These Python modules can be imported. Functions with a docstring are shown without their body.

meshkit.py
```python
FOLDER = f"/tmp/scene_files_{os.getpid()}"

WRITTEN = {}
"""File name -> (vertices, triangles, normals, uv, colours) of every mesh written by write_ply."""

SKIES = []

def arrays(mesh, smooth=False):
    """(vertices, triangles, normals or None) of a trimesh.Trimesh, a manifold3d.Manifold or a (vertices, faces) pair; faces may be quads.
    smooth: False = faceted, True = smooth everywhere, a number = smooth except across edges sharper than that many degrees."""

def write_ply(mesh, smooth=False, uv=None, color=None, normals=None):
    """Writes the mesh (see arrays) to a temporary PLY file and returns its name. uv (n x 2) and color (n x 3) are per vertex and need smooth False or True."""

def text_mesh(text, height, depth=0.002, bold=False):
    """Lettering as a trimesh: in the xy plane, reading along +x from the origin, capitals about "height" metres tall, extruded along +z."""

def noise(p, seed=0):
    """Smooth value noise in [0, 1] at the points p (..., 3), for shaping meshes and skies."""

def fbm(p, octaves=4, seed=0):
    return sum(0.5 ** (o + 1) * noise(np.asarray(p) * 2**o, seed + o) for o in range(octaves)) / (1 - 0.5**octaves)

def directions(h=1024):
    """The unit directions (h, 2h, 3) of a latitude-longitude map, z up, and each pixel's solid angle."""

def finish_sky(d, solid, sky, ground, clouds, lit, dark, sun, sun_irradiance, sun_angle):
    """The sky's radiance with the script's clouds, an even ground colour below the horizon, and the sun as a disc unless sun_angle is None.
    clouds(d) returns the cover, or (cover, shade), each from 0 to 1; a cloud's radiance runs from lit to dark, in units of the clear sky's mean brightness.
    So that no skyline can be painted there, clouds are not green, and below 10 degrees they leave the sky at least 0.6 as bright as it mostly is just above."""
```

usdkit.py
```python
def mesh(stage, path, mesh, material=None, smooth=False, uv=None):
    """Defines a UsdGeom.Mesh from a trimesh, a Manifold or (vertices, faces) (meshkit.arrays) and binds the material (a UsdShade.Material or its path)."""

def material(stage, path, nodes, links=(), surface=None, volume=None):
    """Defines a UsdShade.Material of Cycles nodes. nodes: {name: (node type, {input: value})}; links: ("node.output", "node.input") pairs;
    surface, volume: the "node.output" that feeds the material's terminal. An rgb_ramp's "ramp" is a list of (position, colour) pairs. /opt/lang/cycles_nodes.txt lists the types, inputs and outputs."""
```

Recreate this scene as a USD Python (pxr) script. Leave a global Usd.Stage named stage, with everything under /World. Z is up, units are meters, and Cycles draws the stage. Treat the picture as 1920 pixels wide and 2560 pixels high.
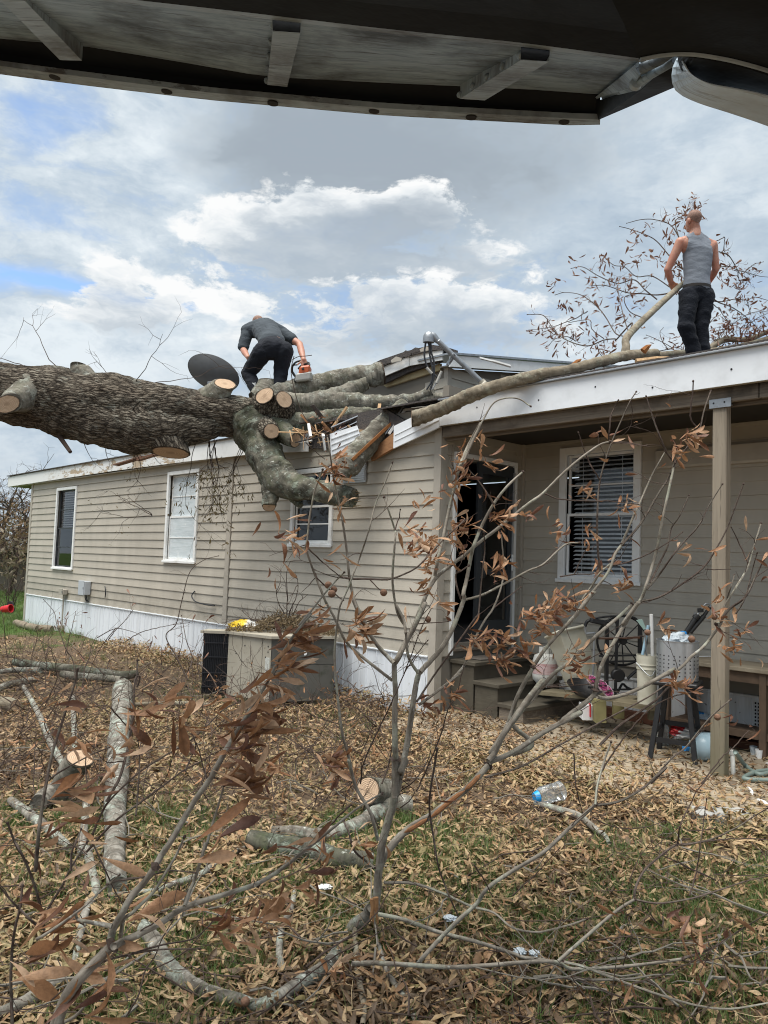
import math, random
import numpy as np
import trimesh, manifold3d as m3
import meshkit, usdkit
from pxr import Usd, UsdGeom, UsdLux, UsdShade, Gf, Sdf, Vt

stage = Usd.Stage.CreateInMemory()
UsdGeom.SetStageUpAxis(stage, UsdGeom.Tokens.z)
UsdGeom.SetStageMetersPerUnit(stage, 1.0)
world = UsdGeom.Xform.Define(stage, '/World')
stage.SetDefaultPrim(world.GetPrim())
UsdGeom.Scope.Define(stage, '/World/Looks')
RNG = np.random.default_rng(11)

# ------------------------------------------------------------------ camera
EYE = np.array([0, 0, 1.6]); FPX = 1923.0; PITCH, ROLL = 0.06467142, -0.03548246
FW = np.array([0, math.cos(PITCH), math.sin(PITCH)]); _r0 = np.array([1.0, 0, 0]); _u0 = np.cross(_r0, FW)
RT = _r0*math.cos(ROLL) - _u0*math.sin(ROLL); UP = _u0*math.cos(ROLL) + _r0*math.sin(ROLL)
cam = UsdGeom.Camera.Define(stage, '/World/camera')
cam.CreateHorizontalApertureAttr(36.0); cam.CreateVerticalApertureAttr(48.0)
cam.CreateFocalLengthAttr(36.0*FPX/1920); cam.CreateClippingRangeAttr((0.05, 5000.0))
cam.CreateFStopAttr(0.0)
M = Gf.Matrix4d(*[float(x) for x in (*RT, 0, *UP, 0, *(-FW), 0, *EYE, 1)])
cam.AddTransformOp().Set(M)
cam.CreateExposureAttr(2.05)
# ------------------------------------------------------------------ sun and sky
SUN = np.array([-0.19, -0.20, 0.96]); SUN /= np.linalg.norm(SUN)
SKY_STRENGTH = 0.1
sun = UsdLux.DistantLight.Define(stage, '/World/sun')
sun.CreateIntensityAttr(0.40); sun.CreateAngleAttr(50.0); sun.CreateColorAttr(Gf.Vec3f(1.0, 0.955, 0.89))
sun.GetPrim().CreateAttribute('inputs:normalize', Sdf.ValueTypeNames.Bool).Set(True)
_z = SUN; _x = np.cross([0, 0, 1.0], _z); _x /= np.linalg.norm(_x); _y = np.cross(_z, _x)
sun.AddTransformOp().Set(Gf.Matrix4d(*[float(q) for q in (*_x, 0, *_y, 0, *_z, 0, 0, 0, 30, 1)]))

class Ref(str):
    pass

class Net:
    """A small builder of node graphs: a call adds a node and returns a reference to one output."""
    def __init__(s): s.nodes, s.links, s.k = {}, [], 0
    def __call__(s, kind, out, **kw):
        s.k += 1; name = f'n{s.k}'; vals = {}
        for k, v in kw.items():
            if isinstance(v, Ref): s.links.append((str(v), f'{name}.{k}'))
            else: vals[k] = v
        s.nodes[name] = (kind, vals)
        return Ref(f'{name}.{out}')
    def math(s, op, a, b=0.0, c=None, clamp=False):
        kw = dict(math_type=op, value1=a, value2=b, use_clamp=clamp)
        if c is not None: kw['value3'] = c
        return s('math', 'value', **kw)
    def mul(s, a, b): return s.math('multiply', a, b)
    def add(s, a, b): return s.math('add', a, b)
    def sub(s, a, b): return s.math('subtract', a, b)
    def pos(s): return s('geometry', 'position')
    def map(s, v, scale=(1, 1, 1), rot=(0, 0, 0), loc=(0, 0, 0)):
        return s('mapping', 'vector', vector=v, scale=scale, rotation=rot, location=loc)
    def noise(s, v, scale=1.0, detail=3.0, rough=0.5, dist=0.0):
        return s('noise_texture', 'fac', vector=v, scale=float(scale), detail=float(detail), roughness=float(rough), distortion=float(dist))
    def ramp(s, f, stops): return s('rgb_ramp', 'color', fac=f, ramp=stops)
    def fr(s, f, a, b, x=0.0, y=1.0):
        return s('map_range', 'result', value=f, from_min=float(a), from_max=float(b), to_min=float(x), to_max=float(y), clamp=True)
    def mix(s, f, a, b): return s('mix', 'color', fac=f, color1=a, color2=b)
    def mulc(s, f, a, b): return s('mix', 'color', mix_type='multiply', fac=f, color1=a, color2=b)
    def bump(s, h, dist=0.01, strength=1.0): return s('bump', 'normal', height=h, distance=float(dist), strength=float(strength))
    def done(s, name, surface=None, volume=None):
        return usdkit.material(stage, f'/World/Looks/{name}', s.nodes, s.links, surface=surface, volume=volume)

def cloud_sky():
    g = Net(); d = g('vector_math', 'vector', math_type='normalize', vector1=g('texture_coordinate', 'generated'))
    s3 = g('separate_xyz', 'x', vector=d); node = s3.split('.')[0]; dx, dy, dz = Ref(node+'.x'), Ref(node+'.y'), Ref(node+'.z')
    sky = g('sky_texture', 'color', sky_type='single_scattering', sun_disc=False, sun_elevation=float(math.asin(SUN[2])), sun_rotation=float(math.atan2(SUN[0], SUN[1])), air_density=1.0, aerosol_density=1.2, altitude=20.0)
    flat = g.map(d, scale=(1.0, 1.0, 2.2))
    w = g('noise_texture', 'color', vector=flat, scale=3.0, detail=5.0, roughness=0.6)
    warp = g('vector_math', 'vector', math_type='multiply_add', vector1=w, vector2=(0.22, 0.22, 0.18), vector3=flat)
    def blob(px, py, rx, ry, amp):
        c = ray(px, py); c = c/np.linalg.norm(c)*np.array([1, 1, 2.2])
        q = g('vector_math', 'vector', math_type='subtract', vector1=warp, vector2=tuple(c + np.array([.11, .11, .09])))
        q = g('vector_math', 'vector', math_type='multiply', vector1=q, vector2=(1/rx, 1/rx, 1/ry/2.2))
        q = g('vector_math', 'value', math_type='dot_product', vector1=q, vector2=q)
        return g.mul(g.math('exponent', g.mul(q, -1.0)), float(amp))
    def total(bl):
        o = bl[0]
        for b in bl[1:]: o = g.add(o, b)
        return o
    LV = 2.45
    def lit(c): return g('mix', 'color', mix_type='multiply', fac=1.0, color1=c, color2=(LV, LV, LV))
    big = g.noise(warp, 2.6, 7, .58); mid = g.noise(warp, 9.0, 10, .62); fine = g.noise(g.map(d, scale=(1, 1, 1.5)), 26.0, 7, .62)
    # a thin white veil over the blue, open in a few slots
    veil = g.add(g.add(g.mul(big, .5), g.mul(mid, .5)), total([blob(60, 690, .10, .011, -.27), blob(330, 745, .09, .010, -.22), blob(90, 560, .12, .02, -.10), blob(60, 330, .06, .05, -.12)]))
    veil_c = g.fr(veil, .20, .46)
    tone = g.add(g.add(g.mul(big, .25), g.add(g.mul(mid, .55), g.mul(fine, .2))), total([blob(170, 430, .22, .22, .05), blob(1300, 900, .40, .07, .06), blob(60, 900, .2, .05, .10), blob(1600, 500, .2, .3, -.03)]))
    veil_col = g.ramp(tone, [(.36, (.40, .50, .61)), (.50, (.54, .635, .725)), (.64, (.80, .87, .915))])
    col = g.mix(veil_c, g('mix', 'color', mix_type='multiply', fac=1.0, color1=sky, color2=(.50, .55, .60)), lit(veil_col))
    # the dark bank overhead
    bank = g.add(g.add(g.mul(big, .65), g.mul(mid, .35)), total([blob(720, 330, .28, .11, .34), blob(1150, 400, .27, .12, .22), blob(780, 450, .16, .06, .15), blob(180, 400, .16, .14, -.36), blob(1700, 500, .3, .2, -.12)]))
    bank_c = g.fr(bank, .52, .84)
    bank_col = g.ramp(bank, [(.52, (.60, .68, .75)), (.66, (.45, .52, .585)), (.92, (.37, .43, .49))])
    col = g.mix(bank_c, col, lit(bank_col))
    # heaped clouds, bright where they are thin or face the light, grey within
    base = g.add(g.mul(g.sub(mid, .5), 1.25), g.mul(g.sub(fine, .5), .55))
    up = g.noise(g.map(warp, loc=(0, 0, .045)), 9.0, 6, .6)
    relief = g.add(g.mul(g.sub(mid, up), 2.2), g.mul(g.sub(fine, .5), .5))
    for bl, dark in (([blob(700, 555, .08, .024, .30), blob(880, 530, .08, .030, .33), blob(1020, 545, .055, .030, .32), blob(690, 640, .11, .032, .28), blob(820, 620, .10, .036, .26), blob(1150, 660, .042, .036, .33), blob(1260, 690, .04, .028, .28), blob(540, 740, .10, .020, .26), blob(960, 690, .09, .03, .22), blob(1080, 590, .03, .02, .2)], [blob(900, 610, .085, .040, .9), blob(1030, 650, .06, .04, .8), blob(760, 690, .09, .03, .5), blob(1190, 730, .07, .03, .35)]),
                     ([blob(285, 712, .040, .032, .43), blob(370, 770, .04, .013, .26), blob(240, 800, .06, .02, .22), blob(300, 770, .06, .02, .2)], [blob(300, 825, .1, .022, .5)]),
                     ([blob(870, 765, .085, .026, .35), blob(1000, 750, .065, .024, .34), blob(1150, 785, .075, .028, .33), blob(840, 850, .12, .035, .27), blob(1230, 850, .09, .022, .2), blob(1080, 830, .08, .02, .18)], [blob(1010, 835, .14, .03, .55), blob(800, 900, .12, .03, .4), blob(1220, 870, .1, .03, .4)])):
        tb = total(bl); h = g.add(g.mul(base, g.fr(tb, .01, .20, .25, 1.35)), tb); c = g.fr(h, .12, .25)
        sh = g.add(g.add(total(dark), g.mul(relief, -.75)), g.fr(h, .2, .7, .05, .25))
        inner = g.ramp(sh, [(.0, (.96, .97, .97)), (.2, (.82, .86, .885)), (.5, (.56, .62, .675)), (.9, (.40, .46, .525))])
        col = g.mix(g.mul(c, g.fr(sh, .2, .8, 1.0, .55)), col, lit(inner))
    # below the horizon an even ground tone
    col = g.mix(g.fr(dz, -.02, .0), (.5, .45, .38), col)
    return g.done('sky_look', surface=g('background_shader', 'background', color=col, strength=SKY_STRENGTH))

def ray(px, py):
    """Direction (per metre of depth) from the eye through a point of the 1920 x 2560 photograph."""
    return FW + RT*(px-960)/FPX - UP*(py-1280)/FPX
def at(px, py, Z): return EYE + ray(px, py)*Z
def ground_at(px, py, z=0.0):
    d = ray(px, py); return EYE + d*((z-1.6)/d[2])
def to_px(q):
    d = np.asarray(q, float)-EYE; z = d@FW
    return 960+FPX*(d@RT)/z, 1280-FPX*(d@UP)/z, z

dome = UsdLux.DomeLight.Define(stage, '/World/sky'); dome.CreateIntensityAttr(1.0)
dome.GetPrim().SetCustomDataByKey('kind', 'structure')
UsdShade.MaterialBindingAPI.Apply(dome.GetPrim()).Bind(cloud_sky())

# ------------------------------------------------------------------ prims
ORIGIN = {}
def _free(parent, name):
    path, k = f'{parent}/{name}', 0
    while stage.GetPrimAtPath(path): k += 1; path = f'{parent}/{name}_{k:03d}'
    return path
_next = {}
def fresh(parent, name):
    k = _next.get((parent, name), 0); _next[(parent, name)] = k+1
    return f'{parent}/{name}' if k == 0 else f'{parent}/{name}_{k:03d}'
def tag(prim, label=None, cat=None, group=None, kind=None):
    for k, v in (('label', label), ('category', cat), ('group', group), ('kind', kind)):
        if v: prim.SetCustomDataByKey(k, v)
    return prim
def thing(name, label, cat, base=(0, 0, 0), group=None, kind=None):
    p = fresh('/World', name); x = UsdGeom.Xform.Define(stage, p)
    base = np.asarray(base, float); x.AddTranslateOp().Set(Gf.Vec3d(*map(float, base)))
    ORIGIN[p] = base; tag(x.GetPrim(), label, cat, group, kind); return p
def part(parent, name, mesh, m, smooth=False, label=None, kind=None):
    """One mesh in world coordinates, made a child of the thing or part at path PARENT."""
    if isinstance(mesh, list): mesh = join(mesh)
    v, f, n = meshkit.arrays(mesh, smooth)
    o = ORIGIN[parent]; p = fresh(parent, name); ORIGIN[p] = o
    me = usdkit.mesh(stage, p, (v-o, f), m)
    if n is not None:
        me.CreateNormalsAttr(Vt.Vec3fArray.FromNumpy(n.astype(np.float32))); me.SetNormalsInterpolation('vertex')
    tag(me.GetPrim(), label, kind=kind); return p
def lone(name, mesh, m, label=None, cat=None, smooth=False, group=None, kind=None):
    if isinstance(mesh, list): mesh = join(mesh)
    v, f, n = meshkit.arrays(mesh, smooth)
    b = np.array([(v[:, 0].min()+v[:, 0].max())/2, (v[:, 1].min()+v[:, 1].max())/2, v[:, 2].min()]) if kind != 'structure' else np.zeros(3)
    p = fresh('/World', name); ORIGIN[p] = b
    me = usdkit.mesh(stage, p, (v-b, f), m); me.AddTranslateOp().Set(Gf.Vec3d(*map(float, b)))
    if n is not None:
        me.CreateNormalsAttr(Vt.Vec3fArray.FromNumpy(n.astype(np.float32))); me.SetNormalsInterpolation('vertex')
    tag(me.GetPrim(), label, cat, group, kind); return p
def join(ms):
    V, F, k = [], [], 0
    for m in ms:
        v, f, _ = meshkit.arrays(m); V.append(v); F.append(f+k); k += len(v)
    return np.vstack(V), np.vstack(F)

# ------------------------------------------------------------------ shapes
def unit(v): v = np.asarray(v, float); return v/np.linalg.norm(v)
def hexa(x0, x1, y0, y1, z0, z1, bev=0.0):
    if not bev: return trimesh.creation.box(bounds=[[x0, y0, z0], [x1, y1, z1]])
    P = []
    for x, sx in ((x0, 1), (x1, -1)):
        for y, sy in ((y0, 1), (y1, -1)):
            for z, sz in ((z0, 1), (z1, -1)):
                P += [(x+sx*bev, y+sy*bev, z), (x+sx*bev, y, z+sz*bev), (x, y+sy*bev, z+sz*bev)]
    return trimesh.convex.convex_hull(np.array(P))
HC = np.array([0.5901022, 8.21887675, 0]); HA = 0.81519841
HU = np.array([math.cos(HA), -math.sin(HA), 0]); HN = np.array([math.sin(HA), math.cos(HA), 0])
def loc(t, p, z): return HC + np.multiply.outer(t, HU) + np.multiply.outer(p, HN) + np.multiply.outer(z, [0, 0, 1.0])
def hbox(t0, t1, p0, p1, z0, z1, bev=0.0):
    """A box in the house's own frame: t along the front wall, p inwards, z up."""
    b = hexa(t0, t1, p0, p1, z0, z1, bev); v = np.array(b.vertices)
    return loc(v[:, 0], v[:, 1], v[:, 2]), np.array(b.faces)
def hmesh(m):
    v, f, _ = meshkit.arrays(m); return loc(v[:, 0], v[:, 1], v[:, 2]), f
def wall_at(px, py, p=0.0):
    d = ray(px, py); k = ((HC-EYE)@HN+p)/(d@HN); q = EYE+d*k; return (q-HC)@HU, q[2]
def spline(pts, n):
    pts = np.asarray(pts, float)
    if len(pts) == 2: return pts[0]+(pts[1]-pts[0])*np.linspace(0, 1, n)[:, None]
    P = np.vstack([2*pts[0]-pts[1], pts, 2*pts[-1]-pts[-2]])
    seg = np.linalg.norm(np.diff(pts[:, :3], axis=0), axis=1); cum = np.r_[0, np.cumsum(seg)]
    out = []
    for s in np.linspace(0, cum[-1], n):
        i = min(np.searchsorted(cum, s, 'right')-1, len(seg)-1); t = (s-cum[i])/max(seg[i], 1e-9)
        a, b, c, d = P[i:i+4]
        out.append(.5*((2*b)+(-a+c)*t+(2*a-5*b+4*c-d)*t*t+(-a+3*b-3*c+d)*t**3))
    return np.array(out)
def tube(pts, radii, seg=8, cap=True, bumps=0.0, freq=6.0, seed=0, fn=None):
    """A round bar along pts (n x 3) with a radius at each point; fn(points, outward, arc length, angle) may displace it."""
    pts = np.asarray(pts, float); n = len(pts); r = np.broadcast_to(radii, n).astype(float)
    T = np.gradient(pts, axis=0); T /= np.maximum(np.linalg.norm(T, axis=1, keepdims=True), 1e-12)
    a = np.array([0, 0, 1.0]) if abs(T[0, 2]) < .9 else np.array([1.0, 0, 0])
    N = unit(np.cross(T[0], a)); fr = []
    for k in range(n):
        N = N-T[k]*(N@T[k]); N /= np.linalg.norm(N); fr.append((N, np.cross(T[k], N)))
    th = np.linspace(0, 2*np.pi, seg, endpoint=False)
    A = np.array([x[0] for x in fr]); B = np.array([x[1] for x in fr])
    out = A[:, None]*np.cos(th)[None, :, None]+B[:, None]*np.sin(th)[None, :, None]
    R = np.repeat(r[:, None], seg, 1)
    if bumps: R = R*(1+bumps*(meshkit.fbm((pts[:, None]+out*R[..., None])*freq, 3, seed)-.5)*2)
    V = pts[:, None]+out*R[..., None]
    if fn is not None:
        s = np.r_[0, np.cumsum(np.linalg.norm(np.diff(pts, axis=0), axis=1))]
        V = V+out*fn(V, out, s[:, None]+0*R, th[None, :]+0*R)[..., None]
    V = V.reshape(-1, 3); i = np.arange(n-1)[:, None]*seg; j = np.arange(seg)[None, :]; k = (j+1) % seg
    F = np.stack([i+j, i+seg+j, i+seg+k, i+k], -1).reshape(-1, 4)
    F = np.vstack([F[:, [0, 2, 1]], F[:, [0, 3, 2]]])
    if cap:
        V = np.vstack([V, pts[0], pts[-1]]); c = len(V)-2; e = (n-1)*seg; j = np.arange(seg)
        F = np.vstack([F, np.stack([0*j+c, j, (j+1) % seg], 1), np.stack([0*j+c+1, e+(j+1) % seg, e+j], 1)])
    return V, F[:, ::-1]
def bar(a, b, r, seg=8, r2=None): return tube([a, b], [r, r if r2 is None else r2], seg)
def oriented(a, b, w, h, up=(0, 0, 1), bev=0.0):
    """A rectangular bar from a to b, w wide and h deep."""
    a, b = np.asarray(a, float), np.asarray(b, float); L = np.linalg.norm(b-a); x = (b-a)/L
    y = np.cross(up, x); y = unit(y) if np.linalg.norm(y) > 1e-6 else np.array([0, 1.0, 0]); z = np.cross(x, y)
    m = hexa(0, L, -w/2, w/2, -h/2, h/2, bev); v = np.array(m.vertices)
    return a+v[:, :1]*x+v[:, 1:2]*y+v[:, 2:]*z, np.array(m.faces)
def lathe(profile, seg=24, base=(0, 0, 0), axis=(0, 0, 1)):
    m = trimesh.creation.revolve(np.asarray(profile, float), sections=seg); v = np.array(m.vertices)
    z = unit(axis); x = unit(np.cross([0, 1.0, 0.3], z)); y = np.cross(z, x)
    return np.asarray(base, float)+v[:, :1]*x+v[:, 1:2]*y+v[:, 2:]*z, np.array(m.faces)
def disc(c, nrm, rx, ry, up, seg=28, thick=0.006, wob=0.0, seed=0):
    z = unit(nrm); y = np.asarray(up, float); y = unit(y-z*(y@z)); x = np.cross(y, z); rg = np.random.default_rng(seed)
    th = np.linspace(0, 2*np.pi, seg, endpoint=False); k = 1+wob*np.convolve(rg.normal(size=seg+4), np.ones(5)/5, 'valid')[:seg]
    ring = np.asarray(c)+np.outer(np.cos(th)*rx*k, x)+np.outer(np.sin(th)*ry*k, y)
    V = np.vstack([ring+z*thick, ring-z*thick, np.asarray(c)+z*thick, np.asarray(c)-z*thick]); j = np.arange(seg); q = (j+1) % seg
    F = np.vstack([np.stack([j, q, 0*j+2*seg], 1), np.stack([seg+q, seg+j, 0*j+2*seg+1], 1), np.stack([j, seg+j, q], 1), np.stack([q, seg+j, seg+q], 1)])
    return V, F

# ------------------------------------------------------------------ materials
def look(name, color, rough=0.7, metal=0.0, spots=None, bump=None, spec=0.4, var=0.0, **kw):
    """Plain look: a colour mottled by noise (spots = (second colour, scale, from, to)), a fine bump (scale, distance)."""
    g = Net(); c = tuple(color); P = g.pos()
    if spots:
        for c2, sc, a, b in (spots if isinstance(spots, list) else [spots]):
            v = g.map(P, scale=sc) if np.ndim(sc) else P
            c = g.mix(g.fr(g.noise(v, 1.0 if np.ndim(sc) else sc, 6, .6), a, b), c, tuple(c2))
    if var:
        c = g('hsv', 'color', color=c, hue=.5, saturation=1.0, value=g.fr(g('object_info', 'random'), 0, 1, 1-var, 1+var), fac=1.0)
    a = dict(base_color=c, roughness=float(rough), metallic=float(metal), specular_ior_level=float(spec), **kw)
    if bump:
        v = g.map(P, scale=bump[0]) if np.ndim(bump[0]) else P
        a['normal'] = g.bump(g.noise(v, 1.0 if np.ndim(bump[0]) else bump[0], 5, .6), bump[1])
    return g.done(name, surface=g('principled_bsdf', 'BSDF', **a))
def glass_look(name, tint=(.85, .9, .92), ior=1.5, rough=0.0, dirt=0.0):
    g = Net(); f = g('fresnel', 'fac', IOR=ior)
    s = g('mix_closure', 'closure', fac=f, closure1=g('transparent_bsdf', 'BSDF', color=tint), closure2=g('glossy_bsdf', 'BSDF', color=(1, 1, 1), roughness=rough))
    if dirt: s = g('mix_closure', 'closure', fac=g.fr(g.noise(g.pos(), 9, 6, .6), .3, .9, 0, dirt), closure1=s, closure2=g('diffuse_bsdf', 'BSDF', color=(.5, .5, .48)))
    return g.done(name, surface=s)
def leaf_look(name, cols, trans=.25, rough=.5):
    g = Net(); r = g.math('fraction', g.add(g('object_info', 'random'), g.mul(g('geometry', 'random_per_island'), 3.7)))
    c = g.ramp(r, [(i/(len(cols)-1), q) for i, q in enumerate(cols)])
    c = g.mulc(.7, c, g.ramp(g.noise(g.pos(), 60, 4, .6), [(.3, (.55, .5, .45)), (.7, (1.15, 1.1, 1.05))]))
    p = g('principled_bsdf', 'BSDF', base_color=c, roughness=rough, specular_ior_level=.35, normal=g.bump(g.noise(g.pos(), 220, 3), .002))
    s = g('mix_closure', 'closure', fac=trans, closure1=p, closure2=g('translucent_bsdf', 'BSDF', color=c))
    return g.done(name, surface=s)
def ground_look():
    g = Net(); P = g.pos()
    n1 = g.noise(P, .55, 6, .6); n2 = g.noise(P, 5.0, 6, .65); n3 = g.noise(P, 40, 4, .7)
    soil = g.ramp(n3, [(.3, (.06, .042, .028)), (.5, (.115, .082, .055)), (.72, (.18, .135, .09))])
    green = g.ramp(n3, [(.3, (.030, .055, .012)), (.6, (.075, .13, .03)), (.8, (.13, .17, .05))])
    sx = g('separate_xyz', 'y', vector=P)
    m = g.fr(g.add(g.add(g.mul(n1, 1.0), g.mul(n2, .35)), g.fr(sx, 13.0, 19.0, 0, .55)), .78, .95)
    c = g.mix(m, soil, green)
    return g.done('yard', surface=g('principled_bsdf', 'BSDF', base_color=c, roughness=.95, specular_ior_level=.15, normal=g.bump(g.add(g.mul(n3, .5), n2), .03)))
def ground_z(x, y):
    p = np.stack([np.asarray(x, float), np.asarray(y, float), 0*np.asarray(x, float)], -1)
    return .07*(meshkit.fbm(p*.8, 3, 5)-.5)-.03
gx = np.r_[-400, -150, -70, -40, np.arange(-24, 16.01, .2), 25, 40, 80, 200, 400]; gy = np.r_[-300, -100, -40, -15, np.arange(-3, 26.01, .2), 32, 45, 70, 120, 250, 600]
X, Y = np.meshgrid(gx, gy, indexing='ij'); V = np.stack([X, Y, ground_z(X, Y)], -1).reshape(-1, 3)
i, j = np.meshgrid(np.arange(len(gx)-1), np.arange(len(gy)-1), indexing='ij'); b = (i*len(gy)+j).ravel(); m = len(gy)
F = np.vstack([np.stack([b, b+m, b+m+1], 1), np.stack([b, b+m+1, b+1], 1)])
lone('ground', (V, F), ground_look(), smooth=True, kind='structure')
# ------------------------------------------------------------------ the house
from shapely.geometry import Polygon
def hpoly(pts, p0, p1):
    """A polygon of (t, z) points, given depth from p0 to p1."""
    m = trimesh.creation.extrude_polygon(Polygon(pts), p1-p0, engine='earcut'); v = np.array(m.vertices)
    return loc(v[:, 0], v[:, 2]+p0, v[:, 1]), np.array(m.faces)[:, ::-1]
def rpoly(pts, t0, t1):
    """A polygon of (p, z) points, given width from t0 to t1."""
    m = trimesh.creation.extrude_polygon(Polygon(pts), t1-t0, engine='earcut'); v = np.array(m.vertices)
    return loc(v[:, 2]+t0, v[:, 0], v[:, 1]), np.array(m.faces)

def siding_look(name, base, dark):
    g = Net(); P = g.pos()
    streak = g.noise(g.map(P, scale=(1.6, 1.6, .5)), 1.6, 6, .6)
    c = g.mix(g.fr(streak, .35, .75), base, dark)
    c = g.mix(g.fr(g.noise(P, 26, 4, .7), .62, .80, 0, .35), c, (.16, .145, .12))
    sep = g('separate_xyz', 'z', vector=P)
    c = g.mix(g.mul(g.fr(sep, .60, 1.1, .8, 0), g.fr(g.noise(P, 5, 5, .6), .35, .7)), c, (.26, .235, .19))
    c = g('hsv', 'color', color=c, hue=.5, saturation=1.0, value=g.fr(g('object_info', 'random'), 0, 1, .94, 1.05), fac=1.0)
    n = g.bump(g.noise(g.map(P, scale=(3, 3, 60)), 1.0, 4, .6), .0015)
    return g.done(name, surface=g('principled_bsdf', 'BSDF', base_color=c, roughness=.55, specular_ior_level=.35, normal=n))
SIDING = siding_look('siding', (.45, .413, .347), (.365, .335, .28))
TRIM = look('beige_trim', (.40, .365, .31), .55, spots=((.33, .30, .25), 7, .45, .8))
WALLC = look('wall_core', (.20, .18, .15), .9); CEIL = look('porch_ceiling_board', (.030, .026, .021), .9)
WHITE = look('white_paint', (.78, .79, .78), .45, spots=((.62, .61, .57), 6, .5, .8))
METAL = look('white_metal_fascia', (.74, .77, .80), .38, spots=((.60, .62, .64), 5, .5, .85), bump=(1.6, .007), spec=.5)
def peeling():
    g = Net(); P = g.pos()
    m = g.fr(g.noise(g.map(P, scale=(1, 1, 3.0)), 3.2, 8, .68), .50, .555)
    m = g.mul(m, g.fr(g('vector_math', 'value', math_type='dot_product', vector1=P, vector2=tuple(HU)), -17.2, -15.6))
    c = g.mix(m, (.72, .73, .72), (.42, .33, .23))
    return g.done('peeling_fascia', surface=g('principled_bsdf', 'BSDF', base_color=c, roughness=.6, normal=g.bump(m, -.003)))
PEEL = peeling()
SKIRT = look('skirting_vinyl', (.72, .76, .80), .42, spots=[((.60, .63, .66), (9, 9, .8), .45, .75), ((.40, .38, .33), 14, .66, .82)])
SKIRT2 = look('porch_skirting', (.60, .61, .61), .55, spots=[((.42, .40, .36), (9, 9, 1.2), .45, .75), ((.09, .08, .07), 22, .66, .72)])
SHINGLE = look('shingles', (.055, .05, .05), .95, spots=((.10, .085, .075), 30, .4, .7), bump=(60, .01))
def wood_look(name, a, b, grain=(3, 3, 40), rough=.85, dark=None, darkspots=.0):
    g = Net(); P = g.pos()
    n = g.noise(g.map(P, scale=grain), 1.0, 7, .65, 1.2)
    c = g.mix(g.fr(n, .32, .68), a, b)
    c = g.mix(g.fr(g.noise(g.map(P, scale=tuple(np.array(grain)*.6)), 2.0, 4, .8), .60, .68, 0, .75), c, tuple(np.array(a)*.35))
    if dark: c = g.mix(g.fr(g.noise(P, 2.2, 6, .65), .45, .68, 0, darkspots), c, dark)
    return g.done(name, surface=g('principled_bsdf', 'BSDF', base_color=c, roughness=rough, specular_ior_level=.25, normal=g.bump(n, .004)))
_along = tuple(np.abs(HU)*2+.01)
POSTWOOD = None
def post_look():
    g = Net(); P = g.pos(); z = g('separate_xyz', 'z', vector=P)
    n = g.noise(g.map(P, scale=(26, 26, 1.3)), 1.0, 7, .65, .8)
    c = g.mix(g.fr(n, .32, .68), (.31, .265, .205), (.21, .178, .138))
    c = g.mix(g.mul(g.fr(g.add(z, g.mul(g.noise(P, 3, 5, .6), .8)), .35, 1.3, 1, 0), .8), c, (.125, .118, .068))
    c = g.mix(g.fr(g.noise(g.map(P, scale=(60, 60, 2)), 1.0, 3, .8), .62, .68, 0, .8), c, (.05, .04, .03))
    return g.done('post_wood', surface=g('principled_bsdf', 'BSDF', base_color=c, roughness=.85, specular_ior_level=.2, normal=g.bump(n, .004)))
POSTWOOD = post_look()
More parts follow.
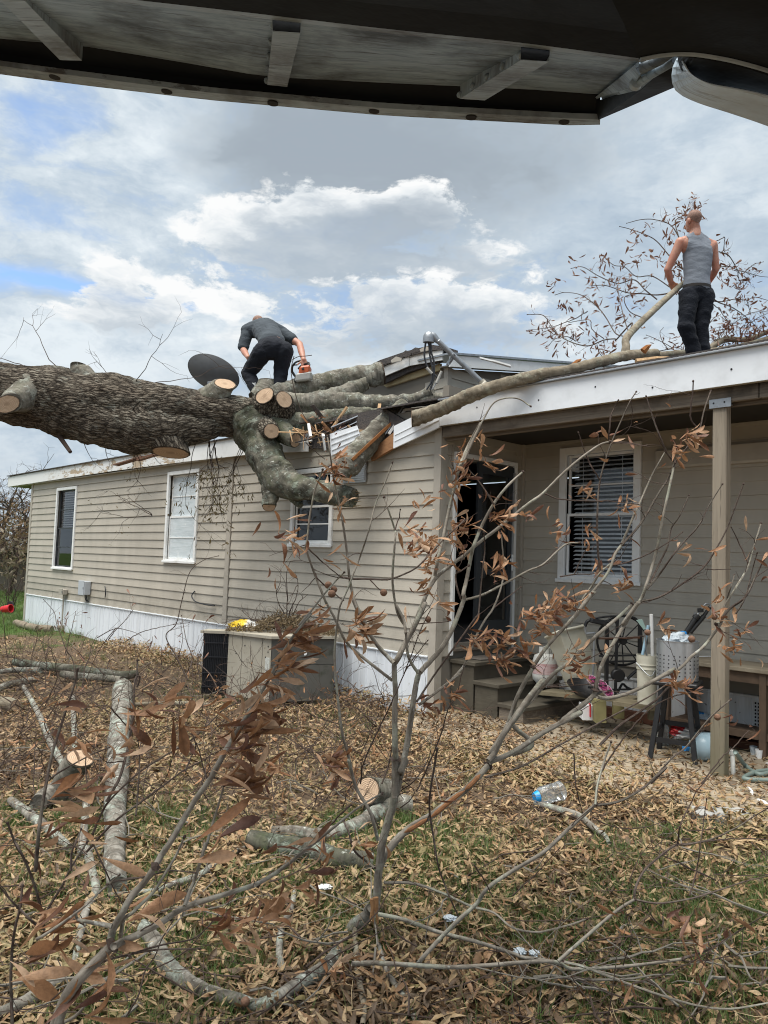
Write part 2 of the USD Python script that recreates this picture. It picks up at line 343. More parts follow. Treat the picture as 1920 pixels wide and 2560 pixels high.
def beam_look():
    g = Net(); P = g.pos()
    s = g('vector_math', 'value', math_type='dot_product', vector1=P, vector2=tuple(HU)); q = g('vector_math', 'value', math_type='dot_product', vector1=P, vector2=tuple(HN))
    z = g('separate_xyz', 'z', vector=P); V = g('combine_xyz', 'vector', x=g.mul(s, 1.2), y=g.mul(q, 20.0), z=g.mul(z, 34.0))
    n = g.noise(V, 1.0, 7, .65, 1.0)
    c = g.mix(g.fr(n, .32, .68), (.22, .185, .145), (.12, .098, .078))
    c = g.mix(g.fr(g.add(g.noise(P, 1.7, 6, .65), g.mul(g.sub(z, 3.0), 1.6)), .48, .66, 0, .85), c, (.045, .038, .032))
    return g.done('beam_wood', surface=g('principled_bsdf', 'BSDF', base_color=c, roughness=.9, specular_ior_level=.2, normal=g.bump(n, .006)))
BEAM = beam_look()
RAWWOOD = wood_look('raw_board', (.36, .19, .09), (.24, .12, .06), (9, 9, 30))
SPLINTER = wood_look('splintered_wood', (.55, .38, .22), (.38, .24, .13), (30, 30, 6))
REDWOOD = look('red_board', (.26, .045, .03), .7, spots=((.14, .03, .02), 14, .4, .7))
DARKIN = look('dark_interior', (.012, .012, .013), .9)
FILMP = look('filmed_pane', (.60, .65, .67), .22, spots=[((.47, .53, .55), (5, 5, 26), .4, .7), ((.78, .80, .80), 5, .58, .72)], bump=((2, 2, 40), .003))
GLASS = glass_look('window_glass', (.98, .985, .99))
SCREEN = look('insect_screen', (.022, .024, .028), .6)
BLIND = look('blind_slats', (.82, .84, .84), .5)
CURTAIN = look('pale_curtain', (.90, .92, .92), .8, spots=((.58, .63, .63), (7, 7, 1.5), .4, .7))
ALU = look('aluminium', (.62, .63, .64), .35, .85)
GALV = look('galvanised', (.34, .36, .38), .45, .7, spots=((.25, .26, .27), 16, .4, .7))
BLACKM = look('black_metal', (.014, .014, .015), .45)
DOORM = look('storm_door_frame', (.030, .034, .038), .5)

house = thing('mobile_home', 'long beige clapboard mobile home with white skirting, damaged roof edge and covered porch', 'house', HC)
Z0, Z1, EX = .615, 3.045, .1353
def plank(t0, t1, za, zb, r0, r1, place):
    """One course of clapboard (r0 to r1 high), cut to za..zb; it leans out towards its lower edge."""
    pr = lambda z: -.004-.014*(r1-z)/(r1-r0)
    y = [(0.0, za), (pr(za), za), (pr(za)-0.0, za+.004), (pr(zb), zb), (0.0, zb)]
    v = []
    for t in (t0, t1): v += [(t, a, b) for a, b in y]
    n = 5; f = [(i, (i+1) % n, n+(i+1) % n) for i in range(n)]+[(i, n+(i+1) % n, n+i) for i in range(n)]
    f += [(0, 2, 1), (0, 3, 2), (0, 4, 3), (5, 6, 7), (5, 7, 8), (5, 8, 9)]
    v = np.array(v); return place(v[:, 0], v[:, 1], v[:, 2]), np.array(f)
def clad(t0, t1, z0, z1, holes, place):
    k = 0; r0 = z0
    while r0 < z1-.01:
        r1 = r0+EX; top = min(r1, z1); cuts = [(t0, t1)]
        hit = [h for h in holes if h[2] < top and h[3] > r0]
        for h in hit:
            cuts = [c for a, b in cuts for c in ((a, min(b, h[0])), (max(a, h[1]), b)) if c[1]-c[0] > .01]
        for a, b in cuts:
            j = RNG.normal()*.001
            part(house, 'siding_plank', plank(a+.0015, b-.0015, r0+j, top+j*.5, r0+j, r1+j, place), SIDING)
        for h in hit:
            if h[2]-r0 > .03: part(house, 'siding_plank', plank(h[0], h[1], r0, h[2], r0, r1, place), SIDING)
            if top-h[3] > .03: part(house, 'siding_plank', plank(h[0], h[1], h[3], top, r0, r1, place), SIDING)
        r0 = r1; k += 1
front = lambda t, p, z: loc(t, p, z)
PB = 1.46
back = lambda t, p, z: loc(t, p+PB, z)
side = lambda t, p, z: loc(-p, t, z)            # the return wall beside the porch: t runs inwards
W1 = (-10.86, -9.80, 1.22, 2.90); W2 = (-6.04, -5.03, 1.475, 2.945); W3 = (-2.62, -1.76, 1.765, 2.76)
WP = (.545, 1.553, 1.455, 2.975)
clad(-12.32, -4.20, Z0, Z1, [W1, W2], front)
clad(-4.06, -.075, Z0, Z1, [W3], front)
clad(.05, 6.4, Z0-.02, 3.30, [WP], back)
def core(t0, t1, z0, z1, holes, pa, pb, f=hbox):
    ms = []; ts = sorted({t0, t1, *[h[0]+.02 for h in holes], *[h[1]-.02 for h in holes]})
    for a, b in zip(ts[:-1], ts[1:]):
        h = [q for q in holes if q[0] < (a+b)/2 < q[1]]
        if h: ms += [f(a, b, pa, pb, z0, h[0][2]+.02), f(a, b, pa, pb, h[0][3]-.02, z1)]
        else: ms.append(f(a, b, pa, pb, z0, z1))
    return ms
part(house, 'wall', core(-12.39, -.02, .0, 3.30, [W1, W2, W3], .003, .10), WALLC)
part(house, 'wall', core(.0, 6.5, .0, 3.55, [WP], PB+.003, PB+.10), WALLC)
sb = lambda a, b, p, q, z, y: hbox(-q, -p, a, b, z, y)
DR = (.24, 1.27, .72, 2.78)
part(house, 'wall', core(.103, PB, .0, 3.55, [DR], .003, .09, sb), WALLC)
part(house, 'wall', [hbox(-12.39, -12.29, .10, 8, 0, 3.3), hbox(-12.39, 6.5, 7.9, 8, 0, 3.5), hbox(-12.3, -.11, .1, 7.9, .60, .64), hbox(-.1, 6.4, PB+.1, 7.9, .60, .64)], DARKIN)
clad(.085, .20, Z0, 3.30, [], side); clad(1.31, PB-.01, Z0, 3.30, [], side); clad(.2, 1.31, DR[3]+.05, 3.30, [], side)
# corner boards, the joint between the two halves
part(house, 'corner_board', [hbox(-12.42, -12.32, -.024, -.001, .0, Z1+.03, .003), hbox(-12.42, -12.392, -.001, .1, .0, Z1)], TRIM)
part(house, 'corner_board', [hbox(-.075, .026, -.026, -.001, .0, Z1+.03, .003)], TRIM)
part(house, 'corner_board', [hbox(.002, .026, -.001, .085, .0, Z1+.10, .003)], TRIM)
part(house, 'joint_cover', [hbox(-4.18, -4.07, -.030, -.001, .60, Z1, .004)], TRIM)
part(house, 'corner_board', [hbox(.003, .05, PB-.05, PB-.002, Z0, 3.3, .003)], TRIM)
# skirting
def skirting(t0, t1, zt, place, m, name='skirting_panel', zb=-.15, w=.406):
    n = max(1, int(round((t1-t0)/w)))
    for i in range(n):
        a, b = t0+(t1-t0)*i/n, t0+(t1-t0)*(i+1)/n; d = b-a; o = .012+RNG.normal()*.0012
        prof = [(0, 0), (.03, .0), (.045, -.010), (.075, -.010), (.09, 0), (.30, 0), (.325, -.007), (.36, -.007), (.385, 0), (.62, 0), (.635, -.010), (.665, -.010), (.68, 0), (.985, .001), (1, .004)]
        v = []
        for z in (zb, zt):
            for x, y in prof: v.append((a+x*d, -o+y, z))
            v += [(b, 0, z), (a, 0, z)]
        k = len(prof)+2; v = np.array(v); f = []
        for j in range(k): q = (j+1) % k; f += [(j, q, k+q), (j, k+q, k+j)]
        part(house, name, (place(v[:, 0], v[:, 1], v[:, 2]), np.array(f)), m)
skirting(-12.31, -4.2, .60, front, SKIRT); skirting(-4.2, -.08, .60, front, SKIRT); skirting(.03, 6.4, .46, back, SKIRT2, zb=.0)
part(house, 'skirting_rail', [hbox(-12.31, -.08, -.034, -.001, .60, .618, .003)], SKIRT)
part(house, 'skirting_rail', [hbox(.4, 6.4, PB-.032, PB-.001, .46, .482, .003)], SKIRT2)
part(house, 'skirting_vent', [[hbox(2.72+i*.028, 2.732+i*.028, PB-.030, PB-.026, .12+j*.032, .138+j*.032) for i in range(5) for j in range(10)]][0], DARKIN)

def window(w, place, kind, fw=.06, sill=True):
    t0, t1, z0, z1 = w; B = lambda a, b, p, q, z, y, bev=.0: (place(*np.array(hexa(a, b, p, q, z, y, bev).vertices).T), np.array(hexa(a, b, p, q, z, y, bev).faces))
    fr = part(house, 'window', [B(t0, t0+fw, -.040, .0, z0, z1, .004), B(t1-fw, t1, -.040, .0, z0, z1, .004), B(t0+fw, t1-fw, -.040, .0, z1-fw, z1, .004), B(t0+fw, t1-fw, -.040, .0, z0, z0+fw*.8, .004)], WHITE)
    if sill: part(fr, 'sill', B(t0-.02, t1+.02, -.055, -.041, z0-.012, z0+.028, .004), WHITE)
    a, b, lo, hi = t0+fw, t1-fw, z0+fw*.8, z1-fw; mid = (lo+hi)/2; s = .028
    if kind == 'small': mid = lo+(hi-lo)*.52
    for (u, v, dp) in ((lo, mid+.015, .010), (mid-.015, hi, .032)):
        part(fr, 'sash', [B(a, a+s, dp, dp+.02, u, v), B(b-s, b, dp, dp+.02, u, v), B(a+s, b-s, dp, dp+.02, u, u+s), B(a+s, b-s, dp, dp+.02, v-s, v), B(a+s, b-s, dp+.002, dp+.016, (u+v)/2-.008, (u+v)/2+.008)] if kind != 'porch' or dp > .02 else [B(a, a+s, dp, dp+.02, u, v), B(b-s, b, dp, dp+.02, u, v), B(a+s, b-s, dp, dp+.02, u, u+s), B(a+s, b-s, dp, dp+.02, v-s, v)], WHITE if kind != 'dark' else DOORM)
        part(fr, 'pane', (place(np.array([a+s, b-s, b-s, a+s]), np.full(4, dp+.010), np.array([u+s, u+s, v-s, v-s])), np.array([(0, 1, 2), (0, 2, 3)])), FILMP if kind == 'curtain' else GLASS)
    if kind in ('porch', 'dark'):
        zz = hi-.03
        while zz > (lo+.03 if kind == 'porch' else mid):
            v = np.array(hexa(a+.05, b-.03, -.024, .024, -.0012, .0012).vertices); c, q = math.cos(.45), math.sin(.45)
            m = place(v[:, 0], .095+v[:, 1]*c-v[:, 2]*q, zz+v[:, 1]*q+v[:, 2]*c+RNG.normal()*.001)
            part(fr, 'slat', (m, np.array(hexa(0, 1, 0, 1, 0, 1).faces)), BLIND); zz -= .048
        part(fr, 'head_rail', B(a+.04, b-.02, .07, .12, hi-.025, hi+.02), BLIND)
        part(fr, 'cord', [B(a+(b-a)*x-.002, a+(b-a)*x+.002, .068, .071, lo if kind == 'porch' else mid, hi) for x in (.2, .78)], BLIND)
    elif kind == 'curtain':
        n = 34; x = np.linspace(a+.02, b-.02, n); y = .062+.006*np.sin(np.linspace(0, 30, n)); V = []
        for z in (lo, hi-.05): V += list(zip(x, y, [z]*n))
        V = np.array(V); F = np.array([(i, i+1, n+i+1) for i in range(n-1)]+[(i, n+i+1, n+i) for i in range(n-1)])
        part(fr, 'curtain', (place(V[:, 0], V[:, 1], V[:, 2]), F), CURTAIN)
    else:
        part(fr, 'screen', B(a+.01, b-.01, .055, .058, lo, hi), SCREEN)
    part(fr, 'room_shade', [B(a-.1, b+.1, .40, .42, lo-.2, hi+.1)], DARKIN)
    return fr
window(W1, front, 'dark'); window(W2, front, 'curtain'); window(W3, front, 'small'); window(WP, back, 'porch', .085)
# door in the return wall
dj = part(house, 'door', [hbox(.0, .045, .20, .245, .62, 2.83, .004), hbox(.0, .045, 1.265, 1.31, .62, 2.83, .004), hbox(.0, .045, .245, 1.265, 2.78, 2.83, .004)], WHITE)
part(dj, 'storm_door', [hbox(.004, .034, .60, .68, .70, 2.76), hbox(.004, .034, 1.17, 1.255, .70, 2.76), hbox(.004, .034, .68, 1.17, 2.64, 2.76), hbox(.004, .034, .68, 1.17, .70, .98), hbox(.006, .03, .68, 1.17, 1.50, 1.56)], DOORM)
for za, zb in ((.98, 1.50), (1.56, 2.64)): part(dj, 'pane', (loc(np.full(4, .018), np.array([.68, 1.17, 1.17, .68]), np.array([za, za, zb, zb])), np.array([(0, 1, 2), (0, 2, 3)])), GLASS)
part(dj, 'edge_strip', [hbox(.034, .046, 1.235, 1.262, .72, 2.70)], ALU)
part(dj, 'handle', [hbox(.046, .062, 1.215, 1.25, 1.60, 1.74, .005), hbox(.07, .085, 1.19, 1.205, 1.55, 1.70, .004), hbox(.05, .08, 1.19, 1.22, 1.66, 1.69)], WHITE)
part(house, 'threshold', [hbox(-.08, .05, .245, 1.265, .66, .70, .006)], BEAM)
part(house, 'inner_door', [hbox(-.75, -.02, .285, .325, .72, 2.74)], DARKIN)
# porch beam, post and ceiling
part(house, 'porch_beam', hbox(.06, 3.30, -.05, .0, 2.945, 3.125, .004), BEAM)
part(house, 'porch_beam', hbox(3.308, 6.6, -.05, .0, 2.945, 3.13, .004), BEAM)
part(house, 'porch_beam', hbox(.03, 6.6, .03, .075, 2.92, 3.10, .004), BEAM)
pp = part(house, 'porch_post', hbox(2.95, 3.06, -.045, .045, .0, 2.925, .006), POSTWOOD)
part(pp, 'post_cap', [hbox(2.93, 3.10, -.062, -.051, 2.905, 2.975), hbox(2.93, 3.08, -.060, .03, 2.926, 2.934)], GALV)
for t in (2.965, 3.05): part(pp, 'nail_head', lathe([(0, 0), (.008, 0), (.006, .004), (0, .005)], 8, loc(t, -.062, 2.945), -HN), BLACKM)
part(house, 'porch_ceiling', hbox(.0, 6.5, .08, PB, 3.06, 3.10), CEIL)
part(house, 'wall_rail', [hbox(1.72, 6.4, PB-.08, PB-.02, 2.66, 2.86, .02)], TRIM)
# fascias (the eave stands 0.12 m in front of the wall)
PF = -.12
def fascia(t0, t1, z0, z1, m, d0=.0, d1=.0, th=.022):
    part(house, 'fascia_board', (loc(*np.array([[t0, PF, z0+d0], [t1, PF, z0+d1], [t1, PF, z1+d1], [t0, PF, z1+d0], [t0, PF+th, z0+d0], [t1, PF+th, z0+d1], [t1, PF+th, z1+d1], [t0, PF+th, z1+d0]]).T),
         np.array([(0, 1, 2), (0, 2, 3), (5, 4, 7), (5, 7, 6), (0, 4, 5), (0, 5, 1), (3, 2, 6), (3, 6, 7), (1, 5, 6), (1, 6, 2), (0, 3, 7), (0, 7, 4)])), m)
fascia(-13.72, -8.02, 3.055, 3.285, PEEL, .0, .02); fascia(-8.0, -5.4, 3.06, 3.30, PEEL, .015, .0); fascia(-5.38, -3.3, 3.06, 3.32, WHITE, .0, -.03); fascia(-3.28, -2.2, 3.03, 3.28, WHITE, 0, -.06)
fascia(-.62, .07, 3.045, 3.30, METAL, -.17, .0); fascia(.075, 3.4, 3.06, 3.325, METAL); fascia(3.402, 6.6, 3.06, 3.325, METAL)
part(house, 'fascia_rib', [(loc(*np.array([[-.6, PF-.006, 3.06+o-.17], [.07, PF-.006, 3.06+o], [.07, PF-.006, 3.068+o], [-.6, PF-.006, 3.068+o-.17], [-.6, PF, 3.06+o-.17], [.07, PF, 3.06+o], [.07, PF, 3.068+o], [-.6, PF, 3.068+o-.17]]).T), np.array([(0, 1, 2), (0, 2, 3), (0, 4, 5), (0, 5, 1), (3, 2, 6), (3, 6, 7)])) for o in (.06, .13)], METAL)
part(house, 'drip_edge', [hbox(.07, 6.6, PF-.035, .35, 3.326, 3.342, .003)], GALV)
part(house, 'end_cap', [hbox(-13.74, -13.722, PF, .3, 3.06, 3.29)], TRIM)
for t in np.arange(.7, 6.4, .61): part(house, 'nail_head', lathe([(0, 0), (.009, 0), (.006, .004), (0, .005)], 8, loc(t+RNG.normal()*.06, PF-.001, 3.19+RNG.normal()*.04), -HN), BLACKM)
part(house, 'soffit', [hbox(-13.7, -2.2, PF+.024, .0, 3.046, 3.058), hbox(.08, 6.6, PF+.024, -.055, 3.062, 3.07)], TRIM)
part(house, 'gable_soffit', [hbox(-13.7, -12.42, 0, 8, 3.06, 3.08)], WALLC)
# roofs: the long low roof at the left and the steeper one over the porch
part(house, 'roof', rpoly([(PF-.03, 3.300), (PF-.03, 3.318), (8.1, 3.72), (8.1, 3.55), (.0, 3.30)], -13.76, -1.5), SHINGLE)
part(house, 'roof', rpoly([(PF-.02, 3.344), (PF-.02, 3.362), (8.1, 5.72), (8.1, 5.50), (.35, 3.45)], -.9, 6.6), SHINGLE)
# upper section behind, its front crushed by the tree
pt = lambda px, py, p: wall_at(px, py, p)
ZT = 4.43; TC = -1.50; PC = 1.72
uc = part(house, 'upper_wall', [hpoly([(TC, 3.2), (TC, 4.30), pt(1030, 905, PC), pt(960, 930, PC), pt(880, 975, PC), (-4.2, 3.2)], PC, PC+.06), rpoly([(PC+.06, 3.2), (PC+.06, 4.30), (7.9, 5.30), (7.9, 3.2)], TC-.06, TC)], WALLC)
for i in range(9):
    r0 = 3.50+i*EX
    if r0 < 4.22: part(house, 'siding_plank', plank(PC+.02, min(7.8, PC+12*(1.0)), r0, min(r0+EX, 4.9), r0, r0+EX, lambda t, p, z: loc(TC+.0-p, t, z+(t-PC)*.0)), SIDING)
    else: part(house, 'siding_plank', plank(PC+(r0-4.12)/.165, 7.8, r0, r0+EX, r0, r0+EX, lambda t, p, z: loc(TC-p, t, z)), SIDING)
    a = np.interp(r0+EX, [3.6, 4.02, 4.30], [-3.2, -2.30, TC-.12]); b = TC-.02
    if a < b-.1 and r0+EX < 4.30: part(house, 'siding_plank', plank(a, b, r0, r0+EX, r0, r0+EX, lambda t, p, z: loc(t, p+PC, z+(t-TC)*.05)), SIDING)
part(house, 'corner_board', [hbox(TC-.05, TC+.022, PC-.022, PC-.001, 3.3, 4.31), hbox(TC+.001, TC+.022, PC-.001, PC+.06, 3.3, 4.31)], TRIM)
part(house, 'rake_board', rpoly([(PC-.16, 4.265), (PC-.16, 4.42), (3.9, 4.79), (3.9, 4.635)], TC+.16, TC+.185), WHITE)
part(house, 'rake_board', rpoly([(3.905, 4.635), (3.905, 4.79), (8.0, 5.47), (8.0, 5.31)], TC+.16, TC+.185), WHITE)
part(house, 'rake_soffit', rpoly([(PC-.1, 4.30), (PC-.1, 4.315), (8.0, 5.34), (8.0, 5.33)], TC-.06, TC+.158), TRIM)
part(house, 'roof', rpoly([(PC-.2, 4.424), (PC-.2, 4.45), (8.1, 5.52), (8.1, 5.48)], TC-.4, TC+.21), GALV)
q = PC-.18
def front_strip(top, bot, p0, p1, m, name):
    a = [pt(x, y, p0) for x, y in top]; b = [pt(x, y, p0) for x, y in bot[::-1]]; part(house, name, hpoly(a+b, p0, p1), m)
front_strip([(1023.5, 889), (1105.7, 874)], [(1024.5, 914), (1105.7, 900)], q, q+.02, WHITE, 'fascia_board')
front_strip([(935, 927), (1022.3, 889.5)], [(950, 945), (1022.3, 914.5)], q-.004, q+.016, WHITE, 'fascia_board')
front_strip([(950, 946), (1024, 915), (1105, 901)], [(958, 960), (1024, 929), (1100, 905)], q+.05, q+.09, SHINGLE, 'crushed_soffit')
front_strip([(780, 943), (868, 925), (909, 921), (950, 900), (1015, 878), (1080, 862), (1112, 866)], [(780, 956), (868, 938), (915, 936), (950, 918), (1015, 891), (1080, 876), (1112, 874)], q-.02, q+.25, SHINGLE, 'roof_edge')
rg = np.random.default_rng(5)
for k in range(7):
    x = 905+k*24; y = np.interp(x, [905, 1015, 1080], [922, 880, 864])+rg.normal()*2
    front_strip([(x, y+3), (x+13, y-4-rg.random()*4), (x+27, y-3)], [(x+2, y+9), (x+15, y+5+rg.random()*4), (x+26, y+4)], q-.05-.008*k, q-.035-.008*k, SHINGLE if k % 3 else TRIM, 'curled_shingle')
part(house, 'insulation', hpoly([pt(952, 958, PC-.05), pt(1100, 908, PC-.05), pt(1100, 925, PC-.05), pt(965, 968, PC-.05)], PC-.05, PC-.01), look('yellow_board', (.50, .42, .25), .9, spots=((.36, .28, .16), 8, .4, .7)))
# ------------------------------------------------------------------ the fallen tree
def bark_look(name, ridge, tones, lichen=(.42, .46, .36), lich=.35, band=0.0, moss=0.0, bumpd=.012):
    """Bark read in the limb's own straightened coordinates (primvar bk: around, around, along)."""
    g = Net(); B = g('attribute', 'vector', attribute='bk'); P = g.pos()
    n = g.noise(g.map(B, scale=ridge), 1.0, 7, .62, .4)
    c = g.ramp(n, [(.30, tones[0]), (.48, tones[1]), (.66, tones[2])])
    if band:
        w = g.noise(g.map(B, scale=(2, 2, 34)), 1.0, 5, .7, .3)
        c = g.mix(g.fr(w, .46, .70, 0, band), c, tones[0]); n = g.add(g.mul(n, .5), g.mul(w, .5))
    l = g.noise(g.map(B, loc=(3, 1, 2)), 7.0, 9, .72)
    c = g.mix(g.fr(l, .52, .60, 0, lich), c, lichen)
    l2 = g.noise(g.map(B, loc=(9, 4, 7)), 19.0, 6, .7)
    c = g.mix(g.fr(l2, .60, .66, 0, lich), c, (.55, .57, .52))
    if moss: c = g.mix(g.fr(g.noise(P, 4.0, 8, .7), .46, .62, 0, moss), c, (.055, .075, .03))
    h = g.add(n, g.mul(g.fr(l, .52, .60), .3))
    return g.done(name, surface=g('principled_bsdf', 'BSDF', base_color=c, roughness=.92, specular_ior_level=.2, normal=g.bump(h, bumpd)))
def plated_bark():
    g = Net(); B = g('attribute', 'vector', attribute='bk'); P = g.pos()
    w = g('noise_texture', 'color', vector=B, scale=9.0, detail=4.0, roughness=.6)
    V = g('vector_math', 'vector', math_type='multiply_add', vector1=w, vector2=(.05, .05, .10), vector3=B)
    e = g('voronoi_texture', 'distance', vector=g.map(V, scale=(34, 34, 6.5)), feature='distance_to_edge', scale=1.0, randomness=1.0)
    e2 = g('voronoi_texture', 'distance', vector=g.map(V, scale=(60, 60, 30)), feature='distance_to_edge', scale=1.0, randomness=1.0)
    plate = g.fr(e, .0, .30); fine = g.fr(e2, .0, .30); n = g.noise(g.map(B, scale=(22, 22, 8)), 1.0, 9, .75); big = g.noise(g.map(B, scale=(3.4, 3.4, 1.5)), 1.0, 6, .65)
    h = g.add(g.add(g.mul(plate, .42), g.mul(fine, .18)), g.mul(g.sub(n, .5), 1.1))
    c = g.ramp(h, [(.0, (.022, .019, .016)), (.20, (.085, .073, .059)), (.42, (.19, .168, .138)), (.70, (.34, .315, .27))])
    c = g.mulc(.8, c, g.ramp(big, [(.32, (.55, .48, .42)), (.52, (.95, .92, .87)), (.68, (1.3, 1.32, 1.26))]))
    l = g.noise(g.map(B, loc=(3, 1, 2)), 5.0, 9, .74)
    c = g.mix(g.mul(g.fr(l, .53, .60, 0, .55), plate), c, (.25, .27, .235))
    return g.done('trunk_bark', surface=g('principled_bsdf', 'BSDF', base_color=c, roughness=.95, specular_ior_level=.15, normal=g.bump(h, .035)))
TRUNK = plated_bark()
LIMB = bark_look('limb_bark', (9, 9, 5), ((.060, .054, .044), (.165, .152, .125), (.27, .25, .21)), lichen=(.33, .345, .30), lich=.6, band=.8, moss=.25, bumpd=.018)
MOSSY = bark_look('mossy_bark', (8, 8, 4), ((.032, .031, .025), (.10, .095, .075), (.20, .188, .15)), lichen=(.26, .30, .25), lich=.65, band=.45, moss=.45, bumpd=.025)
CLEAN = bark_look('smooth_limb_bark', (14, 14, 5), ((.09, .075, .055), (.20, .17, .125), (.27, .235, .18)), lich=.25, band=.5, bumpd=.008)
STEM = bark_look('sapling_bark', (60, 60, 14), ((.10, .085, .066), (.205, .182, .15), (.29, .262, .22)), lich=.40, band=.35, bumpd=.003)
DARKTWIG = bark_look('dark_twig_bark', (90, 90, 20), ((.030, .020, .016), (.075, .054, .044), (.13, .105, .09)), lich=.12, bumpd=.002)
PALESTICK = bark_look('lichened_stick', (40, 40, 10), ((.085, .075, .062), (.19, .175, .148), (.29, .275, .24)), lichen=(.29, .33, .28), lich=.9, band=.5, bumpd=.006)
LOGB = bark_look('lichened_log', (20, 20, 9), ((.050, .044, .036), (.165, .15, .125), (.30, .285, .25)), lichen=(.31, .345, .295), lich=.85, band=.9, bumpd=.014)
def cut_look(name, a, b):
    g = Net(); P = g.pos(); r = g('attribute', 'fac', attribute='ring'); n = g.noise(P, 30, 6, .7); w = g.noise(P, 9, 4, .6)
    q = g.math('sine', g.add(g.mul(r, 46.0), g.mul(w, 9.0))); c = g.mix(g.fr(q, -1, 1, 0, .55), a, b)
    c = g.mix(g.fr(n, .45, .72, 0, .6), c, b); c = g.mix(g.fr(w, .55, .75, 0, .55), c, tuple(np.array(b)*.55)); c = g.mix(g.fr(g.add(r, g.mul(g.sub(n, .5), .10)), .30, .12, 0, .45), c, tuple(np.array(b)*.6))
    c = g.mix(g.fr(g.add(r, g.mul(g.sub(n, .5), .16)), .90, .96), c, (.07, .052, .038))
    return g.done(name, surface=g('principled_bsdf', 'BSDF', base_color=c, roughness=.85, specular_ior_level=.15, normal=g.bump(g.add(n, g.mul(q, .2)), .006)))
def ringed(p, n, centres):
    r = np.ones(n, np.float32); r[centres] = 0; UsdGeom.PrimvarsAPI(UsdGeom.Mesh(stage.GetPrimAtPath(p))).CreatePrimvar('ring', Sdf.ValueTypeNames.FloatArray, 'vertex').Set(Vt.FloatArray.FromNumpy(r)); return p
CUT = cut_look('fresh_cut', (.50, .37, .26), (.39, .265, .17)); CUTOLD = cut_look('weathered_cut', (.36, .27, .15), (.26, .185, .10)); SPLIT = cut_look('split_wood', (.34, .15, .055), (.22, .085, .03))

def limb(parent, name, nodes, m, seg=20, step=.03, rough=.0, rid=None, seed=0, cap=True, label=None, cut=None):
    """A limb through nodes (photo x, photo y, radius in photo pixels, depth) or world (x, y, z, r) rows."""
    nodes = np.asarray(nodes, float)
    if np.abs(nodes[:, 0]).max() > 25: W = np.array([[*at(x, y, Z), r*Z/FPX] for x, y, r, Z in nodes])
    else: W = nodes
    L = np.linalg.norm(np.diff(W[:, :3], axis=0), axis=1).sum(); n = max(3, int(L/step)+1)
    S = spline(W, n); pts, rad = S[:, :3], np.maximum(S[:, 3], .0008)
    def fn(V, out, s, th):
        q = np.stack([np.cos(th)*rad[:, None], np.sin(th)*rad[:, None], s], -1); d = 0*s
        if rough: d = d+rough*rad[:, None]*(meshkit.fbm(q/np.mean(rad)*1.1+seed*3.3, 3, seed)-.5)*2
        if rid:
            a = meshkit.fbm(q*np.array([rid[0], rid[0], rid[1]])+seed, 4, seed+3); d = d+rid[2]*(1-np.abs(2*a-1)*2.2)
        return d
    V, F = tube(pts, rad, seg, cap, fn=fn if (rough or rid) else None)
    if cut is not None:      # saw the end off along a plane through it
        d = unit(pts[-1]-pts[-2]); cn = unit(cut); cn = unit(cn+d*max(0.0, .85-cn@d)); nr = len(pts)*seg; over = (V[:nr]-pts[-1])@cn
        last = np.zeros(nr, bool); last[-seg:] = True
        mv = np.where((over > 0) | last, over/(d@cn), 0); V[:nr] -= mv[:, None]*d
        V[-1] = V[nr-seg:nr].mean(0)
    p = part(parent, name, (V, F), m, smooth=50 if seg < 7 else True, label=label)
    if cut is not None:
        ring = V[nr-seg:nr]; a = (ring-ring.mean(0))*.965+ring.mean(0); k = np.arange(seg); kk = (k+1) % seg
        ringed(part(p, 'cut_face', (np.vstack([a+cn*.006, a-cn*.004, a.mean(0)+cn*.006]), np.vstack([np.stack([k, kk, 0*k+2*seg], 1), np.stack([k, seg+k, kk], 1), np.stack([kk, seg+k, seg+kk], 1)])), CUT if label != 'old' else CUTOLD), 2*seg+1, [2*seg])
    me = UsdGeom.Mesh(stage.GetPrimAtPath(p)); th = np.linspace(0, 2*np.pi, seg, endpoint=False); s = np.r_[0, np.cumsum(np.linalg.norm(np.diff(pts, axis=0), axis=1))]
    b = np.stack([np.cos(th)[None]*rad[:, None], np.sin(th)[None]*rad[:, None], np.repeat(s[:, None], seg, 1)], -1).reshape(-1, 3)+seed*2.7
    nv = len(me.GetPointsAttr().Get())
    if cap: b = np.vstack([b, b[:1], b[-1:]])
    if len(b) != nv: b = np.resize(b, (nv, 3))
    UsdGeom.PrimvarsAPI(me).CreatePrimvar('bk', Sdf.ValueTypeNames.Float3Array, 'vertex').Set(Vt.Vec3fArray.FromNumpy(b.astype(np.float32)))
    return p, pts, rad
def cutface(parent, px, py, Z, rx, ry, nrm, tilt=0.0, m=None, seed=0, name='cut_face'):
    """A sawn face: an ellipse of rx by ry photo pixels, its long side tilted by tilt degrees, facing nrm."""
    c = at(px, py, Z); up = UP*math.cos(math.radians(tilt))+RT*math.sin(math.radians(tilt))
    return part(parent, name, disc(c, nrm, rx*Z/FPX, ry*Z/FPX, up, 30, .008, .10, seed), m or CUT)
TOCAM = lambda px, py: -unit(ray(px, py))

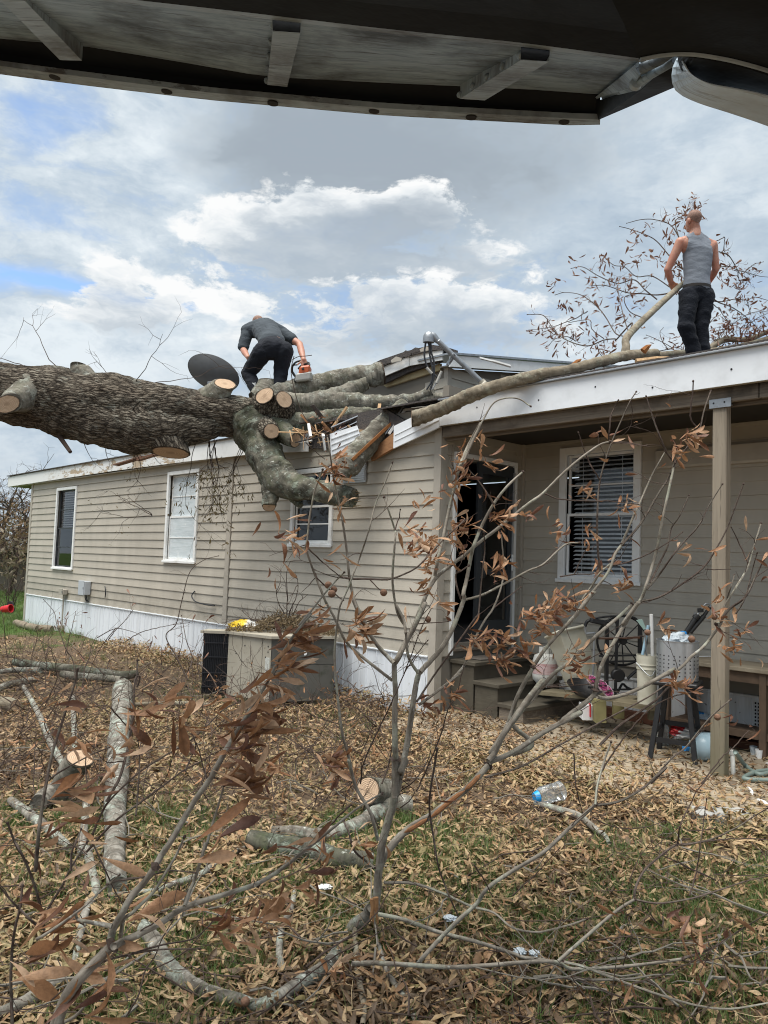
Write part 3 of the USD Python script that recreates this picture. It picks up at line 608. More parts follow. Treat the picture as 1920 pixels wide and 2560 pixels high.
tree = thing('fallen_tree', 'huge rough-barked tree trunk fallen across the left roof edge, its limbs sawn off', 'tree', at(640, 1045, 10.0))
TZ = 10.0
limb(tree, 'trunk', [(-900, 930, 108, 9.0), (-420, 952, 88, 9.2), (-150, 970, 76, 9.4), (0, 982, 72, 9.5), (120, 997, 76, 9.6), (230, 1010, 77, 9.65), (330, 1020, 70, 9.7), (420, 1025, 62, 9.75), (520, 1034, 52, 9.85), (590, 1042, 50, 9.95), (650, 1050, 50, 10.0), (700, 1040, 44, 10.1), (735, 1020, 32, 10.15)], TRUNK, seg=150, step=.016, rough=.19, rid=(34, 13.0, .013), seed=4)
limb(tree, 'trunk_bulge', [(60, 1010, 40, 9.55), (160, 1028, 62, 9.6), (260, 1046, 68, 9.62), (340, 1062, 67, 9.64), (410, 1074, 58, 9.66), (470, 1064, 46, 9.72), (545, 1050, 38, 9.85), (600, 1050, 30, 9.95)], TRUNK, seg=90, step=.018, rough=.22, rid=(34, 13, .010), seed=4)
# stump collars and their sawn faces on the trunk
def stub(nodes, face=None, m=TRUNK, seg=36, **kw):
    if face is not None and not isinstance(face, tuple):
        return limb(tree, 'stub', nodes, m, seg=seg, step=.02, rough=.10, rid=(24, 8, .006), cut=face, **kw)
    q, pts, rad = limb(tree, 'stub', nodes, m, seg=seg, step=.02, rough=.10, rid=(24, 8, .006), **kw)
    if face:
        d = unit(pts[-1]-pts[-2]); part(q, 'cut_face', disc(pts[-1]+d*.006, unit(d+np.asarray(face[1])), rad[-1]*face[0], rad[-1]*face[0]*1.02, UP+.01*RT, 34, .008, .14, int(nodes[0][0])), face[2] if len(face) > 2 else CUT)
    return q
stub([(355, 1050, 74, 9.70), (395, 1080, 60, 9.66), (418, 1106, 48, 9.62), (427, 1131, 44, 9.60)], np.array([0, -.2, -1.0]), seed=2)
stub([(75, 985, 50, 9.4), (42, 998, 33, 9.18), (17, 1010, 22, 9.0)], TOCAM(17, 1010)+RT*.3, LIMB, seed=3)
stub([(215, 950, 30, 9.6), (200, 925, 24, 9.6), (197, 914, 19, 9.6)], np.array([0, .2, 1.0]), LIMB, seed=5)
stub([(505, 1015, 40, 9.88), (540, 985, 31, 9.80), (562, 960, 24, 9.75)], UP+TOCAM(564, 957)*.7+RT*.2, LIMB, seed=6)
stub([(650, 1000, 30, 10.2), (664, 972, 25, 10.3), (668, 950, 20, 10.35)], UP, LIMB, seed=7)
stub([(655, 1040, 46, 10.05), (662, 1012, 36, 9.82), (662, 990, 22, 9.66)], TOCAM(661, 988)+UP*.55-RT*.55, TRUNK, seed=8)
stub([(690, 1040, 44, 10.05), (704, 1016, 36, 9.82), (710, 999, 22, 9.66)], TOCAM(711, 998)+UP*.35+RT*.6, TRUNK, seed=9)
stub([(650, 1062, 40, 9.95), (668, 1072, 28, 9.72), (679, 1078, 19, 9.50)], TOCAM(680, 1077), TRUNK, seed=10)
stub([(690, 1062, 36, 9.9), (712, 1083, 26, 9.75), (732, 1098, 20, 9.62), (738, 1101, 18, 9.60)], RT+TOCAM(740, 1100)*.8-UP*.3, MOSSY, seed=11)
# limbs that run on over the roof
Lm = lambda nodes, m=LIMB, seg=30, **kw: limb(tree, 'limb', nodes, m, seg=seg, step=.018, rough=.28, rid=(24, 26, .009), **kw)
q, pts, rad = Lm([(640, 1010, 30, 10.15), (720, 982, 28, 10.3), (800, 962, 27, 10.4), (880, 946, 27, 10.45), (956, 934, 27, 10.5)], seed=21)
ringed(part(q, 'cut_face', disc(pts[-1]+unit(pts[-1]-pts[-2])*.006, unit(pts[-1]-pts[-2]), rad[-1], rad[-1], UP, 30, .008, .1, 3), CUTOLD), 62, [60, 61])
Lm([(660, 1025, 42, 10.05), (740, 1012, 29, 10.1), (815, 1003, 27, 10.1), (870, 980, 21, 10.15), (905, 963, 17, 10.2), (920, 958, 15, 10.2)], seed=22)
q, pts, rad = Lm([(800, 1006, 26, 10.1), (860, 1006, 24, 10.05), (930, 1008, 19, 10.0), (1010, 1003, 16, 9.9), (1075, 998, 14, 9.8), (1135, 992, 10, 9.7)], seed=23)
Lm([(1040, 1000, 15, 9.85), (1062, 988, 13, 9.8), (1082, 977, 12, 9.75)], seed=24)
Lm([(660, 1055, 38, 9.95), (740, 1058, 26, 9.9), (810, 1048, 20, 9.75), (880, 1036, 18, 9.6), (960, 1036, 14, 9.5)], MOSSY, seed=25)
q, pts, rad = Lm([(1012, 1018, 22, 9.15), (975, 1048, 25, 9.0), (930, 1095, 27, 8.9), (890, 1140, 29, 8.8), (862, 1170, 30, 8.75), (850, 1190, 22, 8.72)], seed=26)
part(q, 'split_wood', oriented(at(995, 1043, 8.87), at(880, 1150, 8.63), .035, .03), SPLIT)
for k in range(6):
    x = 840+k*8+RNG.normal()*2; part(q, 'splinter', bar(at(x, 1178+RNG.normal()*4, 8.7), at(x-12+RNG.normal()*10, 1206+RNG.normal()*6, 8.62), .013, 5, .003), SPLIT)
# the limb that hangs down before the wall
Lm([(622, 1046, 66, 9.97), (646, 1092, 50, 9.88), (662, 1135, 43, 9.72), (682, 1176, 42, 9.56), (706, 1204, 39, 9.42), (752, 1219, 31, 9.2), (812, 1230, 26, 9.0), (862, 1240, 24, 8.86), (886, 1245, 21, 8.8)], MOSSY, seg=44, seed=31)
q, pts, rad = Lm([(690, 1180, 32, 9.55), (679, 1222, 25, 9.45), (674, 1252, 19, 9.38), (673, 1264, 17, 9.36)], MOSSY, seed=32)
ringed(part(q, 'cut_face', disc(pts[-1]+unit(pts[-1]-pts[-2])*.006, unit(unit(pts[-1]-pts[-2])+TOCAM(673, 1264)*.9), rad[-1]*.95, rad[-1]*.95, UP, 26, .008, .1, 9), CUT), 54, [52, 53])
Lm([(725, 1235, 12, 9.3), (742, 1256, 8, 9.25), (752, 1264, 6, 9.2)], MOSSY, seed=33, seg=14)
for k in range(9):
    y = 1226+k*5; part(tree, 'splinter', bar(at(880, y, 8.83), at(894+RNG.random()*12, y+RNG.normal()*4, 8.78), .012, 5, .002), MOSSY if k % 2 else CUTOLD)

# leaf shapes shared by every branch
def leaf_mesh(L=.09, Wd=.024, curl=.5, fold=.5, twist=.6, n=6, seed=0, lobed=True):
    rg = np.random.default_rng(seed); s = np.linspace(0, 1, n+1)
    prof = np.interp(s, [0, .06, .3, .62, .85, 1], [.04, .10, .55, 1.0, .72, .06])*Wd/2
    ang = curl*(s**1.4)*(1+.3*rg.normal()); x = np.cumsum(np.r_[0, np.cos((ang[1:]+ang[:-1])/2)])*L/n; z = np.cumsum(np.r_[0, np.sin((ang[1:]+ang[:-1])/2)])*L/n
    V = []
    for i in range(n+1):
        tw = twist*(s[i]-.3); c, q = math.cos(tw), math.sin(tw); w = prof[i]; h = w*math.tan(fold*.6)
        for sg in (-1, 0, 1):
            y, zz = sg*w, abs(sg)*h+(.12*w*rg.normal() if sg else 0); V.append((x[i], y*c-zz*q, z[i]+y*q+zz*c))
    F = []
    for i in range(n):
        for k in range(2):
            a = 3*i+k; F += [(a, a+3, a+4), (a, a+4, a+1)]
    return np.array(V), np.array(F)
LEAVES = [leaf_mesh(.072+.014*(k % 3), .0135+.004*(k % 4), (-.6, .5, 1.1, 1.7, -.9, .8, -1.4, .3)[k % 8], (.5, 1.1, .8, 1.35, .3, .95)[k % 6], (.5, -.8, 1.2, -.3, .2)[k % 5], 6, k) for k in range(14)]
_tones = [(.25, .125, .058), (.36, .20, .105), (.46, .29, .175), (.30, .15, .072), (.54, .38, .255), (.17, .08, .042), (.40, .225, .125)]
LEAFM = [leaf_look(f'dry_leaf_{n_}', [tuple(np.array(c_)*.85), c_, tuple(np.array(c_)*1.12)]) for n_, c_ in zip(('russet', 'brown', 'tan', 'chestnut', 'pale', 'dark', 'amber'), _tones)]
LEAFRED = leaf_look('dry_leaf_russet', [(.12, .055, .040), (.18, .088, .058), (.25, .145, .105), (.15, .072, .052)])
LEAFGREEN = leaf_look('wilted_leaf', [(.16, .14, .055), (.20, .15, .07), (.12, .11, .045), (.24, .17, .09)])
def blob_(c, r, seed):
    s = trimesh.creation.icosphere(3, 1.0); v = np.array(s.vertices); return v*(1+.7*(meshkit.fbm(v*2.4+seed, 4, seed)-.5))[:, None]*np.asarray(r)+c, np.array(s.faces)
def leaf_frame(d, up):
    x = unit(d); y = np.cross(up, x); y = unit(y) if np.linalg.norm(y) > 1e-3 else unit(np.cross([1, .2, .1], x)); return np.stack([x, y, np.cross(x, y)])
def leaf_at(c, d, rg, size=1.0):
    v, f = LEAVES[rg.integers(len(LEAVES))]; R = leaf_frame(d, unit(np.array([0, 0, 1.0])+rg.normal(size=3)*.9)); return v*size@R+c, f
class Foliage:
    """Collects the leaves of one thing: the nearest 300 become parts of their own, the rest one part."""
    def __init__(s, parent, m, name='leaf'): s.p, s.m, s.L, s.name = parent, m, [], name
    def cluster(s, c, n, rg, wind=None, spread=.7, size=1.0, reach=.03):
        w = np.zeros(3) if wind is None else np.asarray(wind, float)
        for _ in range(n): s.L.append(leaf_at(np.asarray(c)+rg.normal(size=3)*reach, w+rg.normal(size=3)*spread, rg, size*rg.uniform(.65, 1.2)))
    def done(s, most=300):
        s.L.sort(key=lambda q: np.linalg.norm(q[0].mean(0)-EYE))
        ms = s.m if isinstance(s.m, list) else [s.m]; rg_ = np.random.default_rng(len(s.L))
        for q in s.L[:most]: part(s.p, s.name, q, ms[rg_.integers(len(ms))], smooth=True)
        for k, m_ in enumerate(ms):
            if s.L[most+k::len(ms)]: part(s.p, 'far_leaves', s.L[most+k::len(ms)], m_, smooth=True, kind='stuff')
def twigs(start, d, L, r, rg, depth=2, n=9, droop=-.0, fol=None, leaf=(0, 1.0), out=None, wind=None, split=(2, 4)):
    """A crooked twig with side twigs; returns a list of tubes and hangs leaves on the ends."""
    out = [] if out is None else out; p = np.asarray(start, float); d = unit(d); P = [p]
    for i in range(n):
        d = unit(d+rg.normal(size=3)*.16+np.array([0, 0, droop])); p = p+d*L/n; P.append(p)
    P = np.array(P); out.append(tube(P, np.linspace(r, r*.35, n+1), 5 if r > .003 else 4))
    if depth > 0:
        for _ in range(rg.integers(*split)):
            k = rg.integers(n//3, n+1); dd = unit(d+rg.normal(size=3)*.75); twigs(P[k], dd, L*rg.uniform(.35, .65), r*.55, rg, depth-1, max(5, n-2), droop, fol, leaf, out, wind, split)
    if fol is not None and leaf[0]: fol.cluster(P[-1], rg.poisson(leaf[0]), rg, unit(d)*.6+(0 if wind is None else np.asarray(wind)), .55, leaf[1])
    return out

# wilted sprays hanging from the trunk over the wall, and the thin sprays above it
rg = np.random.default_rng(3)
sp = []; fo = Foliage(tree, LEAFGREEN, 'hanging_leaf')
for k in range(11):
    x = 515+rg.normal()*42; s0 = at(np.clip(x+30, 470, 610), 1105+rg.normal()*8, 10.0)
    sp += twigs(s0, np.array([-.2+rg.normal()*.3, rg.normal()*.3, -1.0]), rg.uniform(.5, 1.15), .006, rg, 2, 9, -.10, fo, (3.6, .9), None, (0, 0, -.9))
for k in range(4):
    s0 = at(330+k*14, 1110, 10.0); sp += twigs(s0, (rg.normal()*.4, 0, -1), .35, .004, rg, 1, 7, -.05, fo, (2.5, .7), None, (0, 0, -.7))
for (x, y, dx, dz, L) in ((140, 915, -1, .55, 1.1), (150, 925, -1, .25, 1.0), (60, 915, -.8, .4, .6), (335, 965, .3, 1, .85), (345, 965, .8, .35, 1.2), (300, 975, -.4, .7, .5), (210, 1095, -.1, -.4, .35), (265, 1110, .1, -.6, .3), (330, 1120, .6, -.7, .5)):
    sp += twigs(at(x, y, 9.6), (dx, rg.normal()*.2, dz), L, .006, rg, 2, 9, 0, None, (0, 1))
for (x, y, dx, dz, L) in ((380, 1288, -1, .45, .8), (382, 1290, -1, .1, .7), (380, 1286, -.8, .9, .5)):
    sp += twigs(at(x, y, 10.4), (dx, .1, dz), L, .006, rg, 2, 9, 0, fo, (.5, .6))
part(tree, 'spray_twigs', sp, DARKTWIG, kind='stuff'); fo.done()
part(tree, 'broken_stick', bar(at(148, 1090, 9.5), at(176, 1130, 9.3), .03, 8, .022), DARKTWIG)
part(tree, 'vine', [tube(spline([at(*q, 9.3) for q in pl], 30), .005, 5) for pl in ([(735, 890), (728, 930), (740, 990), (760, 1040), (800, 1090), (818, 1115)], [(730, 900), (745, 892), (765, 890), (780, 888)], [(775, 1078), (765, 1105), (790, 1130), (812, 1148)])], DARKTWIG)
fo2 = Foliage(tree, [LEAFRED, LEAFM[0], LEAFM[3], LEAFM[5]], 'dry_leaf')
for x, y, n, z in ((800, 1050, 10, 9.2), (830, 1062, 8, 9.1), (770, 1072, 8, 9.2), (815, 1095, 6, 9.0), (835, 1172, 9, 8.6), (812, 1180, 6, 8.6), (850, 1160, 6, 8.62), (860, 1265, 5, 8.7), (790, 1130, 4, 9)): fo2.cluster(at(x, y, z), n, rg, (.6, 0, 0), 1.0, .85, .075)
fo2.done()

# the wreckage of the roof edge round the limbs
part(house, 'hanging_panel', [hpoly([wall_at(826, 1085, -.3), wall_at(829, 1140, -.3), wall_at(905, 1102, -.3), wall_at(893, 1064, -.3)], -.31, -.30)], METAL)
for i in range(3):
    a, b = (827+i, 1098+i*14), (897+i*3, 1073+i*10); part(house, 'panel_rib', oriented(loc(*wall_at(*a, -.315)[:1], -.315, wall_at(*a, -.315)[1]), loc(wall_at(*b, -.315)[0], -.315, wall_at(*b, -.315)[1]), .010, .010), METAL)
part(house, 'broken_rafter', hpoly([wall_at(1000, 1068, -.10), wall_at(1008, 1106, -.10), wall_at(928, 1152, -.10), wall_at(926, 1130, -.10), wall_at(938, 1118, -.10)], -.10, -.06), RAWWOOD)
for q in (oriented(at(904, 1128, 9.0), at(924, 1080, 9.15), .09, .03), oriented(at(895, 1078, 9.1), at(965, 1085, 9.1), .10, .03)): part(house, 'broken_board', q, SPLINTER)
part(house, 'broken_board', oriented(at(912, 1042, 9.25), at(960, 1036, 9.1), .05, .07), REDWOOD)
part(house, 'bent_edge', [oriented(at(1090, 1009, 8.85), at(1007, 1017, 8.9), .10, .012), oriented(at(1007, 1017, 8.9), at(962, 1087, 8.85), .10, .012)], GALV)
part(house, 'bent_edge', [oriented(at(1085, 1019, 8.78), at(1012, 1025, 8.83), .03, .03), oriented(at(1012, 1025, 8.83), at(972, 1085, 8.78), .03, .03)], WHITE)
part(house, 'bent_edge', [oriented(at(838, 1082, 9.3), at(905, 1050, 9.3), .09, .01), oriented(at(830, 1070, 9.34), at(920, 1032, 9.3), .12, .012)], ALU)
part(house, 'broken_board', [bar(at(780+rg.normal()*40, 1080+rg.normal()*12, 9.5), at(790+rg.normal()*40, 1088+rg.normal()*14, 9.4), .010, 5, .003) for k in range(14)], SPLINTER, kind='stuff')
part(house, 'torn_roofing', hpoly([wall_at(760, 1120, -.05), wall_at(960, 1125, -.05), wall_at(1010, 1050, -.05), wall_at(960, 1020, -.05), wall_at(800, 1050, -.05)], -.045, .0), SHINGLE)  # flat sheet in dark shingle colour, standing in for the shaded roof hole
_rot = wood_look('rotten_board', (.22, .12, .08), (.12, .07, .05), (8, 8, 30))
for q in (oriented(at(470, 1112, 11.4), at(345, 1150, 11.6), .10, .03), oriented(at(290, 1163, 13.3), at(360, 1142, 12.6), .12, .02)): part(house, 'broken_board', q, _rot)
for k in range(26):
    x, y = 770+rg.random()*190, 1030+rg.random()*75; a_ = at(x, y, 9.35+rg.normal()*.12); d_ = unit(rg.normal(size=3)*np.array([1, .6, .6]))*rg.uniform(.08, .34)
    part(house, 'broken_shingle' if k % 3 == 0 else 'broken_board', oriented(a_, a_+d_, rg.uniform(.03, .12) if k % 3 == 0 else rg.uniform(.015, .05), .008 if k % 3 == 0 else rg.uniform(.012, .03)), (SHINGLE, SPLINTER, RAWWOOD, SHINGLE, _rot, WHITE)[k % 6])
part(house, 'insulation', [blob_(at(x, y, 9.4), (.10, .06, .05), k) for k, (x, y) in enumerate(((905, 1060), (935, 1072), (870, 1075)))], look('pink_insulation', (.40, .22, .16), .95, spots=((.30, .15, .10), 30, .4, .7), bump=(60, .01)), kind='stuff')
# louvred vent knocked loose on the wall
vt = part(house, 'wall_vent', hpoly([wall_at(866, 1135, -.04), wall_at(855, 1209, -.04), wall_at(913, 1205, -.04), wall_at(915, 1128, -.04)], -.04, -.025), ALU)
for j in range(3):
    for i in range(13):
        x0, x1 = 866+j*16.5-i*.4, 880+j*16.5-i*.2; y = 1138+i*5.2-j*1.2
        a, b = wall_at(x0, y+1, -.05), wall_at(x1, y-.5, -.05); part(vt, 'louvre', oriented(loc(a[0], -.05, a[1]), loc(b[0], -.05, b[1]), .010, .012), ALU)
# ------------------------------------------------------------------ the two men
def sph(c, r, s=1.0):
    return trimesh.creation.icosphere(2, 1.0).vertices*(np.asarray(r)*np.ones(3))+np.asarray(c)
def hullpts(*clouds):
    return m3.Manifold.hull_points(np.vstack(clouds))
def chain(nodes):
    """Tapered limbs: the hulls of the spheres at each pair of neighbouring joints; a node is (point, radius or radii)."""
    return [hullpts(sph(*a), sph(*b)) for a, b in zip(nodes[:-1], nodes[1:])]
def fuse(parts, edge=.02, it=8, grow=0.0):
    m = m3.Manifold.batch_boolean(parts, m3.OpType.Add).refine_to_length(edge).to_mesh()
    t = trimesh.Trimesh(m.vert_properties[:, :3], m.tri_verts, process=True)
    trimesh.smoothing.filter_taubin(t, lamb=.5, nu=.52, iterations=it)
    if grow: t.vertices = t.vertices+t.vertex_normals*grow
    return t
def wrinkle(t, amp, scale, seed=0):
    v = np.array(t.vertices); n = np.array(t.vertex_normals); d = meshkit.fbm(v*np.asarray(scale), 3, seed)-.5
    return trimesh.Trimesh(v+n*(amp*2*d)[:, None], t.faces, process=False)
def above(t, pt, nrm):
    """The piece of a mesh on the side of a plane that nrm points to, as an open shell given a hem."""
    return trimesh.intersections.slice_mesh_plane(t, nrm, pt)
def hand(wrist, palm_end, side, curl, thumb_dir, r=.0085):
    """Palm and five fingers from the wrist towards palm_end; SIDE points across to the thumb, curl bends the fingers towards CURL."""
    w, e = np.asarray(wrist, float), np.asarray(palm_end, float); d = unit(e-w); s = unit(np.asarray(side, float)-d*(np.asarray(side, float)@d)); c = unit(curl)
    k0 = [e+s*.033, e-s*.033]; ps = [hullpts(sph(w+s*.022, .017), sph(w-s*.022, .017), sph(k0[0], .014), sph(k0[1], .013))]
    for i, (o, L) in enumerate(((.031, .070), (.011, .080), (-.010, .074), (-.030, .058))):
        p = e+s*o; q = [(p, r*1.05)]; dd = d
        for j, f in enumerate((.42, .33, .25)):
            dd = unit(dd+c*(.75, .95, .8)[j]); p = p+dd*L*f; q.append((p, r*(.98, .9, .8)[j]))
        ps += chain(q)
    b = w+(e-w)*.25+s*.024; t1 = b+unit(np.asarray(thumb_dir, float))*.042; t2 = t1+unit(np.asarray(thumb_dir, float)*.6+c*.8)*.034
    return ps+chain([(b, .013), (t1, .0105), (t2, .0085)])
def skin_look(name, base, red):
    g = Net(); P = g.pos(); n = g.noise(P, 9, 5, .6)
    c = g.mix(g.fr(n, .35, .7), base, red)
    return g.done(name, surface=g('principled_bsdf', 'BSDF', base_color=c, roughness=.5, subsurface_weight=.08, subsurface_radius=(.03, .012, .006), subsurface_scale=1.0, specular_ior_level=.4))
SKIN = skin_look('sunburnt_skin', (.42, .225, .160), (.36, .155, .105)); SCALP = look('shaved_hair', (.17, .105, .08), .8, spots=((.30, .175, .13), 60, .4, .7)); TANSKIN = SKIN
def cloth_look(name, a, b, wr=.006, sc=22, rough=.85):
    g = Net(); P = g.pos(); n = g.noise(P, 5, 6, .6); f = g.noise(g.map(P, scale=(1, 1, 2.2)), sc, 4, .6, 1.0)
    c = g.mix(g.fr(n, .35, .7), a, b)
    return g.done(name, surface=g('principled_bsdf', 'BSDF', base_color=c, roughness=rough, sheen_weight=.05, specular_ior_level=.2, normal=g.bump(f, wr)))
NAVY = cloth_look('dark_trousers', (.007, .009, .014), (.014, .017, .025), .012); TEE = cloth_look('charcoal_shirt', (.040, .050, .060), (.060, .073, .085)); TANK = cloth_look('grey_tank_top', (.175, .195, .23), (.22, .245, .28), .004)
BOOT = look('dark_boots', (.020, .017, .015), .7)

# --- the man standing on the porch roof, seen from behind, turned a little to his left
ZM = 9.3
F2 = at(1752, 895, ZM); sc2 = 1.0
man = thing('person', 'person in grey tank top and dark trousers standing on the porch roof holding a branch', 'person', F2-np.array([0, 0, .12]))
B2 = F2+np.array([0, 0, -.04])
def q2(px, py, dz=0.0): return at(px, py, ZM+dz)
hipL, hipR = q2(1722, 738), q2(1762, 738, .03); kneL, kneR = q2(1715, 815, -.04), q2(1752, 815, .03); ankL, ankR = q2(1737, 883, .02), q2(1757, 884, .06)
pel = q2(1742, 722); wai = q2(1742, 690); che = q2(1745, 628); nek = q2(1738, 578, -.02); hed = q2(1733, 552, -.03)
shL, shR = q2(1701, 606, -.03), q2(1781, 613, .02); elL, elR = q2(1669, 674, .02), q2(1790, 672, .06); wrL, wrR = q2(1678, 708, .16), q2(1772, 706, .30)
def trunk2(g=0.0):
    return [hullpts(sph(pel, (.155+g, .105+g, .09+g)), sph(wai, (.145+g, .10+g, .08))), hullpts(sph(wai, (.145+g, .10+g, .08)), sph(che, (.175+g, .115+g, .11))),
            hullpts(sph(che, (.175+g, .115+g, .11)), sph(shL+np.array([.05, 0, -.01]), .062+g), sph(shR-np.array([.05, 0, .01]), .062+g), sph(nek-np.array([0, 0, .03]), (.075, .065, .03)))]
legs2 = lambda g=0.0: chain([(hipL, (.095+g, .10+g, .1)), (kneL, .062+g), (ankL, .043+g)])+chain([(hipR, (.095+g, .10+g, .1)), (kneR, .062+g), (ankR, .043+g)])
arms2 = chain([(shL, .062), (shL*.55+elL*.45, .052), (elL, .042), (elL*.6+wrL*.4, .043), (wrL, .029)])+chain([(shR, .062), (shR*.55+elR*.45, .052), (elR, .042), (elR*.6+wrR*.4, .043), (wrR, .029)])
neck2 = chain([(nek-np.array([0, 0, .06]), .075), (nek+np.array([0, 0, .03]), .060), (hed+np.array([0, 0, -.03]), .062)])
fl = unit(np.array([-.48, .86, -.12]))       # where his face points
skull = [hullpts(sph(hed+np.array([0, 0, .035])-fl*.018, (.082, .088, .085)), sph(hed-np.array([0, 0, .02])+fl*.025, (.065, .07, .07)), sph(hed-np.array([0, 0, .085])+fl*.055, (.035, .04, .03)))]
sd = np.cross([0, 0, 1.0], fl)
face = [hullpts(sph(hed+fl*.095-np.array([0, 0, .005]), .010), sph(hed+fl*.112-np.array([0, 0, .035]), .014)), m3.Manifold.hull_points(sph(hed+fl*.088-np.array([0, 0, .062]), (.02, .02, .008)))]
ears = [m3.Manifold.hull_points(sph(hed+sd*e*.078-fl*.004-np.array([0, 0, .018]), (.022, .022, .034))) for e in (-1, 1)]
hd = hand(wrL, wrL+unit(q2(1692, 728, .20)-wrL)*.085, FW*-.2+RT*.9, np.array([.3, .2, -.8]), np.array([.9, -.2, -.25]))+hand(wrR, wrR+np.array([-.06, .05, -.035]), RT*-.8, np.array([-.6, .3, -.5]), np.array([-.8, .2, -.4]))
body = fuse(trunk2()+[hullpts(sph(nek-np.array([0, 0, .07]), (.07, .055, .05)), sph(shL, .056)), hullpts(sph(nek-np.array([0, 0, .07]), (.07, .055, .05)), sph(shR, .056)), hullpts(sph(che-RT*.09+UP*.02, .09), sph(shL, .058)), hullpts(sph(che+RT*.09+UP*.02, .09), sph(shR, .058))]+legs2(-.016)+arms2+neck2+skull+face+ears+hd, .016, 6)
bp = part(man, 'body', body, SKIN, smooth=True)
hair = above(fuse([hullpts(sph(hed+np.array([0, 0, .035])-fl*.018, (.0845, .0905, .0875)), sph(hed-np.array([0, 0, .02])-fl*.0, (.068, .073, .06)))], .012, 3), hed+np.array([0, 0, .012]), unit(np.array([0, 0, .8])-fl*.75))
part(man, 'hair', hair, SCALP, smooth=True)
for e in (-1, 1): part(man, 'eye', lathe([(0, -.010), (.008, -.006), (.010, 0), (.008, .006), (0, .010)], 10, hed+fl*.066+sd*e*.030+np.array([0, 0, .004])), WHITE)
tankm = m3.Manifold.batch_boolean(trunk2(.010), m3.OpType.Add)
for s_, o in ((shL, -1), (shR, 1)):
    tankm = tankm-m3.Manifold.hull_points(np.vstack([sph(s_+np.array([o*.040, -.02, .0]), (.115 if o < 0 else .095, .2, .105)), sph(s_+np.array([o*.045, -.02, -.13]), (.10 if o < 0 else .075, .2, .075))]))
tankm = tankm-m3.Manifold.hull_points(sph(nek+np.array([0, -.04, .035]), (.080, .15, .065)))
tk = above(wrinkle(fuse([tankm], .014, 3), .006, (9, 9, 26), 2), pel+np.array([0, 0, -.035]), np.array([0, 0, 1.0]))
part(man, 'tank_top', tk, TANK, smooth=True)
tr = fuse([hullpts(sph(pel-np.array([0, 0, .0]), (.155, .112, .07)), sph(hipL, (.104, .115, .1)), sph(hipR, (.104, .115, .1)))]+legs2(.026)+chain([(kneL, .096), (kneL*.4+ankL*.6, .088), (ankL+np.array([0, 0, -.02]), .086)])+chain([(kneR, .094), (kneR*.4+ankR*.6, .086), (ankR+np.array([0, 0, -.02]), .084)]), .018, 5)
tr = wrinkle(tr, .018, (9, 9, 15), 7); part(man, 'trousers', above(tr, pel+np.array([0, 0, .035]), np.array([0, 0, -1.0])), NAVY, smooth=True)
part(man, 'belt', above(above(fuse(trunk2(.016), .02, 4), pel+np.array([0, 0, -.0]), np.array([0, 0, 1.0])), pel+np.array([0, 0, .032]), np.array([0, 0, -1.0])), BOOT, smooth=True)
def boot(ank, fwd, m=BOOT):
    a = np.asarray(ank); f = unit(fwd); return fuse(chain([(a, .055), (a-np.array([0, 0, .06]), .052)])+[hullpts(sph(a-np.array([0, 0, .075])-f*.04, (.045, .045, .03)), sph(a-np.array([0, 0, .07])+f*.05, (.045, .045, .035)), sph(a-np.array([0, 0, .085])+f*.15, (.04, .04, .022)))], .014, 4)
part(man, 'boot', boot(ankL, fl), BOOT, smooth=True); part(man, 'boot', boot(ankR, np.array([-.3, .9, 0])), BOOT, smooth=True)

# --- the man stooping on the trunk with a chainsaw
ZS = 10.25
saw_man = thing('person', 'person in charcoal shirt and black trousers stooping on the fallen trunk with a chainsaw', 'person', at(672, 985, ZS))
def q1(X, Y, dz=0.0): return at(560+X/5.53, 760+Y/5.53, ZS+dz)      # coordinates of a close view of him
hL, hR = q1(540, 660, .05), q1(820, 650, .05); kL, kR = q1(335, 960, .25), q1(790, 930, .12); aL, aR = q1(470, 1225, .05), q1(755, 1190, .05)
pe = q1(690, 600, .04); wa = q1(640, 470, .25); ch = q1(560, 340, .55); sL, sR = q1(325, 370, .55), q1(800, 400, .55); nk = q1(502, 268, .75); hd_ = q1(470, 258, .92)
eL, eR = q1(262, 625, .45), q1(1045, 555, .35); wL, wR = q1(330, 735, .15), q1(1100, 770, .05)
U1 = lambda g=0.0: [hullpts(sph(pe, (.165+g, .14+g, .12+g)), sph(wa, (.16+g, .13+g, .12+g))), hullpts(sph(wa, (.16+g, .13+g, .12+g)), sph(ch, (.185+g, .13+g, .13+g))), hullpts(sph(ch, (.185+g, .13+g, .13+g)), sph(sL, .075+g), sph(sR, .075+g), sph(nk, (.07+g*.6, .07, .06+g*.6)))]
L1 = lambda g=0.0: chain([(hL, (.11+g, .12+g, .11+g)), (kL, .068+g), (aL, .046+g)])+chain([(hR, (.11+g, .12+g, .11+g)), (kR, .068+g), (aR, .046+g)])
A1 = chain([(sL, .064), (sL*.5+eL*.5, .054), (eL, .044), (eL*.6+wL*.4, .046), (wL, .03)])+chain([(sR, .064), (sR*.5+eR*.5, .056), (eR, .046), (eR*.55+wR*.45, .048), (wR, .031)])
hf = unit(np.array([-.1, .8, -.6]))
sk = [hullpts(sph(hd_+np.array([0, 0, .02]), (.08, .085, .08)), sph(hd_+hf*.06, (.06, .065, .06)), sph(hd_+hf*.1-np.array([0, 0, .05]), (.035, .04, .03)))]+chain([(nk, .066), (hd_, .064)])
sk += [hullpts(sph(hd_+hf*.115, .012), sph(hd_+hf*.135-np.array([0, .02, .03]), .014))]+[m3.Manifold.hull_points(sph(hd_+np.array([e*.078, 0, -.01]), (.02, .022, .033))) for e in (-1, 1)]
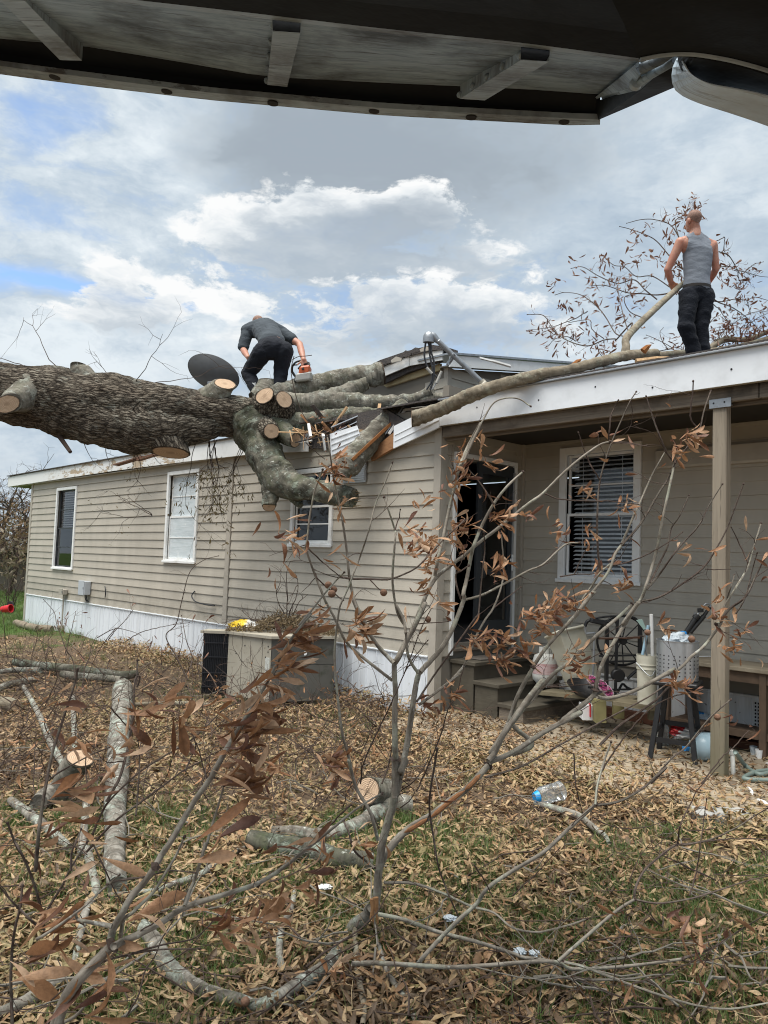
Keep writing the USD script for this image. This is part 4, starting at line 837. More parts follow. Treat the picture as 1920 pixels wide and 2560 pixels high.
h1 = hand(wR, wR+np.array([.018, .0, -.085]), np.array([-.9, -.2, 0]), np.array([-.5, .3, -.5]), np.array([-.7, -.2, -.5]))+hand(wL, wL+np.array([.08, .05, -.03]), np.array([0, .2, .9]), np.array([.3, .2, -.8]), np.array([.6, .3, .4]))
part(saw_man, 'body', fuse(U1()+L1(-.014)+A1+sk+h1, .018, 6), SKIN, smooth=True)
part(saw_man, 'hair', above(fuse([m3.Manifold.hull_points(sph(hd_+np.array([0, 0, .022]), (.083, .088, .083)))], .014, 2), hd_-hf*.005, -hf), SCALP, smooth=True)
for e in (-1, 1): part(saw_man, 'eye', lathe([(0, -.010), (.008, -.006), (.010, 0), (.008, .006), (0, .010)], 10, hd_+hf*.108+np.array([e*.031, .01, .015])), WHITE)
sleeve = chain([(sL, .088), (sL*.45+eL*.55, .082), (sL*.12+eL*.88, .078)])+chain([(sR, .088), (sR*.6+eR*.4, .084), (sR*.42+eR*.58, .080)])
part(saw_man, 'shirt', wrinkle(fuse(U1(.018)[1:]+[hullpts(sph(wa, (.178, .148, .14)), sph(wa*.55+pe*.45, (.185, .155, .135)))]+sleeve, .016, 4), .010, (11, 14, 20), 4), TEE, smooth=True)
part(saw_man, 'trousers', wrinkle(fuse([hullpts(sph(pe, (.185, .155, .14)), sph(pe*.75+wa*.25, (.172, .142, .12)), sph(hL, (.125, .13, .12)), sph(hR, (.125, .13, .12)))]+L1(.026)+chain([(kL, .098), (kL*.4+aL*.6, .088), (aL, .082)])+chain([(kR, .098), (kR*.4+aR*.6, .09), (aR, .084)]), .018, 4), .014, (11, 11, 14), 9), NAVY, smooth=True)
part(saw_man, 'trouser_mark', [oriented(q1(395, 1090, -.03), q1(440, 1135, -.02), .012, .012), oriented(q1(415, 1100, -.03), q1(455, 1160, -.02), .01, .01), oriented(q1(430, 1085, -.03), q1(425, 1150, -.02), .01, .01)], WHITE)
part(saw_man, 'boot', boot(aL, np.array([-.2, .9, 0])), BOOT, smooth=True); part(saw_man, 'boot', boot(aR, np.array([.2, .9, 0])), BOOT, smooth=True)
GLOVE = look('work_glove', (.035, .033, .035), .8)
# the chainsaw in his right hand
ORANGE = look('orange_plastic', (.46, .10, .035), .4, spots=((.34, .08, .03), 20, .5, .75)); GREYP = look('pale_grey_plastic', (.36, .36, .34), .5, spots=((.24, .24, .23), 22, .5, .75)); BLACKP = look('black_plastic', (.018, .018, .018), .5)
saw = thing('chainsaw', 'orange and grey chainsaw held in the right hand of the stooping person', 'chainsaw', q1(1110, 1080, -.05))
sx, sz, sy = RT, UP, FW
c0 = q1(1112, 985, .0); k = ZS/FPX/5.53
def sbox(x0, x1, y0, y1, d0, d1, bev): 
    b = hexa(x0*k, x1*k, d0, d1, -y1*k, -y0*k, bev); v = np.array(b.vertices); cr, sr = math.cos(.14), math.sin(.14)
    X, Z = v[:, 0]*cr-v[:, 2]*sr*-1, v[:, 2]*cr+v[:, 0]*sr; return c0+np.outer(X, sx)+np.outer(v[:, 1], sy)+np.outer(Z, sz), np.array(b.faces)
bd = part(saw, 'motor_housing', sbox(-105, 112, -15, 98, -.14, .14, .018), GREYP, smooth=30)
part(saw, 'top_cover', sbox(-72, 78, -112, 6, -.13, .12, .020), ORANGE, smooth=30)
part(saw, 'cover_screw', lathe([(0, 0), (.018, 0), (.018, .008), (0, .012)], 16, c0-sy*.138+sz*62*k-sx*5*k, -sy), BLACKP)
part(saw, 'side_plate', sbox(-122, -104, -5, 92, -.10, .10, .006), BLACKP)
part(saw, 'rear_handle', [tube(spline([c0+sx*a*k+sz*b*k+sy*d for a, b, d in pl], 24), .014, 10) for pl in ([(60, 95, -.1), (75, 135, -.06), (40, 160, 0), (-40, 150, .06), (-95, 110, .1)],)], BLACKP, smooth=True)
part(saw, 'front_handle', [tube(spline([c0+sx*a*k+sz*b*k+sy*d for a, b, d in ((-90, -40, .12), (-170, 40, .12), (-180, 130, .10), (-130, 200, .10), (-40, 225, .12), (60, 190, .14))], 30), .013, 10)], BLACKP, smooth=True)
part(saw, 'hand_guard', [tube(spline([c0+sx*a*k+sz*b*k+sy*d for a, b, d in ((-150, 30, .16), (-195, 110, .18), (-175, 170, .18), (-120, 178, .17))], 20), .010, 8)], BLACKP, smooth=True)
br = part(saw, 'guide_bar', [oriented(c0+sy*.14-sz*40*k, c0+sy*.50-sz*25*k-sx*.02, .006, .075, up=sz, bev=.002)], ALU)
part(br, 'chain', [tube(spline([c0+sy*.14-sz*(40*k-.04), c0+sy*.50-sz*(25*k-.04)-sx*.02, c0+sy*.54-sz*25*k-sx*.02, c0+sy*.50-sz*(25*k+.04)-sx*.02, c0+sy*.14-sz*(40*k+.04)], 30), .006, 5)], BLACKP)
# ------------------------------------------------------------------ on the roof and the wall
# grey satellite dish seen from behind
dz_ = 11.2; dc = at(531, 934, dz_)
dish = thing('satellite_dish', 'dark grey oval satellite dish seen from behind on the roof beyond the trunk', 'satellite dish', at(520, 985, dz_))
DISH = look('dish_grey', (.105, .110, .115), .6, spots=((.075, .08, .085), 5, .4, .7))
dn = unit(FW*.82+RT*.15+UP*.35); dx = unit(np.cross(UP+RT*.42, dn)); dy = np.cross(dn, dx)
V, F = [], []; nr, ns = 10, 48; rx, ry = 69*dz_/FPX, 44*dz_/FPX
for side_ in (0, 1):
    for i in range(nr+1):
        r = i/nr
        for j in range(ns):
            t = 2*math.pi*j/ns; V.append(dc+dx*rx*r*math.cos(t)+dy*ry*r*math.sin(t)+dn*(.09*r*r-.05+.012*side_))
o = (nr+1)*ns
for s_ in (0, 1):
    for i in range(nr):
        for j in range(ns):
            a, b = s_*o+i*ns+j, s_*o+i*ns+(j+1) % ns; q = [(a, b, b+ns), (a, b+ns, a+ns)]; F += q if s_ else [x[::-1] for x in q]
for j in range(ns): a, b = nr*ns+j, nr*ns+(j+1) % ns; F += [(a, a+o, b), (b, a+o, b+o)]
part(dish, 'reflector', (np.array(V), np.array(F)), DISH, smooth=40)
part(dish, 'bracket', [oriented(dc-dn*.06-UP*.10, dc-dn*.06-UP*.25, .10, .05, bev=.006), oriented(dc-dn*.10-UP*.16, dc-dn*.10-UP*.24, .07, .06, bev=.006)], GALV)
part(dish, 'mast', tube(spline([dc-dn*.10-UP*.18, dc-dn*.12-UP*.36, dc-dn*.15-UP*.60], 12), .025, 12), GALV, smooth=True)
part(dish, 'feed_arm', bar(dc-dy*ry*.9+dn*.05, dc-dy*ry*.7+dn*.45, .015), GALV)
# bent electrical service mast
mz = 9.6
mast = thing('service_mast', 'leaning galvanised service mast with curved weatherhead and cut black wires', 'electrical mast', at(1215, 958, mz))
part(mast, 'pipe', tube([at(1092, 850, mz-.1), at(1212, 962, mz), at(1235, 985, mz)], 6.3*mz/FPX, 16), GALV, smooth=True)
part(mast, 'coupling', [tube([at(1202, 952, mz), at(1216, 966, mz)], 8.4*mz/FPX, 16), tube([at(1201, 968, mz-.05), at(1216, 955, mz-.05)], 5*mz/FPX, 12)], look('pvc_beige', (.46, .43, .36), .5), smooth=True)
part(mast, 'weatherhead', lathe([(0, .080), (.022, .078), (.05, .062), (.068, .03), (.073, -.01), (.072, -.055), (.064, -.055), (.05, .0), (0, .03)], 20, at(1072, 845, mz-.1), unit(UP+RT*.05)), GALV, smooth=40)
part(mast, 'neck', tube(spline([at(1075, 840, mz-.1), at(1083, 841, mz-.1), at(1096, 854, mz-.1)], 10), np.linspace(.055, .034, 10), 14), GALV, smooth=True)
part(mast, 'clamp', [tube(spline([at(1126, 898, mz-.09), at(1133, 884, mz-.16), at(1140, 892, mz-.05)], 10), .008, 6), oriented(at(1120, 910, mz), at(1134, 890, mz-.03), .05, .03), oriented(at(1118, 908, mz), at(1122, 914, mz), .07, .02)], GALV)
WIRE = look('black_cable', (.03, .032, .036), .6); 
for k, w in enumerate(([(1064, 856), (1061, 885), (1064, 905), (1072, 922), (1090, 940), (1096, 948)], [(1072, 856), (1075, 890), (1080, 915), (1082, 935), (1078, 955), (1066, 974)], [(1077, 856), (1078, 880), (1085, 905), (1085, 935), (1082, 955), (1075, 975)])):
    part(mast, 'wire', tube(spline([at(x, y, mz-.12) for x, y in w], 24), .0115, 8), WIRE, smooth=True)
part(mast, 'connector', [bar(at(1066, 919, mz-.14), at(1080, 934, mz-.14), .018, 8), bar(at(1104, 928, mz-.14), at(1091, 958, mz-.14), .016, 8, .02)], look('tape_grey', (.36, .35, .32), .7))
part(mast, 'guy_wire', bar(at(1092, 955, mz-.13), at(1080, 974, mz-.13), .007, 6), GALV)
part(house, 'torn_flashing', [oriented(at(1200, 895, 10.2), at(1232, 903, 10.15), .06, .02), oriented(at(1232, 903, 10.15), at(1277, 916, 10.1), .09, .02)], WHITE)
# meter boxes low on the long wall
for (t0, t1, z0, z1, dd, lb, cat) in ((-9.27, -8.72, .775, 1.035, .12, 'larger pale grey utility box on the wall with two short cables', 'utility box'), (-10.27, -9.86, .72, .83, .09, 'smaller beige utility box on the wall with a conduit below', 'utility box')):
    big = t0 > -9.5; u = thing('utility_box', lb, cat, loc((t0+t1)/2, -.05, z0))
    m = look('box_grey' if big else 'box_beige', (.42, .45, .48) if big else (.36, .33, .28), .5)
    w = (t1-t0)*.42; c = (t0+t1)/2
    part(u, 'case', hbox(c-w/2-.01, c+w/2+.02, -.024-dd, -.02, z0, z1, .012), m, smooth=30); part(u, 'lid', hbox(c-w/2-.02, c+w/2+.01, -.036-dd, -.026-dd, z0-.006, z1+.01, .004), m)
    part(u, 'latch', hbox(c+w/2-.015, c+w/2+.002, -.045-dd, -.037-dd, (z0+z1)/2-.02, (z0+z1)/2+.02), GALV)
    if big:
        for q_ in (-.03, .03): part(u, 'cable', tube(spline([loc(c+q_, -.06, z0), loc(c+q_+.02, -.05, z0-.09), loc(c+q_+.05, -.03, z0-.13)], 10), .009, 6), WIRE)
    else: part(u, 'conduit', tube([loc(c, -.06, z0), loc(c, -.06, -.05)], .016, 8), m)
cb = lone('loose_cable', [tube(spline([loc(-8.22, -.03, .97), loc(-8.15, -.05, .93), loc(-8.13, -.05, .85), loc(-8.16, -.04, .77)], 14), .009, 6)], WIRE, 'short black cable end looping from the wall beside the larger utility box', 'cable')
lone('loose_cable', [tube(spline([loc(-4.98, -.03, 1.05), loc(-5.02, -.06, .98), loc(-4.9, -.06, .90), loc(-4.6, -.05, .87), loc(-4.38, -.04, .87)], 16), .010, 6)], WIRE, 'curved dead cable on the siding left of the house joint', 'cable')

# ------------------------------------------------------------------ air conditioner by the wall, buried in debris
def gp(px, py, z=0): return ground_at(px, py, z)
top = .74
def ac_pt(px, py, z): return ground_at(px, py, z)
A1_ = ac_pt(510, 1576, top); A2_ = ac_pt(572, 1578, top); A3_ = ac_pt(680, 1590, top); A4_ = ac_pt(838, 1590, top)
BACK = unit(np.array([A1_[0]-A2_[0], A1_[1]-A2_[1], 0])); 
ac = thing('air_conditioner', 'old beige air conditioning unit by the wall heaped with leaves and twigs', 'air conditioner', (A2_+A4_)/2*np.array([1, 1, 0]))
ACB = look('ac_beige', (.36, .335, .275), .5, spots=[((.29, .265, .21), 3, .4, .7), ((.15, .125, .085), 16, .62, .75)]); ACG = look('ac_grey', (.105, .103, .092), .5, spots=[((.08, .078, .068), 3, .4, .7), ((.035, .04, .024), 7, .55, .72)]); GRILL = look('ac_grille', (.010, .011, .014), .5)
def quadbox(a, b, h0, h1, depth, th=None):
    """An upright slab from ground point a to b, h0..h1 high, running back by DEPTH (a vector)."""
    a, b = np.array([a[0], a[1], 0]), np.array([b[0], b[1], 0]); z = np.array([0, 0, 1.0])
    P = [a+z*h0, b+z*h0, b+depth+z*h0, a+depth+z*h0, a+z*h1, b+z*h1, b+depth+z*h1, a+depth+z*h1]
    return np.array(P), np.array([(0, 2, 1), (0, 3, 2), (4, 5, 6), (4, 6, 7), (0, 1, 5), (0, 5, 4), (1, 2, 6), (1, 6, 5), (2, 3, 7), (2, 7, 6), (3, 0, 4), (3, 4, 7)])
hb = -unit(np.array([FW[0], FW[1], 0]))*-.45
A2g, A3g, A4g, A1g = [np.array([q[0], q[1], 0]) for q in (A2_, A3_, A4_, A1_)]
m1 = A2g+(A3g-A2g)*.33; m2 = A2g+(A3g-A2g)*.80
for a, b, m_, nm_ in ((A2g, m1, ACB, 'front_panel'), (m1, m2, ACB, 'front_panel'), (m2, A3g, ACB, 'corner_panel')):
    e = unit(b-a)*.003; part(ac, nm_, quadbox(a+e, b-e, .02, top-.03, hb*.35), m_)
e = unit(A4g-A3g)*.003; md = .42
part(ac, 'side_panel', quadbox(A3g+e, A4g-e, .02, md, hb*.4), ACG); part(ac, 'side_panel', quadbox(A3g+e, A4g-e, md+.006, top-.03, hb*.4), ACG)
part(ac, 'base_pan', quadbox(A2g-unit(A4g-A2g)*.01, A4g+unit(A4g-A2g)*.01, -.03, .03, hb*.5), ACB)
part(ac, 'top_cover', [(np.array([p+np.array([0, 0, z]) for z in (top-.03, top) for p in (A2g-hb*.05, A3g-hb*.09, A4g-hb*.05+RT*.04*np.array([1, 1, 0]), A4g+hb*1.0, A1g+hb*.5, A1g-RT*.04*np.array([1, 1, 0]))]), np.array([(0, 2, 1), (0, 3, 2), (0, 4, 3), (0, 5, 4), (6, 7, 8), (6, 8, 9), (6, 9, 10), (6, 10, 11)]+[f for j in range(6) for f in ((j, (j+1) % 6, 6+(j+1) % 6), (j, 6+(j+1) % 6, 6+j))]))], ACB)
gd = A1g-A2g
part(ac, 'coil', quadbox(A1g+hb*.02, A2g+hb*.02, .02, top-.03, hb*.5), GRILL)
for i in range(14): q_ = A2g+gd*(i+.5)/14; part(ac, 'grille_bar', bar(q_+np.array([0, 0, .03]), q_+np.array([0, 0, top-.04]), .004, 5), GRILL)
for h_ in (.10, .26, .44, .60): part(ac, 'grille_rod', bar(A2g+np.array([0, 0, h_])-hb*.01, A1g+np.array([0, 0, h_])-hb*.01, .006, 5), GRILL)
for x_, z_ in ((.93, .62), (.93, .56), (.88, .50), (.2, .5), (.4, .6)): part(ac, 'screw', lathe([(0, 0), (.009, 0), (.006, .004), (0, .005)], 8, A2g+(A3g-A2g)*x_+np.array([0, 0, z_])-hb*.001, -hb), BLACKM)
part(ac, 'rating_label', quadbox(A3g-unit(A3g-A2g)*.085-hb*.004, A3g-unit(A3g-A2g)*.02-hb*.004, .24, .50, hb*.004), look('faded_label', (.50, .52, .48), .6, spots=((.36, .36, .33), 30, .4, .7)))
part(ac, 'paint_spot', disc(A3g+(A4g-A3g)*.53+np.array([0, 0, .55])-hb*.004, -hb, .022, .028, (0, 0, 1), 14, .003, .2, 3), WHITE)
# the heap on top
rg = np.random.default_rng(17)
ctr = (A2g+A4g)/2+hb*.55
heap = thing('debris_heap', 'heap of dry leaves and twigs lying on the air conditioning unit', 'debris', ctr+np.array([0, 0, top]))
HEAPL = leaf_look('heap_leaf', [(.11, .075, .04), (.17, .12, .065), (.21, .165, .10), (.10, .085, .04), (.24, .19, .125), (.075, .05, .03)])
hl = []
for k in range(2400):
    u_, v_ = rg.random(), rg.random(); p_ = A2g+(A4g-A2g)*u_+hb*(v_*1.1-.06); hgt = .20*math.exp(-((u_-.50)/.25)**2)*rg.random()+.03*rg.random()
    hl.append(leaf_at(p_+np.array([0, 0, top+hgt]), rg.normal(size=3)*np.array([1, 1, .4]), rg, rg.uniform(.5, .95)))
part(heap, 'leaves', hl, HEAPL, smooth=True, kind='stuff')
tw = []
for k in range(120):
    p_ = ctr+RT*rg.normal()*.28+np.array([0, 0, top+.08]); tw += twigs(p_, rg.normal(size=3)*np.array([1, 1, .45])+np.array([0, 0, .28]), rg.uniform(.12, .34), .0035, rg, 1, 6)
for d_, L in (((.25, 0, 1), .75), ((.4, -.1, .9), .60), ((-.3, .1, .8), .45), ((-.9, -.1, .6), .6), ((.75, 0, .6), .45)): tw += twigs(ctr+RT*.02+np.array([0, 0, top+.1]), d_, L, .008, rg, 2, 10)
part(heap, 'twigs', tw, DARKTWIG, kind='stuff')
# the yellow and white bag
def blob_mesh(c, r, amp, freq, seed, sub=4, flat=None):
    s = trimesh.creation.icosphere(sub, 1.0); v = np.array(s.vertices); d = 1+amp*(meshkit.fbm(v*freq+seed, 4, seed)-.5)*2; v = v*d[:, None]*np.asarray(r)
    if flat is not None: v[:, 2] = np.maximum(v[:, 2], flat)
    return v+np.asarray(c), np.array(s.faces)
bc0 = A2g+hb*.50+(A4g-A2g)*.12
def bag_look():
    g = Net(); P = g.pos(); s = g('vector_math', 'value', math_type='dot_product', vector1=P, vector2=tuple(RT)); x0 = float((bc0+RT*.05)@RT)
    c = g.mix(g.fr(g.add(s, g.mul(g.sub(g.noise(P, 14, 3), .5), .12)), x0-.02, x0+.02), (.74, .50, .02), (.66, .66, .63)); 
    return g.done('bag_plastic', surface=g('principled_bsdf', 'BSDF', base_color=c, roughness=.35, normal=g.bump(g.noise(P, 24, 5, .7), .02)))
bc = A2g*.98+A3g*.02; bc = A2g+hb*.50+(A4g-A2g)*.12
lone('plastic_bag', blob_mesh(bc+np.array([0, 0, top+.02]), (.19, .11, .10), .35, 2.6, 4, 4, -.02), bag_look(), 'crumpled yellow and white plastic bag on the air conditioning unit', 'plastic bag', smooth=True)

# ------------------------------------------------------------------ far left: trees, shed, edging
hz_rng = np.random.default_rng(23)
def leafcards(pts, rg, size, m, parent, name='crown'):
    n = len(pts); d = rg.normal(size=(n, 3)); d /= np.linalg.norm(d, axis=1, keepdims=True); e = np.cross(d, rg.normal(size=(n, 3))); e /= np.linalg.norm(e, axis=1, keepdims=True)
    s = size*rg.uniform(.5, 1.4, (n, 1)); V = np.stack([pts-d*s, pts+e*s*.35, pts+d*s, pts-e*s*.35], 1).reshape(-1, 3); b = np.arange(n)[:, None]*4
    return part(parent, name, (V, np.vstack([b+[0, 1, 2], b+[0, 2, 3]])), m, kind='stuff')
TW = {'olive': leaf_look('olive_foliage', [(.10, .095, .06), (.14, .125, .08), (.18, .15, .10)]), 'rust': leaf_look('rusty_foliage', [(.20, .13, .07), (.26, .17, .09), (.15, .11, .065)]), 'green': leaf_look('green_foliage', [(.035, .05, .018), (.05, .07, .025), (.07, .08, .03)])}
def far_tree(px, Z, h, rad, kind, label, dens=900, bare=False, n=0):
    g0 = at(px, 1500, Z); g0[2] = 0; rg = np.random.default_rng(int(abs(px)*7+Z)); t_ = thing('tree', label, 'tree', g0, group=None)
    tr_ = [tube(spline([g0+np.array([0, 0, -.1]), g0+np.array([rg.normal()*.2, 0, h*.4]), g0+np.array([rg.normal()*.4, rg.normal()*.3, h*.8])], 14), np.linspace(.035*h**.9, .015*h**.8, 14), 8)]
    for k in range(16 if bare else 9): tr_ += twigs(g0+np.array([0, 0, h*rg.uniform(.25, .75)]), (rg.normal(), rg.normal(), rg.uniform(.3, 1.3)), h*rg.uniform(.25, .5), .012*h**.7, rg, 3 if bare else 2, 7, 0, None, (0, 1), None, None, (3, 5))
    part(t_, 'trunk', tr_, DARKTWIG)
    pts = []
    for k in range(26):
        c = g0+np.array([rg.normal()*rad*.55, rg.normal()*rad*.55, h*rg.uniform(.30, .95)]); pts.append(c+rg.normal(size=(dens//26, 3))*rad*.22)
    if not bare or dens: leafcards(np.vstack(pts), rg, .11 if not bare else .08, TW[kind], t_)
far_tree(20, 27, 3.0, 1.3, 'rust', 'rusty brown bushy tree at the far left beyond the lawn', 800, True)
far_tree(-40, 25, 2.4, 1.5, 'olive', 'low olive thicket at the left frame edge', 700)
far_tree(50, 36, 4.6, 1.6, 'rust', 'thin nearly bare tree behind the house end', 420, True)
far_tree(5, 40, 5.4, 2.0, 'olive', 'tallest bare branched tree at the far left', 420, True)
far_tree(75, 33, 2.8, 1.5, 'olive', 'olive bushy tree touching the house end', 500)
for k, (x, Z) in enumerate(((95, 48), (30, 52), (-60, 50))): far_tree(x, Z, 4.4, 2.6, 'olive', ('distant olive tree behind the house end', 'distant olive tree between the bare trees', 'distant tree at the far left edge')[k], 700)
shed = thing('shed', 'low distant shed with a pale brown roof behind the left trees', 'shed', at(60, 1470, 30)*np.array([1, 1, 0]))
s0 = at(62, 1400, 30); part(shed, 'roof', [oriented(np.array([s0[0]-2.2, s0[1], 1.45]), np.array([s0[0]+2.4, s0[1], 1.70]), 2.6, .08)], look('shed_roof', (.21, .18, .14), .8)); part(shed, 'wall', hexa(s0[0]-2, s0[0]+2.2, s0[1]-.9, s0[1]+1, 0, 1.45), look('shed_wall', (.10, .085, .07), .9))
# thin bush by the house end with a red flag-like bucket
bush = thing('bush', 'bare thin stemmed bush on the lawn beside the house end', 'bush', at(25, 1510, 19.5)*np.array([1, 1, 0]))
bt = []
for k in range(13): bt += twigs(at(25+hz_rng.normal()*9, 1530, 19)*np.array([1, 1, 0]), (hz_rng.normal()*.18, hz_rng.normal()*.18, 1), 1.25, .008, hz_rng, 1, 8)
part(bush, 'stems', bt, DARKTWIG)
rb = thing('red_bucket', 'bright red plastic bucket lying on the lawn at the left edge', 'bucket', at(18, 1518, 16.5)*np.array([1, 1, 0]))
part(rb, 'bucket', lathe(np.array([(0, -.15), (.09, -.15), (.115, .12), (.125, .12), (.125, .14), (.105, .14), (.08, -.13), (0, -.13)])*.75, 20, at(17, 1522, 16.5), (.8, -.2, .12)), look('red_plastic', (.50, .02, .025), .4), smooth=40)
part(rb, 'wheel', lathe([(0, -.03), (.07, -.03), (.07, .03), (0, .03)], 16, at(26, 1511, 16.6), (.2, 1, 0)), BLACKP)
EDGE = look('log_edging', (.22, .185, .135), .9, spots=((.13, .105, .075), 8, .4, .7), bump=(30, .01))
for k, (x0, x1, y0, y1) in enumerate(((40, 68, 1557, 1566), (70, 96, 1566, 1572), (94, 130, 1571, 1573), (133, 165, 1560, 1572))):
    a_, b_ = ground_at(x0, y0, .04), ground_at(x1, y1, .04)
    e_ = thing('edging_log', ('leftmost short round edging log at the end of the leaf bed', 'second short edging log from the left with a rounded end', 'longer edging log lying near the skirting corner', 'rightmost edging log half hidden by grass')[k], 'log', (a_+b_)/2)
    part(e_, 'log', tube([a_, a_*.7+b_*.3, a_*.3+b_*.7, b_], [.070, .078, .078, .070], 16, bumps=.06, freq=9, seed=k), EDGE, smooth=50)
# ------------------------------------------------------------------ the porch floor and what stands on it
ZF = .055
CONC = look('porch_concrete', (.32, .27, .20), .9, spots=[((.22, .18, .125), 4, .4, .7), ((.12, .085, .05), 9, .50, .70)], bump=(40, .004))
v_, f_ = hbox(.08, 6.8, -.95, PB+.05, -.2, ZF, .01); lone('porch_slab', (v_, f_), CONC, kind='structure')
def Pm(x, y, Z): return at(1500+x/3.95, 1480+y/3.95, Z)
def Pl(x, y, Z): return at(1280+x/3.95, 1500+y/3.95, Z)
def onfloor(px, py, z=ZF): return ground_at(px, py, z)
STEPW = look('step_boards', (.085, .074, .054), .85, spots=((.06, .05, .036), 6, .4, .7), bump=((4, 4, 30), .004))
steps = thing('entry_steps', 'weathered wooden entry steps below the dark doorway', 'steps', loc(.45, .75, ZF))
for i, (a, b, z) in enumerate(((.012, .34, .585), (.345, .66, .40), (.665, .98, .22))):
    part(steps, 'tread', hbox(a, b+.03, .22, 1.36, z-.04, z, .005), STEPW); part(steps, 'riser', hbox(a+.02, b, .24, 1.34, ZF, z-.042), BEAM if i == 2 else STEPW)
part(steps, 'doormat', hbox(.05, .30, .40, 1.05, .588, .60, .004), look('doormat', (.12, .105, .09), .95))
WHITEP = look('white_plastic', (.66, .66, .62), .4, spots=((.54, .53, .47), 6, .45, .75)); CREAM = look('cream_plastic', (.50, .485, .40), .5, spots=((.38, .355, .27), 5, .42, .72))
# gas cylinder
gc = onfloor(1362, 1732); gc = Pl(320, 830, 8.15)
tank = thing('gas_cylinder', 'white gas cylinder with a faded pink label beside the steps', 'gas cylinder', gc)
zt = (Pl(320, 480, 8.15)-gc)[2]; rr = 122/3.95*8.15/FPX
part(tank, 'body', lathe([(0, 0), (rr*.6, 0), (rr*.95, zt*.14), (rr, zt*.26), (rr, zt*.62), (rr*.86, zt*.80), (rr*.4, zt*.88), (0, zt*.9)], 28, gc), WHITEP, smooth=40)
part(tank, 'label', lathe([(rr+.002, zt*.30), (rr+.002, zt*.60), (rr+.0005, zt*.60), (rr+.0005, zt*.30)], 28, gc), look('pink_label', (.58, .43, .42), .6, spots=((.46, .22, .22), (12, 12, 60), .5, .66)))
part(tank, 'collar', [lathe([(rr*.5, zt*.86), (rr*.5, zt*1.04), (rr*.46, zt*1.04), (rr*.46, zt*.86)], 20, gc)], WHITEP); part(tank, 'valve', [bar(gc+np.array([0, 0, zt*.88]), gc+np.array([0, 0, zt*1.0]), .018), bar(gc+np.array([-.05, -.02, zt*.96]), gc+np.array([.03, 0, zt*.96]), .012)], look('blue_valve', (.02, .09, .30), .4))
part(tank, 'foot_ring', lathe([(rr*.62, -.02), (rr*.66, -.02), (rr*.66, .03), (rr*.62, .03)], 20, gc), WHITEP)
# tipped waste bin
bz = 7.75
binn = thing('waste_bin', 'large dirty cream plastic bin tipped against the porch wall', 'bin', Pl(620, 870, bz))
def taper(corners, depth, th=None):
    c = [np.asarray(q) for q in corners]; d = np.asarray(depth); P = np.array(c+[q+d for q in c]); return P, np.array([(0, 2, 1), (0, 3, 2), (4, 5, 6), (4, 6, 7), (0, 1, 5), (0, 5, 4), (1, 2, 6), (1, 6, 5), (2, 3, 7), (2, 7, 6), (3, 0, 4), (3, 4, 7)])
part(binn, 'side', taper([Pl(545, 860, bz), Pl(655, 880, bz-.12), Pl(470, 320, bz-.12), Pl(340, 365, bz)], FW*.05), CREAM)
part(binn, 'front', taper([Pl(655, 880, bz-.12), Pl(885, 800, bz-.02), Pl(700, 262, bz-.02), Pl(470, 320, bz-.12)], FW*.05), CREAM)
part(binn, 'back', taper([Pl(655, 880, bz+.2), Pl(860, 800, bz+.2), Pl(690, 275, bz+.2), Pl(470, 330, bz+.2)], FW*.02), CREAM)
part(binn, 'rim', [tube(spline([Pl(330, 372, bz), Pl(460, 312, bz-.13), Pl(705, 256, bz-.03)], 14), .014, 8), tube([Pl(705, 256, bz-.03), Pl(690, 250, bz+.2)], .014, 8)], CREAM, smooth=True)
# black spoked wheel on its stand
wz = 7.55
wh = thing('spoked_wheel_stand', 'black metal stand with spoked wheels leaning on the porch wall', 'stand', Pl(1080, 960, wz))
hub, ringr = Pl(1085, 400, wz+.05), 245/3.95*wz/FPX
part(wh, 'wheel_rim', tube([hub+RT*ringr*math.cos(a)+UP*ringr*math.sin(a) for a in np.linspace(.0, 2*np.pi, 49)], .012, 8), BLACKM, smooth=True)
for k in range(11): a = k*2*np.pi/11+.2; part(wh, 'spoke', bar(hub, hub+RT*ringr*math.cos(a)+UP*ringr*math.sin(a), .006, 6), BLACKM)
part(wh, 'hub', [tube([hub-FW*.06, hub+FW*.05], .035, 12)], BLACKM, smooth=40)
for x in (930, 1258): part(wh, 'upright', oriented(Pl(x, 955, wz), Pl(x+8, 205 if x > 1000 else 260, wz), .05, .03, up=RT), BLACKM)
part(wh, 'upright', oriented(Pl(1020, 925, wz-.05), Pl(1042, 180, wz-.05), .035, .02, up=RT), BLACKM)
for y in (372, 545, 602, 880): part(wh, 'crossbar', oriented(Pl(860, y+8, wz-.02), Pl(1262, y, wz-.02), .022, .016), BLACKM if y != 372 else look('rusty_bar', (.10, .045, .025), .8))
part(wh, 'arm', [tube(spline([Pl(722, 262, wz), Pl(740, 215, wz), Pl(800, 195, wz), Pl(920, 215, wz), Pl(1040, 205, wz)], 20), .016, 8), tube(spline([Pl(790, 190, wz), Pl(900, 168, wz), Pl(1050, 160, wz), Pl(1200, 172, wz), Pl(1262, 225, wz)], 20), .010, 8)], BLACKM, smooth=True)
part(wh, 'seat_pad', oriented(Pl(770, 200, wz-.02), Pl(925, 232, wz-.02), .10, .045, bev=.012), BLACKM, smooth=30)
l2 = Pl(1045, 742, wz-.04); part(wh, 'pulley', lathe([(0, -.03), (.055, -.03), (.065, -.02), (.065, .02), (.055, .03), (0, .03)], 24, l2, FW), BLACKM, smooth=40)
